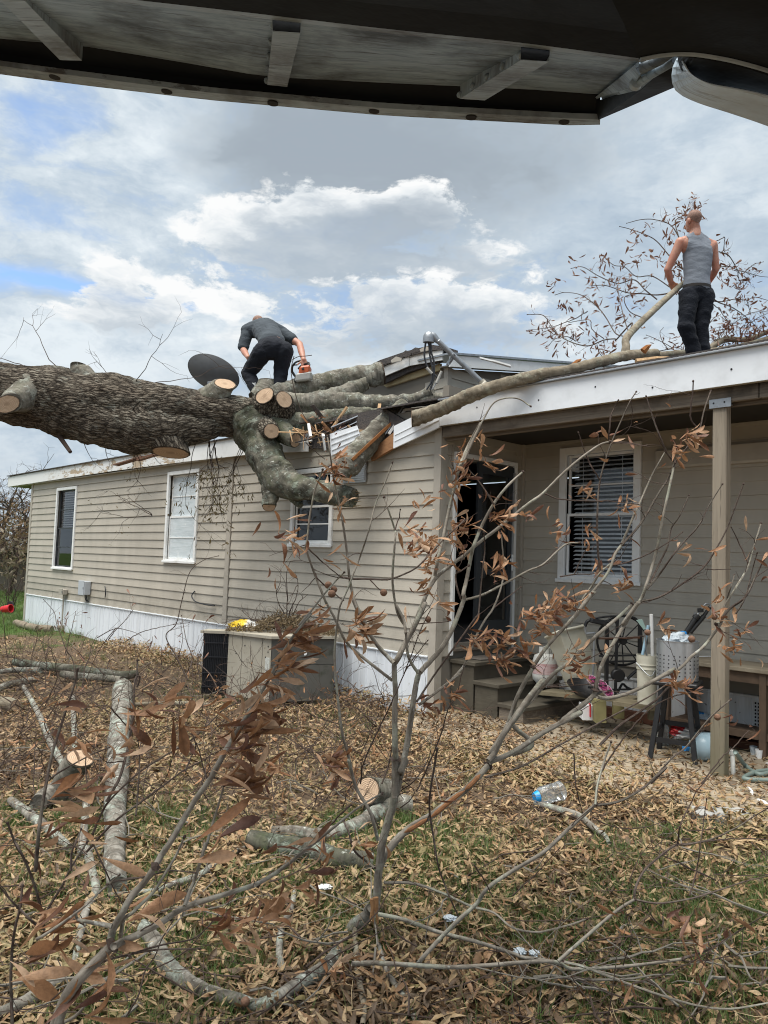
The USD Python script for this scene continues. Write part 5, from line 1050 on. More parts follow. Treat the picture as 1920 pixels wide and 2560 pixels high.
part(wh, 'crank', [tube(spline([Pl(1140, 780, wz), Pl(1180, 740, wz), Pl(1240, 690, wz)], 8), .014, 8), tube(spline([Pl(1040, 920, wz), Pl(1090, 830, wz), Pl(1130, 860, wz), Pl(1190, 890, wz)], 12), .012, 8)], BLACKM)
part(wh, 'lever', [bar(Pl(722, 265, wz), Pl(728, 330, wz), .010), bar(Pl(728, 330, wz), Pl(820, 325, wz), .010), bar(Pl(815, 330, wz), Pl(800, 745, wz), .011)], GALV)
# low bench under these things
OLDW = look('old_bench_wood', (.20, .17, .11), .9, spots=((.12, .10, .06), 7, .4, .7), bump=((4, 4, 30), .004)); GREENW = look('treated_block', (.27, .24, .11), .85, spots=((.19, .165, .075), 7, .4, .7))
bench = thing('low_bench', 'low weathered plank bench under the stand and the pale bucket', 'bench', Pl(900, 1180, 7.25))
part(bench, 'plank', oriented(Pl(330, 905, 7.95), Pl(1240, 985, 7.30), .30, .035), OLDW); part(bench, 'plank', oriented(Pl(1030, 1000, 7.15), Pl(1450, 1060, 6.95), .26, .035), OLDW)
part(bench, 'leg', oriented(Pl(857, 985, 7.2), Pl(857, 1195, 7.2), .14, .10, up=RT), GREENW); part(bench, 'leg', oriented(Pl(1048, 1000, 7.3), Pl(1048, 1160, 7.3), .09, .09, up=RT), GREENW)
part(bench, 'leg', oriented(Pl(1395, 1050, 7.1), Pl(1395, 1180, 7.1), .05, .09, up=RT), OLDW)
wok = thing('pan', 'black pan lying on the low bench before the tipped bin', 'pan', Pl(710, 900, 7.45)); part(wok, 'bowl', lathe([(0, -.06), (.10, -.045), (.17, .03), (.175, .035), (.165, .03), (.09, -.03), (0, -.045)], 28, Pl(715, 880, 7.45), (.1, -.3, 1)), BLACKM, smooth=40); part(wok, 'handle', bar(Pl(760, 860, 7.4), Pl(850, 872, 7.25), .014), BLACKM)
PINK = look('pink_check', (.34, .045, .15), .7, spots=((.05, .01, .03), 75, .45, .55))
for k, (x, y, ro, lb) in enumerate(((795, 795, -.9, 'upper left pink checked sandal on the bench'), (895, 850, -.5, 'middle pink checked sandal on the bench'), (945, 902, -.4, 'lowest pink checked sandal on the bench'))):
    s_ = thing('sandal', lb, 'sandal', Pl(x, y, 7.1)); c_ = Pl(x, y, 7.1); nn = unit(-FW+UP*.5); up_ = UP*math.cos(ro)+RT*math.sin(ro)
    part(s_, 'sole', disc(c_, nn, .042, .062, up_, 24, .012, .05, k), look('sandal_edge', (.45, .33, .38), .6)); part(s_, 'insole', disc(c_+nn*.013, nn, .036, .055, up_, 24, .003, .05, k), PINK); part(s_, 'strap', tube(spline([c_-RT*.035+nn*.01, c_+nn*.04, c_+RT*.035+nn*.01], 8), .006, 6), BLACKM)
cart = thing('carton', 'small white and red carton on the slab beside the bench leg', 'carton', Pl(735, 1180, 7.25)); part(cart, 'box', oriented(Pl(735, 1170, 7.3), Pl(735, 1020, 7.3), .14, .11, up=RT, bev=.004), WHITE); part(cart, 'stripe', oriented(Pl(768, 1150, 7.23), Pl(768, 1022, 7.23), .055, .008, up=RT), look('red_print', (.50, .02, .03), .5))
# tall pale bucket with long handles in it
kz = 6.75; kb = Pl(1330, 1020, kz)
buck = thing('bucket', 'tall cream plastic bucket holding tools, left of the perforated pot', 'bucket', kb); kh = (Pl(1330, 545, kz)-kb)[2]; kr = 100/3.95*kz/FPX
part(buck, 'body', lathe([(0, 0), (kr*.88, 0), (kr*.98, kh*.70), (kr*1.04, kh*.71), (kr*.99, kh*.76), (kr*1.06, kh*.80), (kr*1.0, kh*.84), (kr*1.06, kh*.90), (kr*1.03, kh*.97), (kr*1.05, kh), (kr*.97, kh), (kr*.9, kh*.2), (0, kh*.2)], 30, kb), CREAM, smooth=30)
part(buck, 'handle_wire', tube(spline([kb+RT*kr*1.06+UP*kh*.85, kb-FW*kr*1.15+UP*kh*.62, kb-RT*kr*1.06+UP*kh*.85], 16), .004, 6), GALV)
for nm, a, b, r, c, lb, cat in (('broom_handle', (1290, 540), (1345, 250), .013, (.30, .45, .55), 'light blue handle standing in the cream bucket', 'handle'), ('white_pole', (1388, 560), (1375, 140), .016, (.66, .66, .64), 'white pole standing in the cream bucket', 'pole')):
    lone(nm, bar(Pl(*a, kz), Pl(*b, kz), r, 10), look(nm, c, .4), lb, cat, smooth=40)
sc_ = thing('scraper', 'pale green flat scraper blade sticking out above the cream bucket', 'scraper', Pl(1290, 400, kz)); part(sc_, 'blade', taper([Pl(1230, 200, kz-.03), Pl(1288, 192, kz-.03), Pl(1325, 285, kz-.03), Pl(1305, 298, kz-.03)], FW*.012), look('pale_green', (.28, .40, .36), .5)); part(sc_, 'shaft', bar(Pl(1312, 285, kz-.03), Pl(1330, 560, kz), .008), GALV)
# black stool with the perforated pot on it
BLKW = look('black_painted_wood', (.013, .013, .014), .45, spots=((.025, .024, .023), 20, .5, .75))
f1, f2 = onfloor(1625, 1896), onfloor(1738, 1913); ax = unit(f2-f1); ay = np.array([-ax[1], ax[0], 0]); f3, f4 = f1+ay*.42, f2+ay*.42; ctr_ = (f1+f2+f3+f4)/4
stool = thing('stool', 'black wooden bar stool with splayed legs carrying the perforated pot', 'stool', ctr_)
hs = .655; tops = [ctr_+np.array([0, 0, hs-ZF])+(f-ctr_)*.58 for f in (f1, f2, f3, f4)]
for f, t in zip((f1, f2, f3, f4), tops): part(stool, 'leg', oriented(f, t, .040, .040, up=ay, bev=.003), BLKW)
rung = lambda a, b, z: oriented(a[0]+(a[1]-a[0])*z, b[0]+(b[1]-b[0])*z, .018, .040)
L_ = list(zip((f1, f2, f3, f4), tops))
for i, j, z in ((0, 1, .26), (2, 3, .40), (0, 2, .36), (1, 3, .36)): part(stool, 'rung', rung(L_[i], L_[j], z), BLKW)
sm = hexa(-.185, .185, -.185, .185, 0, .035, .010); v = np.array(sm.vertices); part(stool, 'seat', (ctr_+np.array([0, 0, hs-ZF])+np.outer(v[:, 0], ax)+np.outer(v[:, 1], ay)+np.outer(v[:, 2], [0, 0, 1]), np.array(sm.faces)), BLKW)
ALUP = look('pot_aluminium', (.62, .64, .66), .34, .9, spots=((.44, .45, .46), (10, 10, 2), .4, .7), bump=((60, 60, 6), .001)); HOLE = look('pot_hole', (.02, .02, .022), .8)
pb = ctr_+np.array([0, 0, hs-ZF+.037]); pr_, ph = .168, .325
pot = thing('perforated_pot', 'large perforated aluminium pot standing on the black stool', 'pot', pb)
part(pot, 'body', lathe([(0, 0), (pr_*.95, 0), (pr_, .012), (pr_, ph), (pr_+.006, ph+.004), (pr_+.006, ph+.010), (pr_-.004, ph+.008), (pr_-.006, .014), (0, .014)], 48, pb), ALUP, smooth=30)
hol = []
for i in range(6):
    for j in range(24):
        a = 2*np.pi*(j+.5*(i % 2)*0)/24; n_ = np.array([math.cos(a), math.sin(a), 0]); hol.append(disc(pb+n_*(pr_+.0005)+np.array([0, 0, .05+i*.032]), n_, .0062, .0062, (0, 0, 1), 8, .0008))
part(pot, 'holes', hol, HOLE, kind='stuff')
part(pot, 'handle', [tube(spline([pb+RT*(pr_+.003)+UP*.27-FW*.04, pb+RT*(pr_+.04)+UP*.265, pb+RT*(pr_+.003)+UP*.27+FW*.05], 10), .006, 6)], ALUP)
CLEAR = glass_look('clear_plastic', (.90, .93, .95), 1.35, .12, .35); BLUEP = look('blue_plastic', (.02, .22, .58), .4); FILM = look('crumpled_film', (.52, .58, .62), .3, spots=((.36, .42, .47), 12, .4, .7), bump=(30, .02))
lone('plastic_film', blob_mesh(pb+np.array([0, 0, ph]), (.115, .10, .075), .4, 3, 9, 4), FILM, 'crumpled clear plastic film stuffed in the perforated pot', 'plastic film', smooth=True)
lone('blue_wrapper', blob_mesh(pb+RT*.06+np.array([0, .03, ph+.06]), (.03, .03, .022), .4, 3, 4, 3), BLUEP, 'small blue plastic wrapper on top of the perforated pot', 'wrapper', smooth=True)
# workbench along the wall with its clutter
BROWN = look('brown_bench_frame', (.115, .075, .048), .8, spots=((.075, .05, .033), 8, .4, .7)); TOPW = look('bench_top', (.30, .255, .185), .8, spots=((.20, .16, .11), 7, .4, .7))
tz = .80
tb = thing('workbench', 'long brown framed workbench against the porch wall full of pots and tools', 'workbench', loc(3.2, 1.1, ZF))
part(tb, 'top', hbox(2.05, 4.8, .82, 1.40, tz-.035, tz, .004), TOPW); part(tb, 'apron', hbox(2.08, 4.8, .85, .88, tz-.13, tz-.037), BROWN)
for t in (2.12, 2.98, 3.9): part(tb, 'leg', hbox(t, t+.055, .84, .90, ZF, tz-.037), BROWN)
part(tb, 'leg', hbox(2.12, 2.175, 1.30, 1.36, ZF, tz-.037), BROWN); part(tb, 'shelf', hbox(2.1, 4.8, .92, 1.34, .20, .225), BROWN); part(tb, 'brace', hbox(2.1, 4.8, .86, .885, .20, .26), BROWN)
def on_bench(px, py): return ground_at(px, py, tz)
for (px, py, r, h, lb) in ((1765, 1611, .135, .235, 'plain aluminium pot on the workbench left of the post'), (1842, 1612, .115, .21, 'smaller lidded aluminium pot on the workbench right of the post')):
    b_ = on_bench(px, py+8); q = thing('cooking_pot', lb, 'pot', b_)
    part(q, 'body', lathe([(0, 0), (r*.96, 0), (r, .01), (r, h), (r+.006, h+.006), (r-.004, h+.005), (r-.006, .012), (0, .012)], 40, b_), ALUP, smooth=30)
    part(q, 'handle', [tube(spline([b_+RT*s*r+UP*h*.8, b_+RT*s*(r+.035)+UP*h*.8-FW*.03, b_+RT*s*r+UP*h*.8-FW*.06], 10), .005, 6) for s in (-1, 1)], ALUP)
    if r < .13: part(q, 'lid', lathe([(0, h+.05), (.02, h+.05), (.02, h+.035), (r*.6, h+.03), (r+.008, h+.012), (r+.008, h+.006), (0, h+.02)], 40, b_), ALUP, smooth=40)
wz_ = 6.75
wand = thing('spray_wand', 'black spray wand leaning up from behind the perforated pot', 'spray wand', Pm(830, 440, wz_))
part(wand, 'grip', [bar(Pm(820, 450, wz_), Pm(945, 255, wz_), .022, 10), bar(Pm(940, 262, wz_), Pm(965, 225, wz_), .030, 10)], BLACKP, smooth=40); part(wand, 'trigger', bar(Pm(935, 205, wz_), Pm(950, 235, wz_), .014), GALV); part(wand, 'knob', lathe([(0, -.02), (.026, -.015), (.026, .015), (0, .02)], 14, Pm(992, 180, wz_), UP), BLACKP, smooth=40)
part(wand, 'lance', tube(spline([Pm(965, 222, wz_), Pm(1000, 175, wz_), Pm(1040, 120, wz_), Pm(1075, 120, wz_), Pm(1090, 140, wz_), Pm(1030, 245, wz_)], 24), .008, 8), GALV, smooth=True); part(wand, 'hose', [bar(Pm(1085, 150, wz_), Pm(1020, 245, wz_), .016), bar(Pm(1028, 235, wz_), Pm(890, 400, wz_), .021)], BLACKP, smooth=40)
bx = lambda x, y, dz=0: on_bench(1500+x/3.95, 1480+y/3.95)
dr = thing('power_drill', 'black power drill lying at the right of the workbench', 'drill', bx(1520, 575)); o_ = bx(1520, 570)
part(dr, 'body', [bar(o_+UP*.09-RT*.06, o_+UP*.13+RT*.02, .042, 14)], BLACKP, smooth=40); part(dr, 'grip', bar(o_+UP*.10+RT*.0, o_+UP*.03+RT*.11, .030, 12), BLACKP, smooth=40); part(dr, 'chuck', bar(o_+UP*.12+RT*.01, o_+UP*.175+RT*.02, .024, 12), BLACKP, smooth=40); part(dr, 'battery', oriented(o_+UP*.025+RT*.07, o_+UP*.025+RT*.15, .07, .045, bev=.006), BLACKP)
sd_ = thing('screwdriver', 'screwdriver with an orange brown handle on the workbench edge', 'screwdriver', bx(1460, 610)); a_, b_ = bx(1390, 600)+UP*.025, bx(1535, 620)+UP*.025; part(sd_, 'handle', tube([a_, a_*.8+b_*.2, a_*.2+b_*.8, b_], [.011, .019, .019, .014], 12), look('amber_handle', (.42, .20, .05), .35), smooth=40); part(sd_, 'blade', bar(a_, a_-(b_-a_)*.6, .005), GALV)
for nm, pa, pb_, r, m_, lb, cat in (('bottle_cap', (1385, 580), (1392, 560), .030, look('red_cap', (.50, .03, .04), .4), 'red cap standing on the workbench beside the blue bar', 'cap'), ('blue_bar', (1290, 632), (1420, 628), .020, BLUEP, 'blue plastic bar along the workbench edge', 'bar'), ('pipe_fitting', (1560, 672), (1640, 650), .022, WHITEP, 'short white pipe fitting at the workbench edge', 'pipe fitting')):
    lone(nm, bar(bx(*pa)+UP*.02, bx(*pb_)+UP*.03, r, 12), m_, lb, cat, smooth=40)
lone('white_cable', [tube(spline([bx(980+30*math.cos(k*.7)+k*6, 560+22*math.sin(k*.7))+UP*.012 for k in range(22)], 70), .005, 6)], WHITEP, 'coil of white cable on the workbench behind the post', 'cable', smooth=True)
lone('paper_strip', [oriented(bx(955, 640)+UP*.004-np.array([0, 0, 0]), bx(1105, 640)+UP*.004, .05, .004)], WHITE, 'flat white strip along the workbench front left of the post', 'strip')
for k, lb in enumerate(('small black tool lying right of the post on the workbench', 'thin metal tool lying behind the blue bar on the workbench', 'brown handled tool lying before the lidded pot', 'small blue tool between the drill and the screwdriver', 'short black tool at the right end of the workbench clutter')):
    a_ = bx(1250+k*85, 598+rg.normal()*9)+UP*.02; lone('hand_tool', bar(a_, a_+RT*rg.uniform(.05, .12)+np.array([rg.normal()*.02, rg.normal()*.03, 0]), rg.uniform(.006, .014), 8), (BLACKP, GALV, BROWN, BLUEP, BLACKP)[k], lb, 'tool', group='loose tools on the workbench')
# under the bench and round the post
def jug(c, r, h, m, name, label, tilt=(0, 0, 1), cap=None, cat='jug'):
    j = thing(name, label, cat, c); part(j, 'body', lathe([(0, 0), (r*.9, 0), (r, h*.06), (r, h*.55), (r*.93, h*.66), (r*.5, h*.84), (r*.26, h*.90), (r*.26, h), (0, h)], 26, c, tilt), m, smooth=40)
    if cap: part(j, 'cap', lathe([(0, h*.96), (r*.31, h*.96), (r*.31, h*1.06), (0, h*1.06)], 16, c, tilt), cap, smooth=40)
    return j
PALEB = look('pale_blue_plastic', (.40, .52, .58), .3, spots=((.30, .43, .50), 5, .4, .7))
jc = onfloor(1760, 1897); j1 = jug(jc+UP*.10+RT*.13, .115, .30, PALEB, 'water_jug', 'pale blue plastic jug lying behind the foot of the post', unit(-RT-FW*.15+UP*.05), BLUEP)
part(j1, 'base', lathe([(0, -.004), (.10, -.004), (.117, .02), (.117, .04), (.113, .04), (0, .02)], 26, jc+UP*.10+RT*.13, unit(-RT-FW*.15+UP*.05)), BLUEP, smooth=40)
jug(onfloor(1656, 1862), .055, .24, CLEAR, 'plastic_bottle', 'clear plastic bottle standing between the stool legs', cap=WHITEP, cat='bottle')
def redwhite():
    g = Net(); n = g.noise(g.pos(), 9, 3, .6); c = g.mix(g.fr(n, .49, .52), (.62, .62, .60), (.48, .025, .03)); return g.done('red_white_film', surface=g('principled_bsdf', 'BSDF', base_color=c, roughness=.35, normal=g.bump(g.noise(g.pos(), 26, 5, .7), .015)))
RW = redwhite()
lone('plastic_bag', blob_mesh(onfloor(1725, 1848)+np.array([0, 0, .06]), (.21, .12, .07), .35, 3, 12, 4, -.05), RW, 'red and white plastic bag on the slab behind the stool', 'plastic bag', smooth=True)
lone('plastic_bag', blob_mesh(onfloor(1762, 1842)+np.array([0, 0, .09]), (.13, .10, .11), .4, 3, 14, 4, -.08), FILM, 'clear crumpled plastic bag between the stool and the post', 'plastic bag', smooth=True)
lone('blue_wrapper', blob_mesh(onfloor(1748, 1832)+np.array([0, 0, .16]), (.06, .05, .045), .35, 3, 15, 3), BLUEP, 'bright blue wrapper on the pile of bags behind the stool', 'wrapper', smooth=True)
lone('white_bottle', lathe([(0, 0), (.05, 0), (.05, .16), (.03, .2), (.03, .23), (0, .23)], 18, onfloor(1700, 1842), (.5, .2, .3)), FILM, 'rounded clear container lying at the back under the workbench', 'container', smooth=40)
RUST = look('rusty_lumber', (.15, .062, .036), .9, spots=((.09, .04, .025), 8, .4, .7))
for k, (t0, t1, p0, z, lb) in enumerate(((.95, 2.1, 1.33, .10, 'dark red board along the base of the porch skirting left of the bench'), (2.3, 4.6, 1.22, .10, 'dark red board on the floor under the workbench'), (2.5, 4.4, 1.08, .075, 'thinner brown board on the floor in front of the red one'))):
    lone('floor_board', hbox(t0, t1, p0, p0+.09, ZF+.001, ZF+z, .004), RUST, lb, 'board')
pv = onfloor(1836, 1958, .0); lone('pvc_pipe', [bar(pv-np.array([0, 0, .1]), at(1831, 1884, pv@FW), .017, 12), bar(at(1831, 1886, pv@FW), at(1831, 1876, pv@FW), .024, 12)], WHITEP, 'short white upright pipe in the ground beside the post', 'pipe', smooth=40)
HOSE = look('garden_hose', (.17, .22, .20), .5)
hp = [at(1838, 1880, 5.75)]+[onfloor(x, y, ZF+.02) for x, y in ((1862, 1912), (1895, 1935), (1930, 1930), (1990, 1918), (1960, 1948), (1905, 1950), (1860, 1946), (1890, 1930), (1940, 1924))]
lone('garden_hose', tube(spline(hp, 90), .017, 10), HOSE, 'grey green garden hose curling on the slab right of the post', 'hose', smooth=True)
for x, y, lb, m_ in ((1898, 1895, 'small white cup on the slab at the right', WHITE), (1884, 1886, 'small clear cup on the slab beside the white one', FILM)): lone('cup', lathe([(0, 0), (.026, 0), (.032, .07), (.029, .07), (.024, .005), (0, .005)], 18, onfloor(x, y)), m_, lb, 'cup', smooth=40)
for x0, y0, x1, y1, lb in ((1870, 1970, 1882, 1990, 'upper white plastic strip on the leaves at the right'), (1895, 2000, 1925, 2020, 'lower white plastic strip on the leaves at the right edge'), (1917, 1910, 1935, 1915, 'white ring shaped scrap at the right frame edge')):
    lone('plastic_scrap', tube(spline([onfloor(x0, y0, .05), onfloor((x0+x1)/2+2, (y0+y1)/2-3, .07), onfloor(x1, y1, .05)], 10), .012, 6), WHITE, lb, 'scrap', smooth=True)
lone('concrete_block', [hexa(*sum(([ground_at(1788, 2050)[i]+d for d in (a, b)] for i, (a, b) in enumerate(((-.13, .25), (-.06, .10)))), []), -.05, .06, .012)], look('broken_concrete', (.36, .36, .34), .9, spots=((.25, .25, .235), 9, .4, .7), bump=(40, .008)), 'broken grey concrete piece at the slab edge in the leaves', 'concrete')
# the bottle in the leaves
bo = ground_at(1370, 1985, .075); bd_ = unit(RT*.80+np.array([.0, .25, .12]))
bt_ = thing('plastic_bottle', 'clear plastic bottle with a blue end lying on the leaves in the yard', 'bottle', bo)
part(bt_, 'body', lathe([(0, -.07), (.045, -.07), (.060, -.05), (.060, .02), (.056, .025), (.060, .03), (.060, .06), (.066, .10), (.052, .115), (.03, .118), (0, .118)], 26, bo, bd_), CLEAR, smooth=40)
part(bt_, 'cap', lathe([(0, -.105), (.032, -.105), (.040, -.072), (.0, -.071)], 20, bo, bd_), look('bright_blue_cap', (.015, .27, .62), .35), smooth=40)
# ------------------------------------------------------------------ branches: a limb on the roof, brush behind the man, the fallen limbs in front
VIEW = {'A': (1400, 940, 3.19), 'B': (640, 1100, 3.19), 'C': (900, 1060, 3.95), 'D': (1280, 1060, 2.592), 'E': (600, 1500, 2.592), 'F': (640, 1900, 2.592), 'G': (1280, 1900, 2.592), 'H': (0, 1700, 2.592),
        'I': (0, 2100, 2.592), 'J': (300, 1500, 2.592), 'K': (1100, 1480, 4.1475), 'L': (1280, 1500, 3.95), 'M': (1500, 1480, 3.95), 'N': (1000, 820, 2.9625), 'O': (960, 500, 1.728), 'P': (1580, 500, 4.88), 'Q': (960, 1700, 1.728), 'S': (0, 1540, 2.9625), 'T': (1060, 1340, 4.81), 'X': (0, 0, 1)}
def trace(s, tagc='X'):
    out = []
    for w in s.split():
        if w[0].isalpha(): tagc, w = w[0], w[1:]
        x, y = map(float, w.split(',')); ox, oy, k = VIEW[tagc]; out.append((ox+x/k, oy+y/k))
    return out
def floor_depth(px, py):
    d = ray(px, py); return 1e9 if d[2] > -1e-3 else -1.6/d[2]
def branches(parent, text, rg, fol=None, twig=.0, leafy=0.0, m_thick=None, m_thin=None):
    """Lines of 'depth0 depth1 radius0 radius1 | points': each one a stem of the thing; small side twigs are added at random."""
    thin = []
    for line in text.strip().splitlines():
        head, body = line.split('|'); z0, z1, r0, r1 = map(float, head.split()[:4]); r0, r1 = r0*(.82 if z0 < 5 else .62), r1*(.85 if z0 < 5 else .75); px = trace(body); n = len(px); s = np.r_[0, np.cumsum([math.dist(a, b) for a, b in zip(px[:-1], px[1:])])]; s /= s[-1]
        nodes = []
        for (x, y), q in zip(px, s):
            Z = z0+(z1-z0)*q+.02*rg.normal(); r = r0+(r1-r0)*q; Z = min(Z, floor_depth(x, y+r)*.995); nodes.append((x, y, r, Z))
        mm = (m_thick if r0 > 3.4 else m_thin)
        L = sum(np.linalg.norm(at(a[0], a[1], a[3])-at(b[0], b[1], b[3])) for a, b in zip(nodes[:-1], nodes[1:]))
        w = np.array([[*at(x, y, Z), r*Z/FPX] for x, y, r, Z in nodes]); 
        if r0 > (2.4 if z0 < 5 else 1.25):
            q, pts, rad = limb(parent, 'stem' if r0 > 5 else 'twig', w, mm, seg=12 if r0 > 9 else 8 if r0 > 4 else 6, step=max(.012, L/140), rough=.16, seed=int(s.size*7+px[0][0]) % 97)
        else:
            S = spline(w, max(6, int(L/.02))); pts, rad = S[:, :3], np.maximum(S[:, 3], .0007); pts[1:-1] += rg.normal(size=(len(pts)-2, 3))*rad[1:-1, None]*.35; thin.append(tube(pts, rad, 5))
        # buds and short side twigs
        k = rg.poisson(twig*L*9)
        for _ in range(k):
            i = rg.integers(len(pts)//5, len(pts)); d = unit(pts[min(i+1, len(pts)-1)]-pts[max(i-1, 0)]); d = unit(d*.7+rg.normal(size=3)*.6)
            l_ = rg.uniform(.03, .22); thin.extend(twigs(pts[i], d, l_, max(.0011, min(rad[i]*.5, .0022)), rg, 1 if l_ > .12 else 0, 6, 0, fol, (leafy, 1.0), None, (.35, .1, -.05), (1, 3)))
        thin.append(tube(spline([pts[-1], pts[-1]+unit(pts[-1]-pts[-2])*.012], 3), [rad[-1], rad[-1]*1.9, rad[-1]*.6], 5))
    if thin: part(parent, 'fine_twigs', thin, m_thin, kind='stuff')
def clusters(fol, text, rg, wind=(.6, .1, -.05), spread=.55):
    """Lines of 'depth count size | points'."""
    for line in text.strip().splitlines():
        head, body = line.split('|'); Z, n, size = map(float, head.split()[:3])
        for x, y in trace(body): fol.cluster(at(x, y, min(Z, floor_depth(x, y)*.98)+rg.normal()*.05), max(1, rg.poisson(n)), rg, wind, spread, size, .02 if Z < 5 else .055)

rg = np.random.default_rng(41)
# --- the sawn limb lying along the porch roof, its upright fork in the man's hands
cutlimb = thing('sawn_limb', 'long smooth sawn limb lying along the porch roof edge, forking up to the standing person', 'limb', at(1300, 955, 8.45))
q, pts, rad = limb(cutlimb, 'limb', [(1030, 1048, 19, 8.3), (1100, 1024, 17, 7.98), (1175, 989, 17.5, 7.62), (1250, 963, 15, 7.38), (1335, 940, 14.5, 7.25), (1425, 924, 12.5, 7.2), (1510, 902, 12.5, 7.3), (1575, 888, 12, 7.5), (1640, 884, 11, 7.8)][::-1], CLEAN, seg=26, step=.02, rough=.24, rid=(20, 20, .004), seed=12, cut=-RT+FW*-.35)
limb(cutlimb, 'fork', [(1562, 893, 13, 7.48), (1565, 868, 10, 7.55), (1566, 846, 9.5, 7.65), (1590, 818, 8.5, 8.0), (1640, 770, 8, 8.6), (1690, 724, 7, 9.35), (1715, 700, 5, 9.5), (1735, 668, 4, 9.7)], CLEAN, seg=16, step=.02, rough=.12, seed=13)
for x0, y0, x1, y1 in ((1435, 915, 1453, 898), (1608, 878, 1628, 862), (1590, 905, 1690, 893), (1600, 912, 1670, 905)): part(cutlimb, 'splinter', tube([at(x0, y0, 7.35), at((x0+x1)/2, (y0+y1)/2-2, 7.35), at(x1, y1, 7.4)], [.035, .026, .005], 7), SPLIT if x1 < 1640 else SPLINTER)
fo = Foliage(cutlimb, LEAFRED)
branches(cutlimb, '''8.2 9.9 3.2 1.2 | X1566,846 P0,1500 X1540,850 O1000,600 950,605 880,630 800,610 740,570 690,500 620,495
7.9 9.6 2.6 1.0 | O1040,590 1000,575 960,510 920,460 850,410 780,400 740,410
9.3 9.8 3.0 1.0 | O1250,400 1180,410 1120,405 1050,400 960,370 900,370
9.3 9.9 2.6 1.0 | O1180,430 1130,390 1080,345 1010,360 930,330 860,290 810,295
9.5 10 2.4 1.0 | O1240,380 1160,330 1090,330 1040,290 990,280 940,235
9.6 10 2.8 1.0 | O1290,300 1240,250 1180,180 1130,150 1060,125 1020,115
9.6 10 2.6 1.0 | O1290,190 1240,110 1170,85 1110,85 1050,100
9.6 10 2.6 1.0 | O1290,210 1270,150 1260,90 1300,60 1320,10
8.0 9.6 2.4 .9 | O1060,580 1040,520 1020,440 1010,380 1020,330
9.3 9.7 2.2 .9 | O1120,510 1060,480 1040,420 1110,400 1150,360
9.5 9.8 2.0 .9 | O950,600 900,560 890,520 850,520 800,530
9.5 9.8 2.0 .8 | O830,610 790,590 740,600 710,630
9.5 9.8 2.0 .8 | O920,625 930,660 960,690
9.4 9.8 2.0 .8 | O880,480 830,510 780,530 720,550 640,560''', rg, fo, .42, 1.7, CLEAN, DARKTWIG)
clusters(fo, '''9.6 10 1.3 | O640,555 700,560 735,600 750,640 800,560 830,620 870,570 900,620 940,660 960,640 990,620 890,640 810,590 760,570
9.5 8 1.3 | O1090,180 1110,150 1040,330 1000,330 960,320 1070,270 1080,350 1110,385 890,345 840,290 950,250 1190,270 1230,160 1250,110 1280,80 1300,35 1120,240 1210,240 1060,525 1100,440 740,360 780,450 830,465 940,430
9.7 26 1.3 | O1262,285 1270,310
9.5 8 1.3 | O1010,650 880,510 1240,50 1330,20 1360,60''', rg, (0, 0, -.3), .8)
fo.done()
# --- the heap of leafy boughs on the roof behind the man
brush = thing('leafy_bough', 'pile of brown leafed boughs on the porch roof behind and right of the standing person', 'branches', at(1850, 880, 10.0))
fb = Foliage(brush, LEAFRED)
limb(brush, 'bough', [(1640, 892, 12, 9.6), (1700, 886, 11, 9.8), (1760, 882, 10, 9.9), (1850, 868, 9, 10.1), (1930, 845, 8, 10.3)], CLEAN, seg=12, rough=.12, seed=5); limb(brush, 'bough', [(1755, 885, 9, 9.9), (1810, 850, 7.5, 10.1), (1870, 848, 6.5, 10.2), (1940, 820, 5.5, 10.3)], CLEAN, seg=12, rough=.12, seed=6)
branches(brush, '''10 10.3 2.4 .9 | P1060,630 1180,680 1270,820 1320,900 1420,960
10 10.3 2.2 .8 | P1050,820 1180,810 1280,850 1420,890 1560,930 1659,940
10 10.3 2.0 .8 | P1350,900 1430,830 1500,780 1600,755
10 10.3 2.6 .9 | P960,1180 1060,1250 1200,1300 1330,1380 1450,1480 1560,1600
10 10.3 2.4 .8 | P960,1230 1100,1240 1250,1210 1400,1220 1500,1185 1659,1225
10 10.3 2.2 .8 | P900,1800 1000,1740 1120,1600 1250,1500 1400,1400 1520,1365 1659,1365
10 10.3 2.0 .8 | P1380,1620 1450,1500 1550,1430 1659,1380
10 10.3 2.0 .8 | P900,1640 940,1520 1000,1440 1080,1400
10 10.3 2.0 .8 | P960,1250 1060,1330 1130,1430 1200,1520 1240,1650
9.9 10.2 2.4 .9 | P160,1870 400,1830 480,1800 300,1700 180,1650
9.9 10.2 2.0 .8 | P440,1820 380,1740 340,1620 380,1560
10 10.3 2.0 .8 | P1030,500 1080,480 1130,460 P1120,620 1190,590
10 10.3 1.8 .8 | P1400,1220 1440,1360
10 10.3 2.0 .8 | P1290,850 1300,960 1340,1000 1420,940 1370,1050 1300,1090''', rg, fb, .55, 2.0, CLEAN, DARKTWIG)
clusters(fb, '''10.1 10 1.3 | P1070,520 1120,720 1130,960 1110,1000 1180,900 1200,860 1260,990 1210,1130 1320,1110 1170,1300 1230,1230 1460,1240 1100,1580 950,1560 960,1640 1000,1700 1120,1640 1200,1560 1250,1640 1300,1720 1370,1700 1450,1640 1520,1660 1000,1780 1100,1780 1550,1600 1620,1560 480,1770 540,1850 600,1820
10.3 9 1.3 | X1800,860 1820,845 1840,850 1860,840 1880,838 1900,830 1790,865 1770,850 1835,820 1865,815 1890,810 1780,830''', rg, (0, 0, -.2), .9)
fb.done()

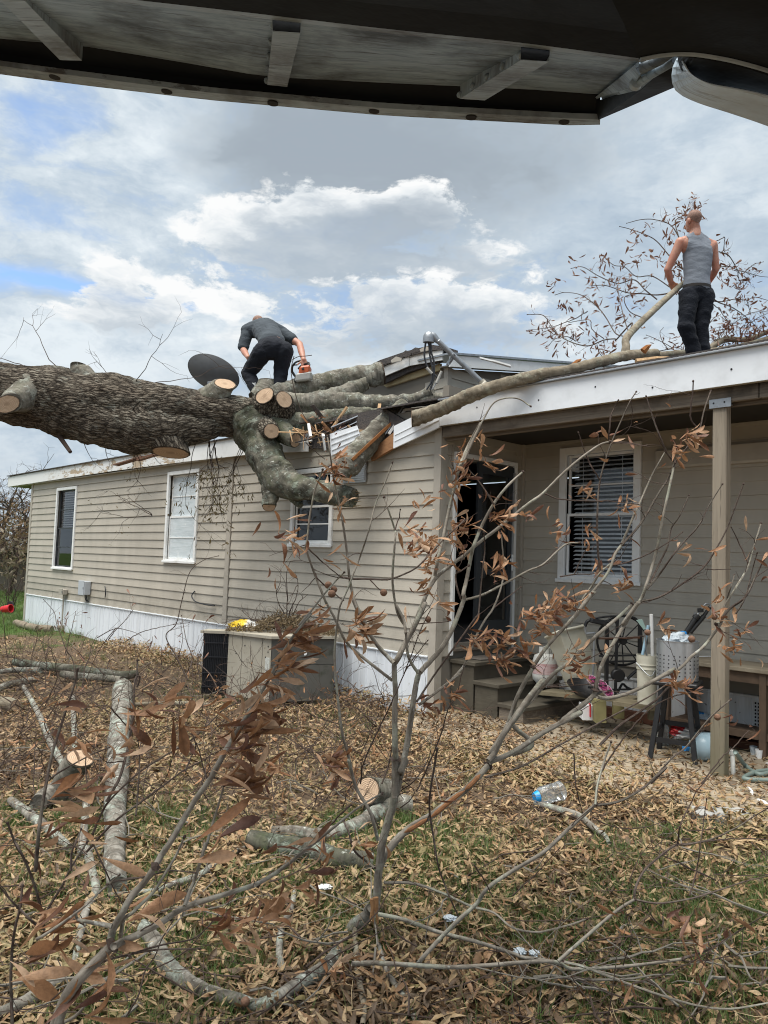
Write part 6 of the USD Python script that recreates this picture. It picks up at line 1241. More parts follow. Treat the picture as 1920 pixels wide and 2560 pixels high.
# --- the broken sapling limb in the middle
rg = np.random.default_rng(52)
mid = thing('fallen_limb', 'fallen pale limb curving up from the ground into many upright bare stems', 'limb', ground_at(930, 2290))
gz = lambda x, y, r: (x, y, r, floor_depth(x, y+r*.75))
limb(mid, 'stem', [gz(I_[0], I_[1], r) for I_, r in zip(trace('I930,560 1000,660 1060,770 1130,860 1230,930 1330,985 1450,1020 1560,1045 F0,1595 110,1560 250,1470 360,1400 480,1320'), (17, 20, 21, 21, 20, 19, 18, 17, 17, 17, 17.5, 18, 18.5))]+[(*trace('F570,1190')[0], 19, 3.36), (*trace('F640,1080')[0], 18, 3.36), (*trace('F715,1015')[0], 15, 3.34), (*trace('F745,960')[0], 12, 3.32)], LOGB, seg=28, step=.012, rough=.12, seed=3)
part(mid, 'split_wood', [tube(spline([at(*trace('F%d,%d' % a)[0], 3.27), at(*trace('F%d,%d' % b)[0], 3.25)], 6), np.linspace(.014, .004, 6), 6) for a, b in (((755, 900), (760, 1050)), ((775, 890), (790, 1060)), ((765, 930), (740, 1040)))], look('torn_wood', (.30, .16, .07), .8, spots=((.19, .095, .04), 60, .4, .7)))
fm = Foliage(mid, LEAFM)
branches(mid, '''3.32 3.28 12.5 11 | F770,1010 785,850 795,720 815,560 840,450 880,320 900,230 905,0
3.28 3.24 9.5 7.5 | F900,240 905,0 E1005,950 1003,700 1008,600 1000,480 1000,400
3.25 3.05 6.5 2.2 | E1000,410 960,370 880,280 800,150 735,0 B900,1520 820,1380 760,1180 740,1050 720,850 690,650 650,450 615,280 590,100 570,-20
3.25 3.45 9 5.0 | E1000,410 1025,375 1060,300 1130,170 1200,20 B1280,1430 1360,1230 1420,1120 1500,1040 1659,920
3.45 3.6 5.5 3.0 | C1000,1330 1140,1200 1400,1000 1659,790 D200,450 320,330 440,225 560,140 630,115
3.6 3.62 2.6 1.6 | D630,115 632,40 640,-60 A395,350 430,250 460,200
3.6 3.65 2.4 1.2 | D630,115 740,120 860,140
3.34 3.45 5.5 2.0 | C740,1500 770,1330 830,1080 880,850 930,640 980,430 1070,210 1190,0 N420,1100 520,860 610,690 690,560 780,520 880,525 960,575
3.24 3.2 5.0 2.6 | E1075,215 1060,130 1010,30 B1190,1480 1130,1380 1095,1200 1090,1050 1110,780 1108,720 1060,570 1025,465
3.2 3.2 2.4 1.2 | B1108,720 1140,620 1150,560
3.24 3.1 5.0 2.4 | E985,520 870,430 770,350 680,260 620,130 550,0 B560,1300 480,1100 400,870 408,800 430,600 470,400 510,300 530,240
3.1 3.1 3.0 1.2 | B1050,1115 740,1105 600,1085 480,1040
3.12 3.3 3.6 1.8 | B660,1080 740,1105 900,1108 1050,1112 1180,1070 1300,1000 1480,810 1600,700 1659,640
3.1 3.1 2.0 1.4 | B910,1115 960,1170 1000,1205
3.1 3.1 2.6 1.6 | B470,1060 500,1120 560,1170 630,1230 690,1275
3.12 3.1 2.6 1.5 | B415,860 470,920 540,980 600,1030 660,1080
3.05 3.0 5.5 1.8 | F790,520 740,340 650,180 600,0 E740,1190 700,1000 660,850 620,500 615,300 640,80 B680,1300 730,1190 780,1060 830,930 900,720 950,520 1030,340 1085,190
3.3 3.3 10 8 | F910,220 940,80 970,0 E1040,1120 1080,950 1110,750 1140,550 1160,470
3.3 3.25 5.5 3.5 | E1155,470 1130,440 1090,360 1075,220
3.3 3.5 8 3.4 | E1165,470 1200,430 1300,320 1370,200 1450,0 C1020,1680 1060,1500 1100,1290 1130,1180 1210,990 1320,790 1450,620 1600,480
3.4 3.45 3.0 1.5 | C1320,795 1240,660 1160,550 1090,470
3.4 3.55 4.2 2.6 | C1020,1740 1200,1690 1400,1590 1659,1450 D200,910 340,785 430,770
3.4 3.4 3.6 2.2 | C1000,1740 960,1620 945,1490 1000,1450 1065,1405
3.3 3.4 3.4 1.8 | E1145,660 1250,500 1400,290 1530,110 C1170,1880 1190,1650 1215,1400 1232,1250 1225,1080
3.3 3.5 4.6 2.0 | E1160,680 1280,590 1420,480 T340,1720 480,1560 560,1380 640,1180 740,1000 830,870 920,640 960,400 930,-20
3.5 3.6 2.8 1.2 | T830,870 1000,740 1154,620
3.1 3.0 2.6 1.4 | E780,1190 800,1060 900,830 990,650 1060,490 1130,300 1190,150 1250,40
3.3 3.3 2.6 1.4 | F1040,200 E1170,1180 1260,980 1310,850 1350,700 1400,620 1450,430
3.2 3.2 2.0 1.2 | E1150,155 1240,148 1340,140
3.3 3.3 2.0 1.2 | E1060,480 1130,370 1210,270
3.2 3.2 3.0 2.0 | F600,0 640,150 700,260 760,360 790,430
3.2 3.2 2.6 1.5 | F620,290 560,340 480,420 400,510 300,600 120,720 0,800
3.3 3.3 3.0 2 | E920,1190 960,1080 985,960
3.3 3.35 2.0 1.2 | F940,200 1020,140 1100,30 1130,-50
3.3 3.3 2.0 1.2 | F935,310 1000,260 1025,200 950,130
3.3 3.3 4.0 2.6 | F770,700 720,660 640,590 600,470 570,400
3.35 3.45 12 9 | F800,690 840,610 900,530 1000,440 1150,350 1250,270 1350,200 1420,130 1500,40
3.45 3.6 8.5 6.0 | Q450,350 480,310 520,230 600,110 680,10 K530,1659 720,1350 800,1090 960,790
3.45 3.6 8.5 7.0 | Q455,355 560,310 700,220 850,140 L500,1190 780,970 820,900
3.6 3.75 6.5 3.5 | L815,910 880,660 1000,430 1120,230 1250,20 A500,1978 640,1790 690,1660 740,1500 780,1350 820,1130 870,900 915,690
3.75 3.75 3.4 1.8 | A915,690 1000,590 1070,490 1115,420 1150,270 1200,125
3.75 3.7 3.2 1.6 | A905,680 850,610 800,490 740,330 690,170
3.75 3.75 2.8 2 | A1110,430 1040,330 1055,160 1062,50
3.6 3.75 6.0 4.0 | L840,955 950,970 1150,920 1400,800 1600,680 M400,950 620,830 780,760 900,640 1000,560 1080,470 1200,300 A1250,1978
3.6 3.8 7.5 5.0 | L0,1530 200,1420 L0,1205 200,980 400,740 580,600 850,340 1050,170 1180,50
3.55 3.7 6.0 4.2 | K700,1380 800,1090 960,790 1100,580 1350,300 1500,120 1600,0 A75,1978 200,1800 380,1570 440,1420 490,1350
3.7 3.8 4.2 2.0 | A490,1350 560,1180 650,980 720,820 790,690 835,610
3.7 3.78 3.6 2.4 | A490,1350 640,1180 790,930 860,820 915,700
3.7 3.75 3.6 1.8 | A320,1560 300,1350 298,1100 320,830 400,560 500,330 560,200 605,130
3.7 3.7 4.4 3.0 | A180,1780 250,1680 320,1570 400,1500
3.7 3.7 2.6 1.4 | A320,830 270,750 230,680 190,580 150,460
3.72 3.7 3.6 1.8 | A640,1800 800,1760 1000,1640 1150,1520 1250,1370 1330,1220 1390,1060 1460,870
3.7 3.75 3.4 1.6 | A690,1700 780,1600 900,1430 1000,1310 1100,1200 1190,1030 1290,870
3.7 3.75 3.4 1.8 | A720,1650 800,1480 860,1350 885,1220 950,1120 1025,960
3.65 3.7 2.4 1.2 | A420,1510 560,1480 700,1420 860,1330 970,1250
3.6 3.6 2.2 1.2 | A0,1600 120,1580 250,1580 330,1550
3.6 3.6 1.8 1.0 | A115,1580 160,1480 220,1360
3.6 3.65 2.4 1.2 | D210,450 300,485 460,500 620,500 810,520
3.7 3.8 4.4 2.0 | M1080,470 1200,300 A1300,1860 1400,1690 1500,1520 1550,1350 1600,1180
3.7 3.8 4.0 2.0 | A1280,1960 1350,1860 1480,1760 1560,1600 1620,1480 1680,1400
3.7 3.75 3.0 1.4 | A1290,1920 1330,1780 1365,1680 1390,1590
3.75 3.75 2.8 1.2 | A1500,1490 1430,1340 1370,1215
3.7 3.7 3.0 1.4 | A1400,1900 1480,1760 1530,1560 1570,1420
3.75 3.7 1.8 1.0 | A1160,1540 1250,1545 1350,1540
3.6 3.7 4.0 2.6 | M0,1510 180,1330 380,1190 560,1060 700,930 900,900
3.5 3.6 2.8 1.6 | M0,1790 200,1480 330,1320 480,1170 700,1040 1000,970
3.4 3.5 3.4 2.0 | Q440,420 600,370 760,280 940,180 1130,80 1220,20
3.5 3.7 2.4 1.3 | M1000,1890 1200,1640 1320,1530 1460,1380
3.5 3.7 2.2 1.2 | L350,860 560,850 780,825 1000,790
3.5 3.6 2.0 1.0 | M0,450 200,450 420,435
3.6 3.6 1.8 1.0 | L620,655 750,590 860,530 980,460''', rg, fm, .30, .35, STEM, DARKTWIG)
part(mid, 'bared_wood', [tube(spline([at(*q_, 3.36+.02*i)-FW*.024+UP*.010 for i, q_ in enumerate(trace(tr_))], 16), np.interp(np.linspace(0, 1, 16), [0, .2, .8, 1], [.002, .010, .010, .002]), 8) for tr_ in ('F960,470 1040,425 1110,380', 'F1120,380 1200,315 1290,240 1350,200', 'F1350,195 1400,150 1450,95')], look('bared_wood', (.30, .135, .055), .8, spots=((.20, .09, .04), 40, .4, .7)))
clusters(fm, '''3.4 9 .95 | C930,350 930,270 960,560 940,480 900,600 920,1000 880,1060 1000,1260 960,1230 680,1330 660,1390 560,1230 1340,1400 1320,1480 1300,950 1360,960
3.4 5 .9 | C1180,280 1150,240 1280,400 1210,385 1250,740 600,1100 740,1180 460,1080 1010,1030 1090,1080
3.7 6 .9 | D500,730 500,470 450,450 680,490 740,540 270,700 330,740 700,1020 690,1080 700,960 1060,810
3.7 13 1.0 | D190,1210 270,1170 340,1120 130,1260
3.7 3 .95 | D640,890 540,970 780,740 1290,800 1330,1130 1590,900 520,660 1300,1180 290,760 30,490 80,600 200,610 1570,780
3.75 8 1.0 | D1090,130 1120,80 1150,60 1060,180
3.6 12 1.0 | K650,450 850,300 1050,250 1000,330 950,480 800,560 1150,200 880,650 650,720
3.6 7 .95 | K430,530 560,500 620,760 300,560 1300,120 1450,130 K1390,640 1330,780
3.1 6 1.0 | B590,220 640,200 560,270 620,260
3.1 4 .95 | B700,470 640,540 270,680 300,760 240,770 260,920 370,900 550,950 1350,500 1280,530 1180,740 1310,740
3.2 6 .95 | B1200,870 1290,860 1380,940 1350,1000 1270,1190 1410,850
3.05 13 1.1 | B760,1480 800,1440 790,1560
3.05 4 .95 | B430,1370 470,1330 680,1370 500,1480 1460,1290 1480,1330
3.3 9 1.0 | E1560,250 1500,270 1340,640 1320,720 1330,600 1180,680 1480,250
3.5 5 .95 | L580,560 620,650 500,620 1600,830 1560,900 590,910 M760,920 780,870 900,980 1180,1230
3.6 6 .95 | M1220,480 1200,560 1150,250 1350,380 1480,680 600,340
3.1 14 1.0 | F500,60 540,100 470,30 480,10 60,80
2.9 5 1.05 | F580,600 700,560 500,1230 530,1290 510,1400 490,1420 600,1290 420,560''', rg)
GALL = look('brown_gall', (.19, .105, .065), .8, spots=((.12, .065, .04), 40, .4, .7), bump=(120, .003))
for tg, x, y, z, r in (('B', 1018, 1217, 3.1, .0145), ('B', 577, 1157, 3.1, .0150), ('B', 622, 1192, 3.12, .0135), ('B', 605, 1226, 3.07, .0155), ('B', 1372, 1430, 3.3, .0135), ('M', 470, 400, 3.6, .0145), ('M', 905, 465, 3.6, .0165), ('M', 1130, 245, 3.7, .0150), ('M', 1160, 1235, 3.5, .0150), ('I', 1590, 1047, 2.7, .016)):
    ox, oy, k = VIEW[tg]; c_ = at(ox+x/k, oy+y/k, z-.01); s_ = trimesh.creation.icosphere(3, 1.0); v = np.array(s_.vertices); part(mid, 'gall', (c_+v*(r*(1+.10*(meshkit.fbm(v*3+x, 2, 1)-.5)))[:, None], np.array(s_.faces)), GALL, smooth=True)
fm.done()

# --- the low fan of branches at the right
rg = np.random.default_rng(63)
fan = thing('fallen_branch', 'low grey branch fanning out over the leaves to the right edge of the foreground', 'branch', ground_at(900, 2430))
ff = Foliage(fan, LEAFM)
branches(fan, '''2.95 2.85 7.5 4.0 | F620,1320 760,1315 900,1322 1060,1332 1250,1342 1400,1338 1659,1318 G180,1305 300,1312 380,1352 560,1350 800,1330 950,1312 1100,1290
2.85 2.75 4.0 1.5 | G1090,1290 1220,1250 1350,1190 1420,1140 1500,1090 1580,1040 1680,980
3.2 2.95 6.5 5.0 | F795,1000 950,1032 1100,1085 1200,1120 1400,1170 1550,1215 1659,1252 G80,1280 220,1300 320,1330
2.95 3.2 6.5 5.0 | F1045,1325 1090,1270 1200,1150 1320,1030 1430,930 1500,830 1659,720 G200,600 330,480 450,370 540,290
3.2 3.3 4.2 2.5 | G540,290 550,180 575,80 600,0 640,-110
3.2 3.4 4.0 2.2 | G535,295 700,265 850,180 940,100 1000,50 M500,1890 700,1650 850,1530 1080,1250 1280,1070
2.85 3.0 5.5 3.8 | G300,1305 370,1240 450,1170 600,1040 700,960 790,905
3.0 3.2 3.8 3.4 | G790,905 800,830 830,760 880,690 1000,590 1070,545
3.2 3.3 3.2 1.4 | G1070,548 1150,545 1300,510 1450,440 1560,370 1680,300
3.2 3.3 2.6 1.2 | G1075,545 1090,420 1140,320 1200,200 1280,110 1360,20
3.2 3.25 2.8 1.6 | G1070,550 1250,525 1400,512 1550,510 1680,520
3.0 3.1 3.2 1.4 | G795,905 950,928 1150,900 1350,840 1500,790 1680,745
2.8 2.7 4.4 2.2 | G340,1310 450,1335 550,1372 750,1450 950,1520 1150,1580 1300,1608 1450,1610 1680,1570
2.75 2.7 2.6 1.2 | G780,1450 900,1415 1000,1380 1200,1290 1320,1210 1400,1150
2.8 2.75 2.0 1.0 | G330,1300 420,1255 600,1240 800,1292 1000,1300
2.75 2.7 2.0 1.0 | G360,1360 450,1500 560,1640 660,1700
2.9 3.0 1.8 1.0 | G-40,1040 200,1042 450,1030 700,980 780,960
3.2 3.3 3.6 2.2 | F1175,-80 1160,20 1130,200 1125,330 1150,500 1180,680 1220,800 1260,900 1310,1010
3.3 3.2 4.4 2.4 | F830,795 1020,800 1200,860 1300,905 1400,950 1540,990 G0,1085 150,1115 250,1100 400,1060 480,1030
3.3 3.3 2.6 1.4 | G400,-40 405,80 420,200 460,350
2.9 2.9 2.2 1.2 | G490,1170 650,1155 800,1140 950,1160 1150,1170 1280,1150
2.8 2.8 2.0 1.0 | G1100,1300 1250,1300 1400,1270 1480,1245 1500,1050
3.1 3.2 2.2 1.1 | G520,370 620,420 760,445 880,430 980,400
2.8 2.7 1.8 .9 | G720,1330 770,1170 760,1050 730,960 710,880
3.0 3.1 2.4 1.2 | G1150,880 1190,740 1220,560 1240,400 1260,260
2.7 2.7 2.0 1.0 | G400,1400 600,1450 740,1462
2.9 2.9 2.4 1.2 | G0,880 120,770 200,690 300,580
2.85 2.8 1.8 1.0 | G1260,1080 1275,1240 1230,1350 1180,1440
2.9 3.0 2.6 1.4 | F1410,680 1480,780 1530,880''', rg, ff, .25, .10, STEM, DARKTWIG)
clusters(ff, '''2.8 5 1.1 | G1150,1060 1160,1110 1150,1000
2.75 3 1.1 | G1170,1380 780,1390 1120,1620 710,1060 1400,1060 1340,1100''', rg, (0, 0, -.6), .5)
ff.done()

# --- the near branch at the left, leaves streaming in the wind
rg = np.random.default_rng(74)
near = thing('fallen_branch', 'nearest grey branch rising from the lower left corner with brown leaves blown to the right', 'branch', ground_at(150, 2590))
fn_ = Foliage(near, LEAFM)
branches(near, '''2.02 2.0 20 14.5 | I350,1260 370,1180 400,1090 430,1020 490,930 560,850 640,770 720,690
2.0 2.05 11.5 9.0 | I715,700 720,630 740,560 790,480 830,400 880,330 930,280 1000,180
2.05 2.2 9.5 6.0 | I1000,185 1050,90 1100,20 H1180,920 1270,770 1370,630 1430,520 1530,360 1620,200 J600,1120
2.2 2.35 6.2 2.2 | J595,1130 700,940 830,730 950,540 1050,350 1140,210 1240,90 B340,1480 450,1350 560,1210 640,1120 700,1060
2.0 2.2 11 6.5 | I735,690 810,650 900,610 1050,530 1190,440 1400,370 1659,290
2.2 2.4 6.5 2.4 | I1650,292 F100,750 200,680 300,600 400,520 500,440 620,340 720,270 810,220
2.0 2.0 8 4 | I725,560 600,535 540,525 500,510 490,470
2.02 2.1 6.5 3.0 | I780,640 800,520 I860,470 900,430 1000,330 1080,200 1140,100 1190,-10
2.1 2.2 6.0 3.0 | I1195,430 1230,330 1260,260 1310,100 1330,20 H1330,1090 1400,860 1450,690
1.95 1.95 5 2.2 | I240,640 280,620 400,540 560,420 640,340 700,290 770,230
2.0 2.1 3.4 1.8 | I690,290 770,262 930,240 1100,200 1250,210
2.1 2.2 4.0 2.0 | I640,800 720,770 850,740 1030,710 1280,705
2.1 2.2 3.4 1.6 | I850,735 1050,680 1250,640 1350,560
2.1 2.1 5.0 2.4 | I400,1190 500,1130 600,1010 700,900 800,790 830,760
2.2 2.2 3.2 1.6 | I790,1195 850,1090 900,1000 940,850 1000,760 1050,640 1110,540
2.3 2.3 2.8 1.5 | F0,1665 100,1600 250,1470 420,1330 600,1220 760,1140 840,1090
2.2 2.3 3.0 1.4 | J690,960 740,870 800,770 830,700
2.2 2.3 3.0 1.4 | J590,1150 680,1160 750,1165
2.2 2.2 3.0 1.6 | J575,1180 540,1090 520,1000 500,940
2.1 2.2 2.8 1.3 | I330,1040 420,960 520,870 640,790''', rg, fn_, .22, .2, STEM, DARKTWIG)
clusters(fn_, '''2.12 4.5 1.25 | J600,1120 650,1040 700,950 735,890
2.18 5 1.25 | J760,840 800,780 830,735 855,690
2.22 5.5 1.15 | J890,640 920,590 955,540 985,480
2.28 5 1.1 | J1010,430 1045,365 1080,300 1120,240 1150,200
2.15 7 1.3 | J690,1160 720,1165 760,870 790,800 740,1010
2.0 2.4 1.7 | I420,240 470,340 200,320 240,600 300,640 120,760 60,860 440,590 410,700 620,650 1270,110 1300,60 850,560
2.3 6 1.0 | I1440,520 1480,560 1520,510 1310,520 1560,600 F60,1040 100,1000 40,1080
2.3 4 1.05 | F300,770 60,600 160,560 200,850 400,740 320,600
2.0 3 1.5 | I560,900 500,1000 420,1120 180,560''', rg, (1.0, .0, .12), .45)
fn_.done()
# --- dark whips at the left
rg = np.random.default_rng(85)
whip = thing('fallen_branch', 'dark upright whips with russet leaves at the far left of the foreground', 'branch', ground_at(110, 2590))
fw_ = Foliage(whip, LEAFM)
branches(whip, '''2.3 2.5 6.5 3.0 | I230,200 H250,1000 265,880 290,720 340,470 400,280 450,130 490,0 500,-60
2.3 2.3 5.5 3.5 | I80,1192 75,1050 70,900 80,700 100,560 130,440 X55,2220
2.3 2.2 5.0 3.0 | I285,580 265,450 240,350 190,200 120,50 90,0 X20,2060
2.2 2.2 4.2 2.2 | I245,560 180,500 130,450 80,400 20,330 -20,290
2.5 2.8 4.6 2.0 | H690,790 740,700 780,620 830,430 860,250 875,0 J130,500 108,560 112,400
2.5 2.7 4.0 2.0 | H560,1115 700,960 800,870 900,800 1050,690 1200,580 1320,520
2.5 2.8 3.6 1.8 | H600,1000 660,860 720,770 900,600 1070,490 1250,380 1440,200 1530,150
2.4 2.5 3.2 1.6 | H320,650 350,620 450,560 600,480 700,440
2.6 2.7 2.6 1.3 | H600,820 580,740 560,650 555,550 560,440
2.4 2.5 3.0 1.4 | H880,880 890,780 900,640 905,500 895,400
2.6 2.7 2.4 1.2 | H1200,590 1240,500 1270,430 1240,340 1200,280
2.6 2.7 2.6 1.3 | H720,180 760,230 840,320
2.5 2.5 3.2 1.6 | I590,-20 620,60 680,190 740,320 800,430
2.3 2.3 4 2 | I460,200 465,80 500,0 H480,1080 520,980
2.3 2.3 4.4 2.4 | I280,520 320,430 400,300 460,180 560,20''', rg, fw_, .28, .5, DARKTWIG, DARKTWIG)
clusters(fw_, '''2.4 3.4 1.35 | H450,380 420,420 470,680 430,720 700,560 660,580 1090,370 1120,340 1030,230 400,880 340,830 360,880 110,1020 590,900 600,940 690,1050 1150,330 775,320 930,40 720,380
2.4 2.4 1.35 | H330,700 360,130 540,980 960,160 1360,200 1020,110 730,480 800,160 1260,340 1400,400 I240,60 60,120''', rg, (.9, 0, -.1), .5)
fw_.done()
# --- thin weeds and saplings before the long wall
rg = np.random.default_rng(96)
weed = thing('sapling', 'thin leafless saplings with a few dark red leaves in front of the white skirting', 'sapling', ground_at(300, 1660))
fwd = Foliage(weed, LEAFRED)
branches(weed, '''8 8.2 2.2 .9 | S560,480 540,330 490,250 450,140 420,60 400,-30 X110,1500
8 8.2 2.0 .8 | S480,290 510,170 540,60 560,-30
7 7.2 2.6 1.1 | X470,1700 440,1640 415,1590 X440,1560 455,1500 475,1430 510,1400 545,1390
8.5 8.6 2.0 .8 | S800,180 860,100 920,40 980,-40
8.5 8.6 2.2 .8 | S720,160 850,95 960,110 1040,140
8 8.1 2.0 .8 | S930,190 1050,120 1250,70 1400,50
8 8.1 1.8 .7 | S860,90 800,160 720,280 660,420 620,520
7.5 7.6 1.6 .7 | S1100,260 1125,200 1130,160
8 8 1.8 .8 | S1200,420 1300,330 1350,200 1340,60
7 7.2 3.2 1.2 | S1620,560 1560,440 1490,370 1420,340 1330,290
7 7.2 2.2 1.0 | S1400,420 1420,300 1380,180 1345,0
7 7.2 1.8 .8 | S1480,480 1460,330 1500,210 1510,120
8.5 8.5 1.8 .8 | S60,330 40,200 30,60 10,-40''', rg, fwd, .5, .25, PALESTICK, DARKTWIG)
clusters(fwd, '8 3 .85 | S460,20 470,60 440,80 1215,236 1125,195 640,80', rg, (0, 0, .7), .5)
fwd.done()

# --- brush of thin twigs standing over the leaf bed at the left and before the wall
rg = np.random.default_rng(131); bs = []; fbr = []
for k in range(420):
    px, py = rg.uniform(-40, 1000), rg.uniform(1570, 2050); Z = floor_depth(px, py)
    if Z > 11: continue
    p_ = ground_at(px, py, 0.0)
    if (p_-HC)@HN > -.15: continue
    a = rg.uniform(0, 2*np.pi); e = rg.uniform(.15, 1.3); bs += twigs(p_, (math.cos(a), math.sin(a), e), rg.uniform(.25, .85), rg.uniform(.002, .004)*max(1.0, Z/4.5), rg, 2, 8, -.02)
    if rg.random() < .35:
        for _ in range(rg.integers(2, 7)): fbr.append(leaf_at(p_+np.array([math.cos(a), math.sin(a), e])*rg.uniform(.1, .5)+rg.normal(size=3)*.03, rg.normal(size=3)+np.array([.5, 0, .3]), rg, rg.uniform(.6, 1.1)))
lone('brush', bs, DARKTWIG, 'tangle of thin dark twigs standing over the leaf bed at the left', 'brush', kind='stuff'); lone('brush_leaves', fbr, LEAFM[1], 'dry leaves caught in the tangle of twigs at the left', 'leaves', smooth=True, kind='stuff')
# ------------------------------------------------------------------ logs and sticks on the ground
def glog(text, radii, m, label, cat='log', name='log', seg=26, lift=.8, cut=None, seed=0, cut0=None, rough=.12):
    pts = trace(text); r = np.interp(np.linspace(0, 1, len(pts)), np.linspace(0, 1, len(radii)), radii); nodes = []
    for (x, y), k in zip(pts, r): nodes.append((x, y, k, floor_depth(x, y+k*lift)))
    t_ = thing(name, label, cat, at(nodes[0][0], nodes[0][1], nodes[0][3])); limb(t_, 'log' if cat == 'log' else 'stick', nodes, m, seg=seg, step=.015, rough=rough, seed=seed, cut=cut); return t_
glog('I760,300 740,100 H750,1000 745,800 765,600 770,400 790,200 795,50', (24, 26, 26, 27, 27, 25, 24), LOGB, 'long thick lichened log lying straight away from the viewer at the left', seed=11)
glog('F-40,520 80,540 250,570 380,590 520,640 640,650 760,660', (24, 25, 26, 25, 24, 22), MOSSY, 'mossy greenish log lying across the middle foreground left of the stems', seed=12)
glog('F100,470 250,470 400,490 560,460 700,400 800,330', (15, 17, 18, 19, 22), LOGB, 'grey lichened log behind the mossy log', seed=13)
glog('F1000,290 900,290 800,300 700,270', (22, 25, 26, 24), LIMB, 'short round grey log with a domed end behind the upright stems', seed=14, cut=-RT+TOCAM(910, 2000)*.8)
back_log = thing('log', 'thick short log with a pale sawn face behind the upright stems', 'log', at(930, 2010, 4.9))
zl = floor_depth(930, 2020); limb(back_log, 'log', [(*trace('F860,215')[0], 33, zl), (*trace('F800,210')[0], 34, zl*.985), (*trace('F725,200')[0], 35, zl*.965)], LIMB, seg=30, step=.015, rough=.14, seed=15, cut=TOCAM(910, 1980)*.9-RT*.6+UP*.2)
lc = glog('F480,650 530,660 575,685', (13, 11, 8), CLEAN, 'small sawn stub pointing at the viewer beside the mossy log', seed=16, cut=TOCAM(860, 2165)+RT*.3, name='sawn_stub')
up_log = thing('log', 'leaning log with a bright sawn top beside the thick lichened log at the left', 'log', at(150, 1990, 4.6))
zl = floor_depth(150, 2000); limb(up_log, 'log', [(*trace('H370,760')[0], 24, zl), (*trace('H430,640')[0], 29, zl*1.0), (*trace('H475,570')[0], 32, zl*.995), (*trace('H515,510')[0], 33, zl*.99)], LIMB, seg=28, step=.015, rough=.14, seed=17, cut=UP+TOCAM(200, 1890)*.35+RT*.25)
glog('H250,800 300,760 380,700', (22, 24, 22), LOGB, 'knobby lichened log end under the leaning log', seed=18)
glog('S-20,415 120,400 250,400 300,405', (6, 7, 7), PALESTICK, 'thin pale log at the far left edge beyond the grass', seed=19)
glog('S-20,545 60,510 160,490 260,470', (8, 9, 8), LIMB, 'grey log lying at the left edge below the thin pale one', seed=20)
glog('S110,340 300,370 520,390 700,415 900,440 1010,430', (9, 11, 11, 11, 10), MOSSY, 'long dark mossy log lying in the leaf bed near the long wall', seed=21)
glog('S460,430 600,450 760,460 900,475', (9, 10, 9, 9), LIMB, 'paler log lying just in front of the dark mossy log', seed=22)
glog('S-30,640 60,650 110,665', (15, 16, 14), CLEAN, 'tan log end coming in at the left frame edge', seed=23, cut=RT+TOCAM(35, 1765)*.5)
glog('S930,660 1150,650 1400,650 1560,660', (5, 6, 6, 5), CLEAN, 'thin straight stick lying level in the leaves before the air conditioner', 'stick', 'stick', 10, seed=24)
glog('G150,280 300,320 430,360 520,430 600,490 630,540', (8, 9, 8, 7, 5), PALESTICK, 'pale crooked stick on the leaves behind the right hand stems', 'stick', 'stick', 12, seed=25)
glog('H150,40 230,180 280,290 340,430 440,590 480,640', (5, 7, 8, 9, 8), PALESTICK, 'long white lichened stick slanting down the left side', 'stick', 'stick', 12, seed=26)
glog('H470,100 480,300 485,480 480,620', (6, 7, 7, 6), PALESTICK, 'upright pale stick beside the white slanting one', 'stick', 'stick', 10, seed=27)
glog('H560,740 555,850 545,960 530,1110 I560,60 600,220 620,330 560,450 530,560 500,700 480,840', (9, 10, 11, 11, 10, 8), PALESTICK, 'long white stick running beside the thick lichened log', 'stick', 'stick', 12, seed=28)
glog('I700,360 1000,330 1140,280 1290,230 1400,150 1500,90 1620,30', (6, 8, 9, 7, 6), PALESTICK, 'lichened stick rising to the right between the left logs', 'stick', 'stick', 10, seed=29)
glog('F640,1100 650,1280 670,1440 700,1600 690,1720', (7, 8, 8, 7), CLEAN, 'brown stick coming straight towards the viewer at the bottom centre', 'stick', 'stick', 10, seed=30)
glog('F790,1170 840,1350 900,1450 970,1560 1040,1690', (5, 7, 8, 7), PALESTICK, 'lichened stick slanting down to the right at the bottom centre', 'stick', 'stick', 10, seed=31)
glog('F250,830 230,960 170,1080 150,1250 180,1380', (6, 8, 9, 9), PALESTICK, 'white stick with lichen tufts left of the curved limb', 'stick', 'stick', 10, seed=32)
glog('H70,780 200,880 330,980 450,1090', (10, 13, 12, 10), LOGB, 'knotty white branch under the left leaves', 'stick', 'stick', 12, seed=33)
glog('S1330,290 1440,330 1520,400 1590,490 1640,560', (5, 6, 6, 5), PALESTICK, 'pale stick leaning against the air conditioner grille', 'stick', 'stick', 10, seed=34)
glog('I-20,1130 150,1060 300,960 420,900', (14, 17, 15, 12), LOGB, 'green lichened branch end in the lower left corner', 'stick', 'stick', 14, seed=35)
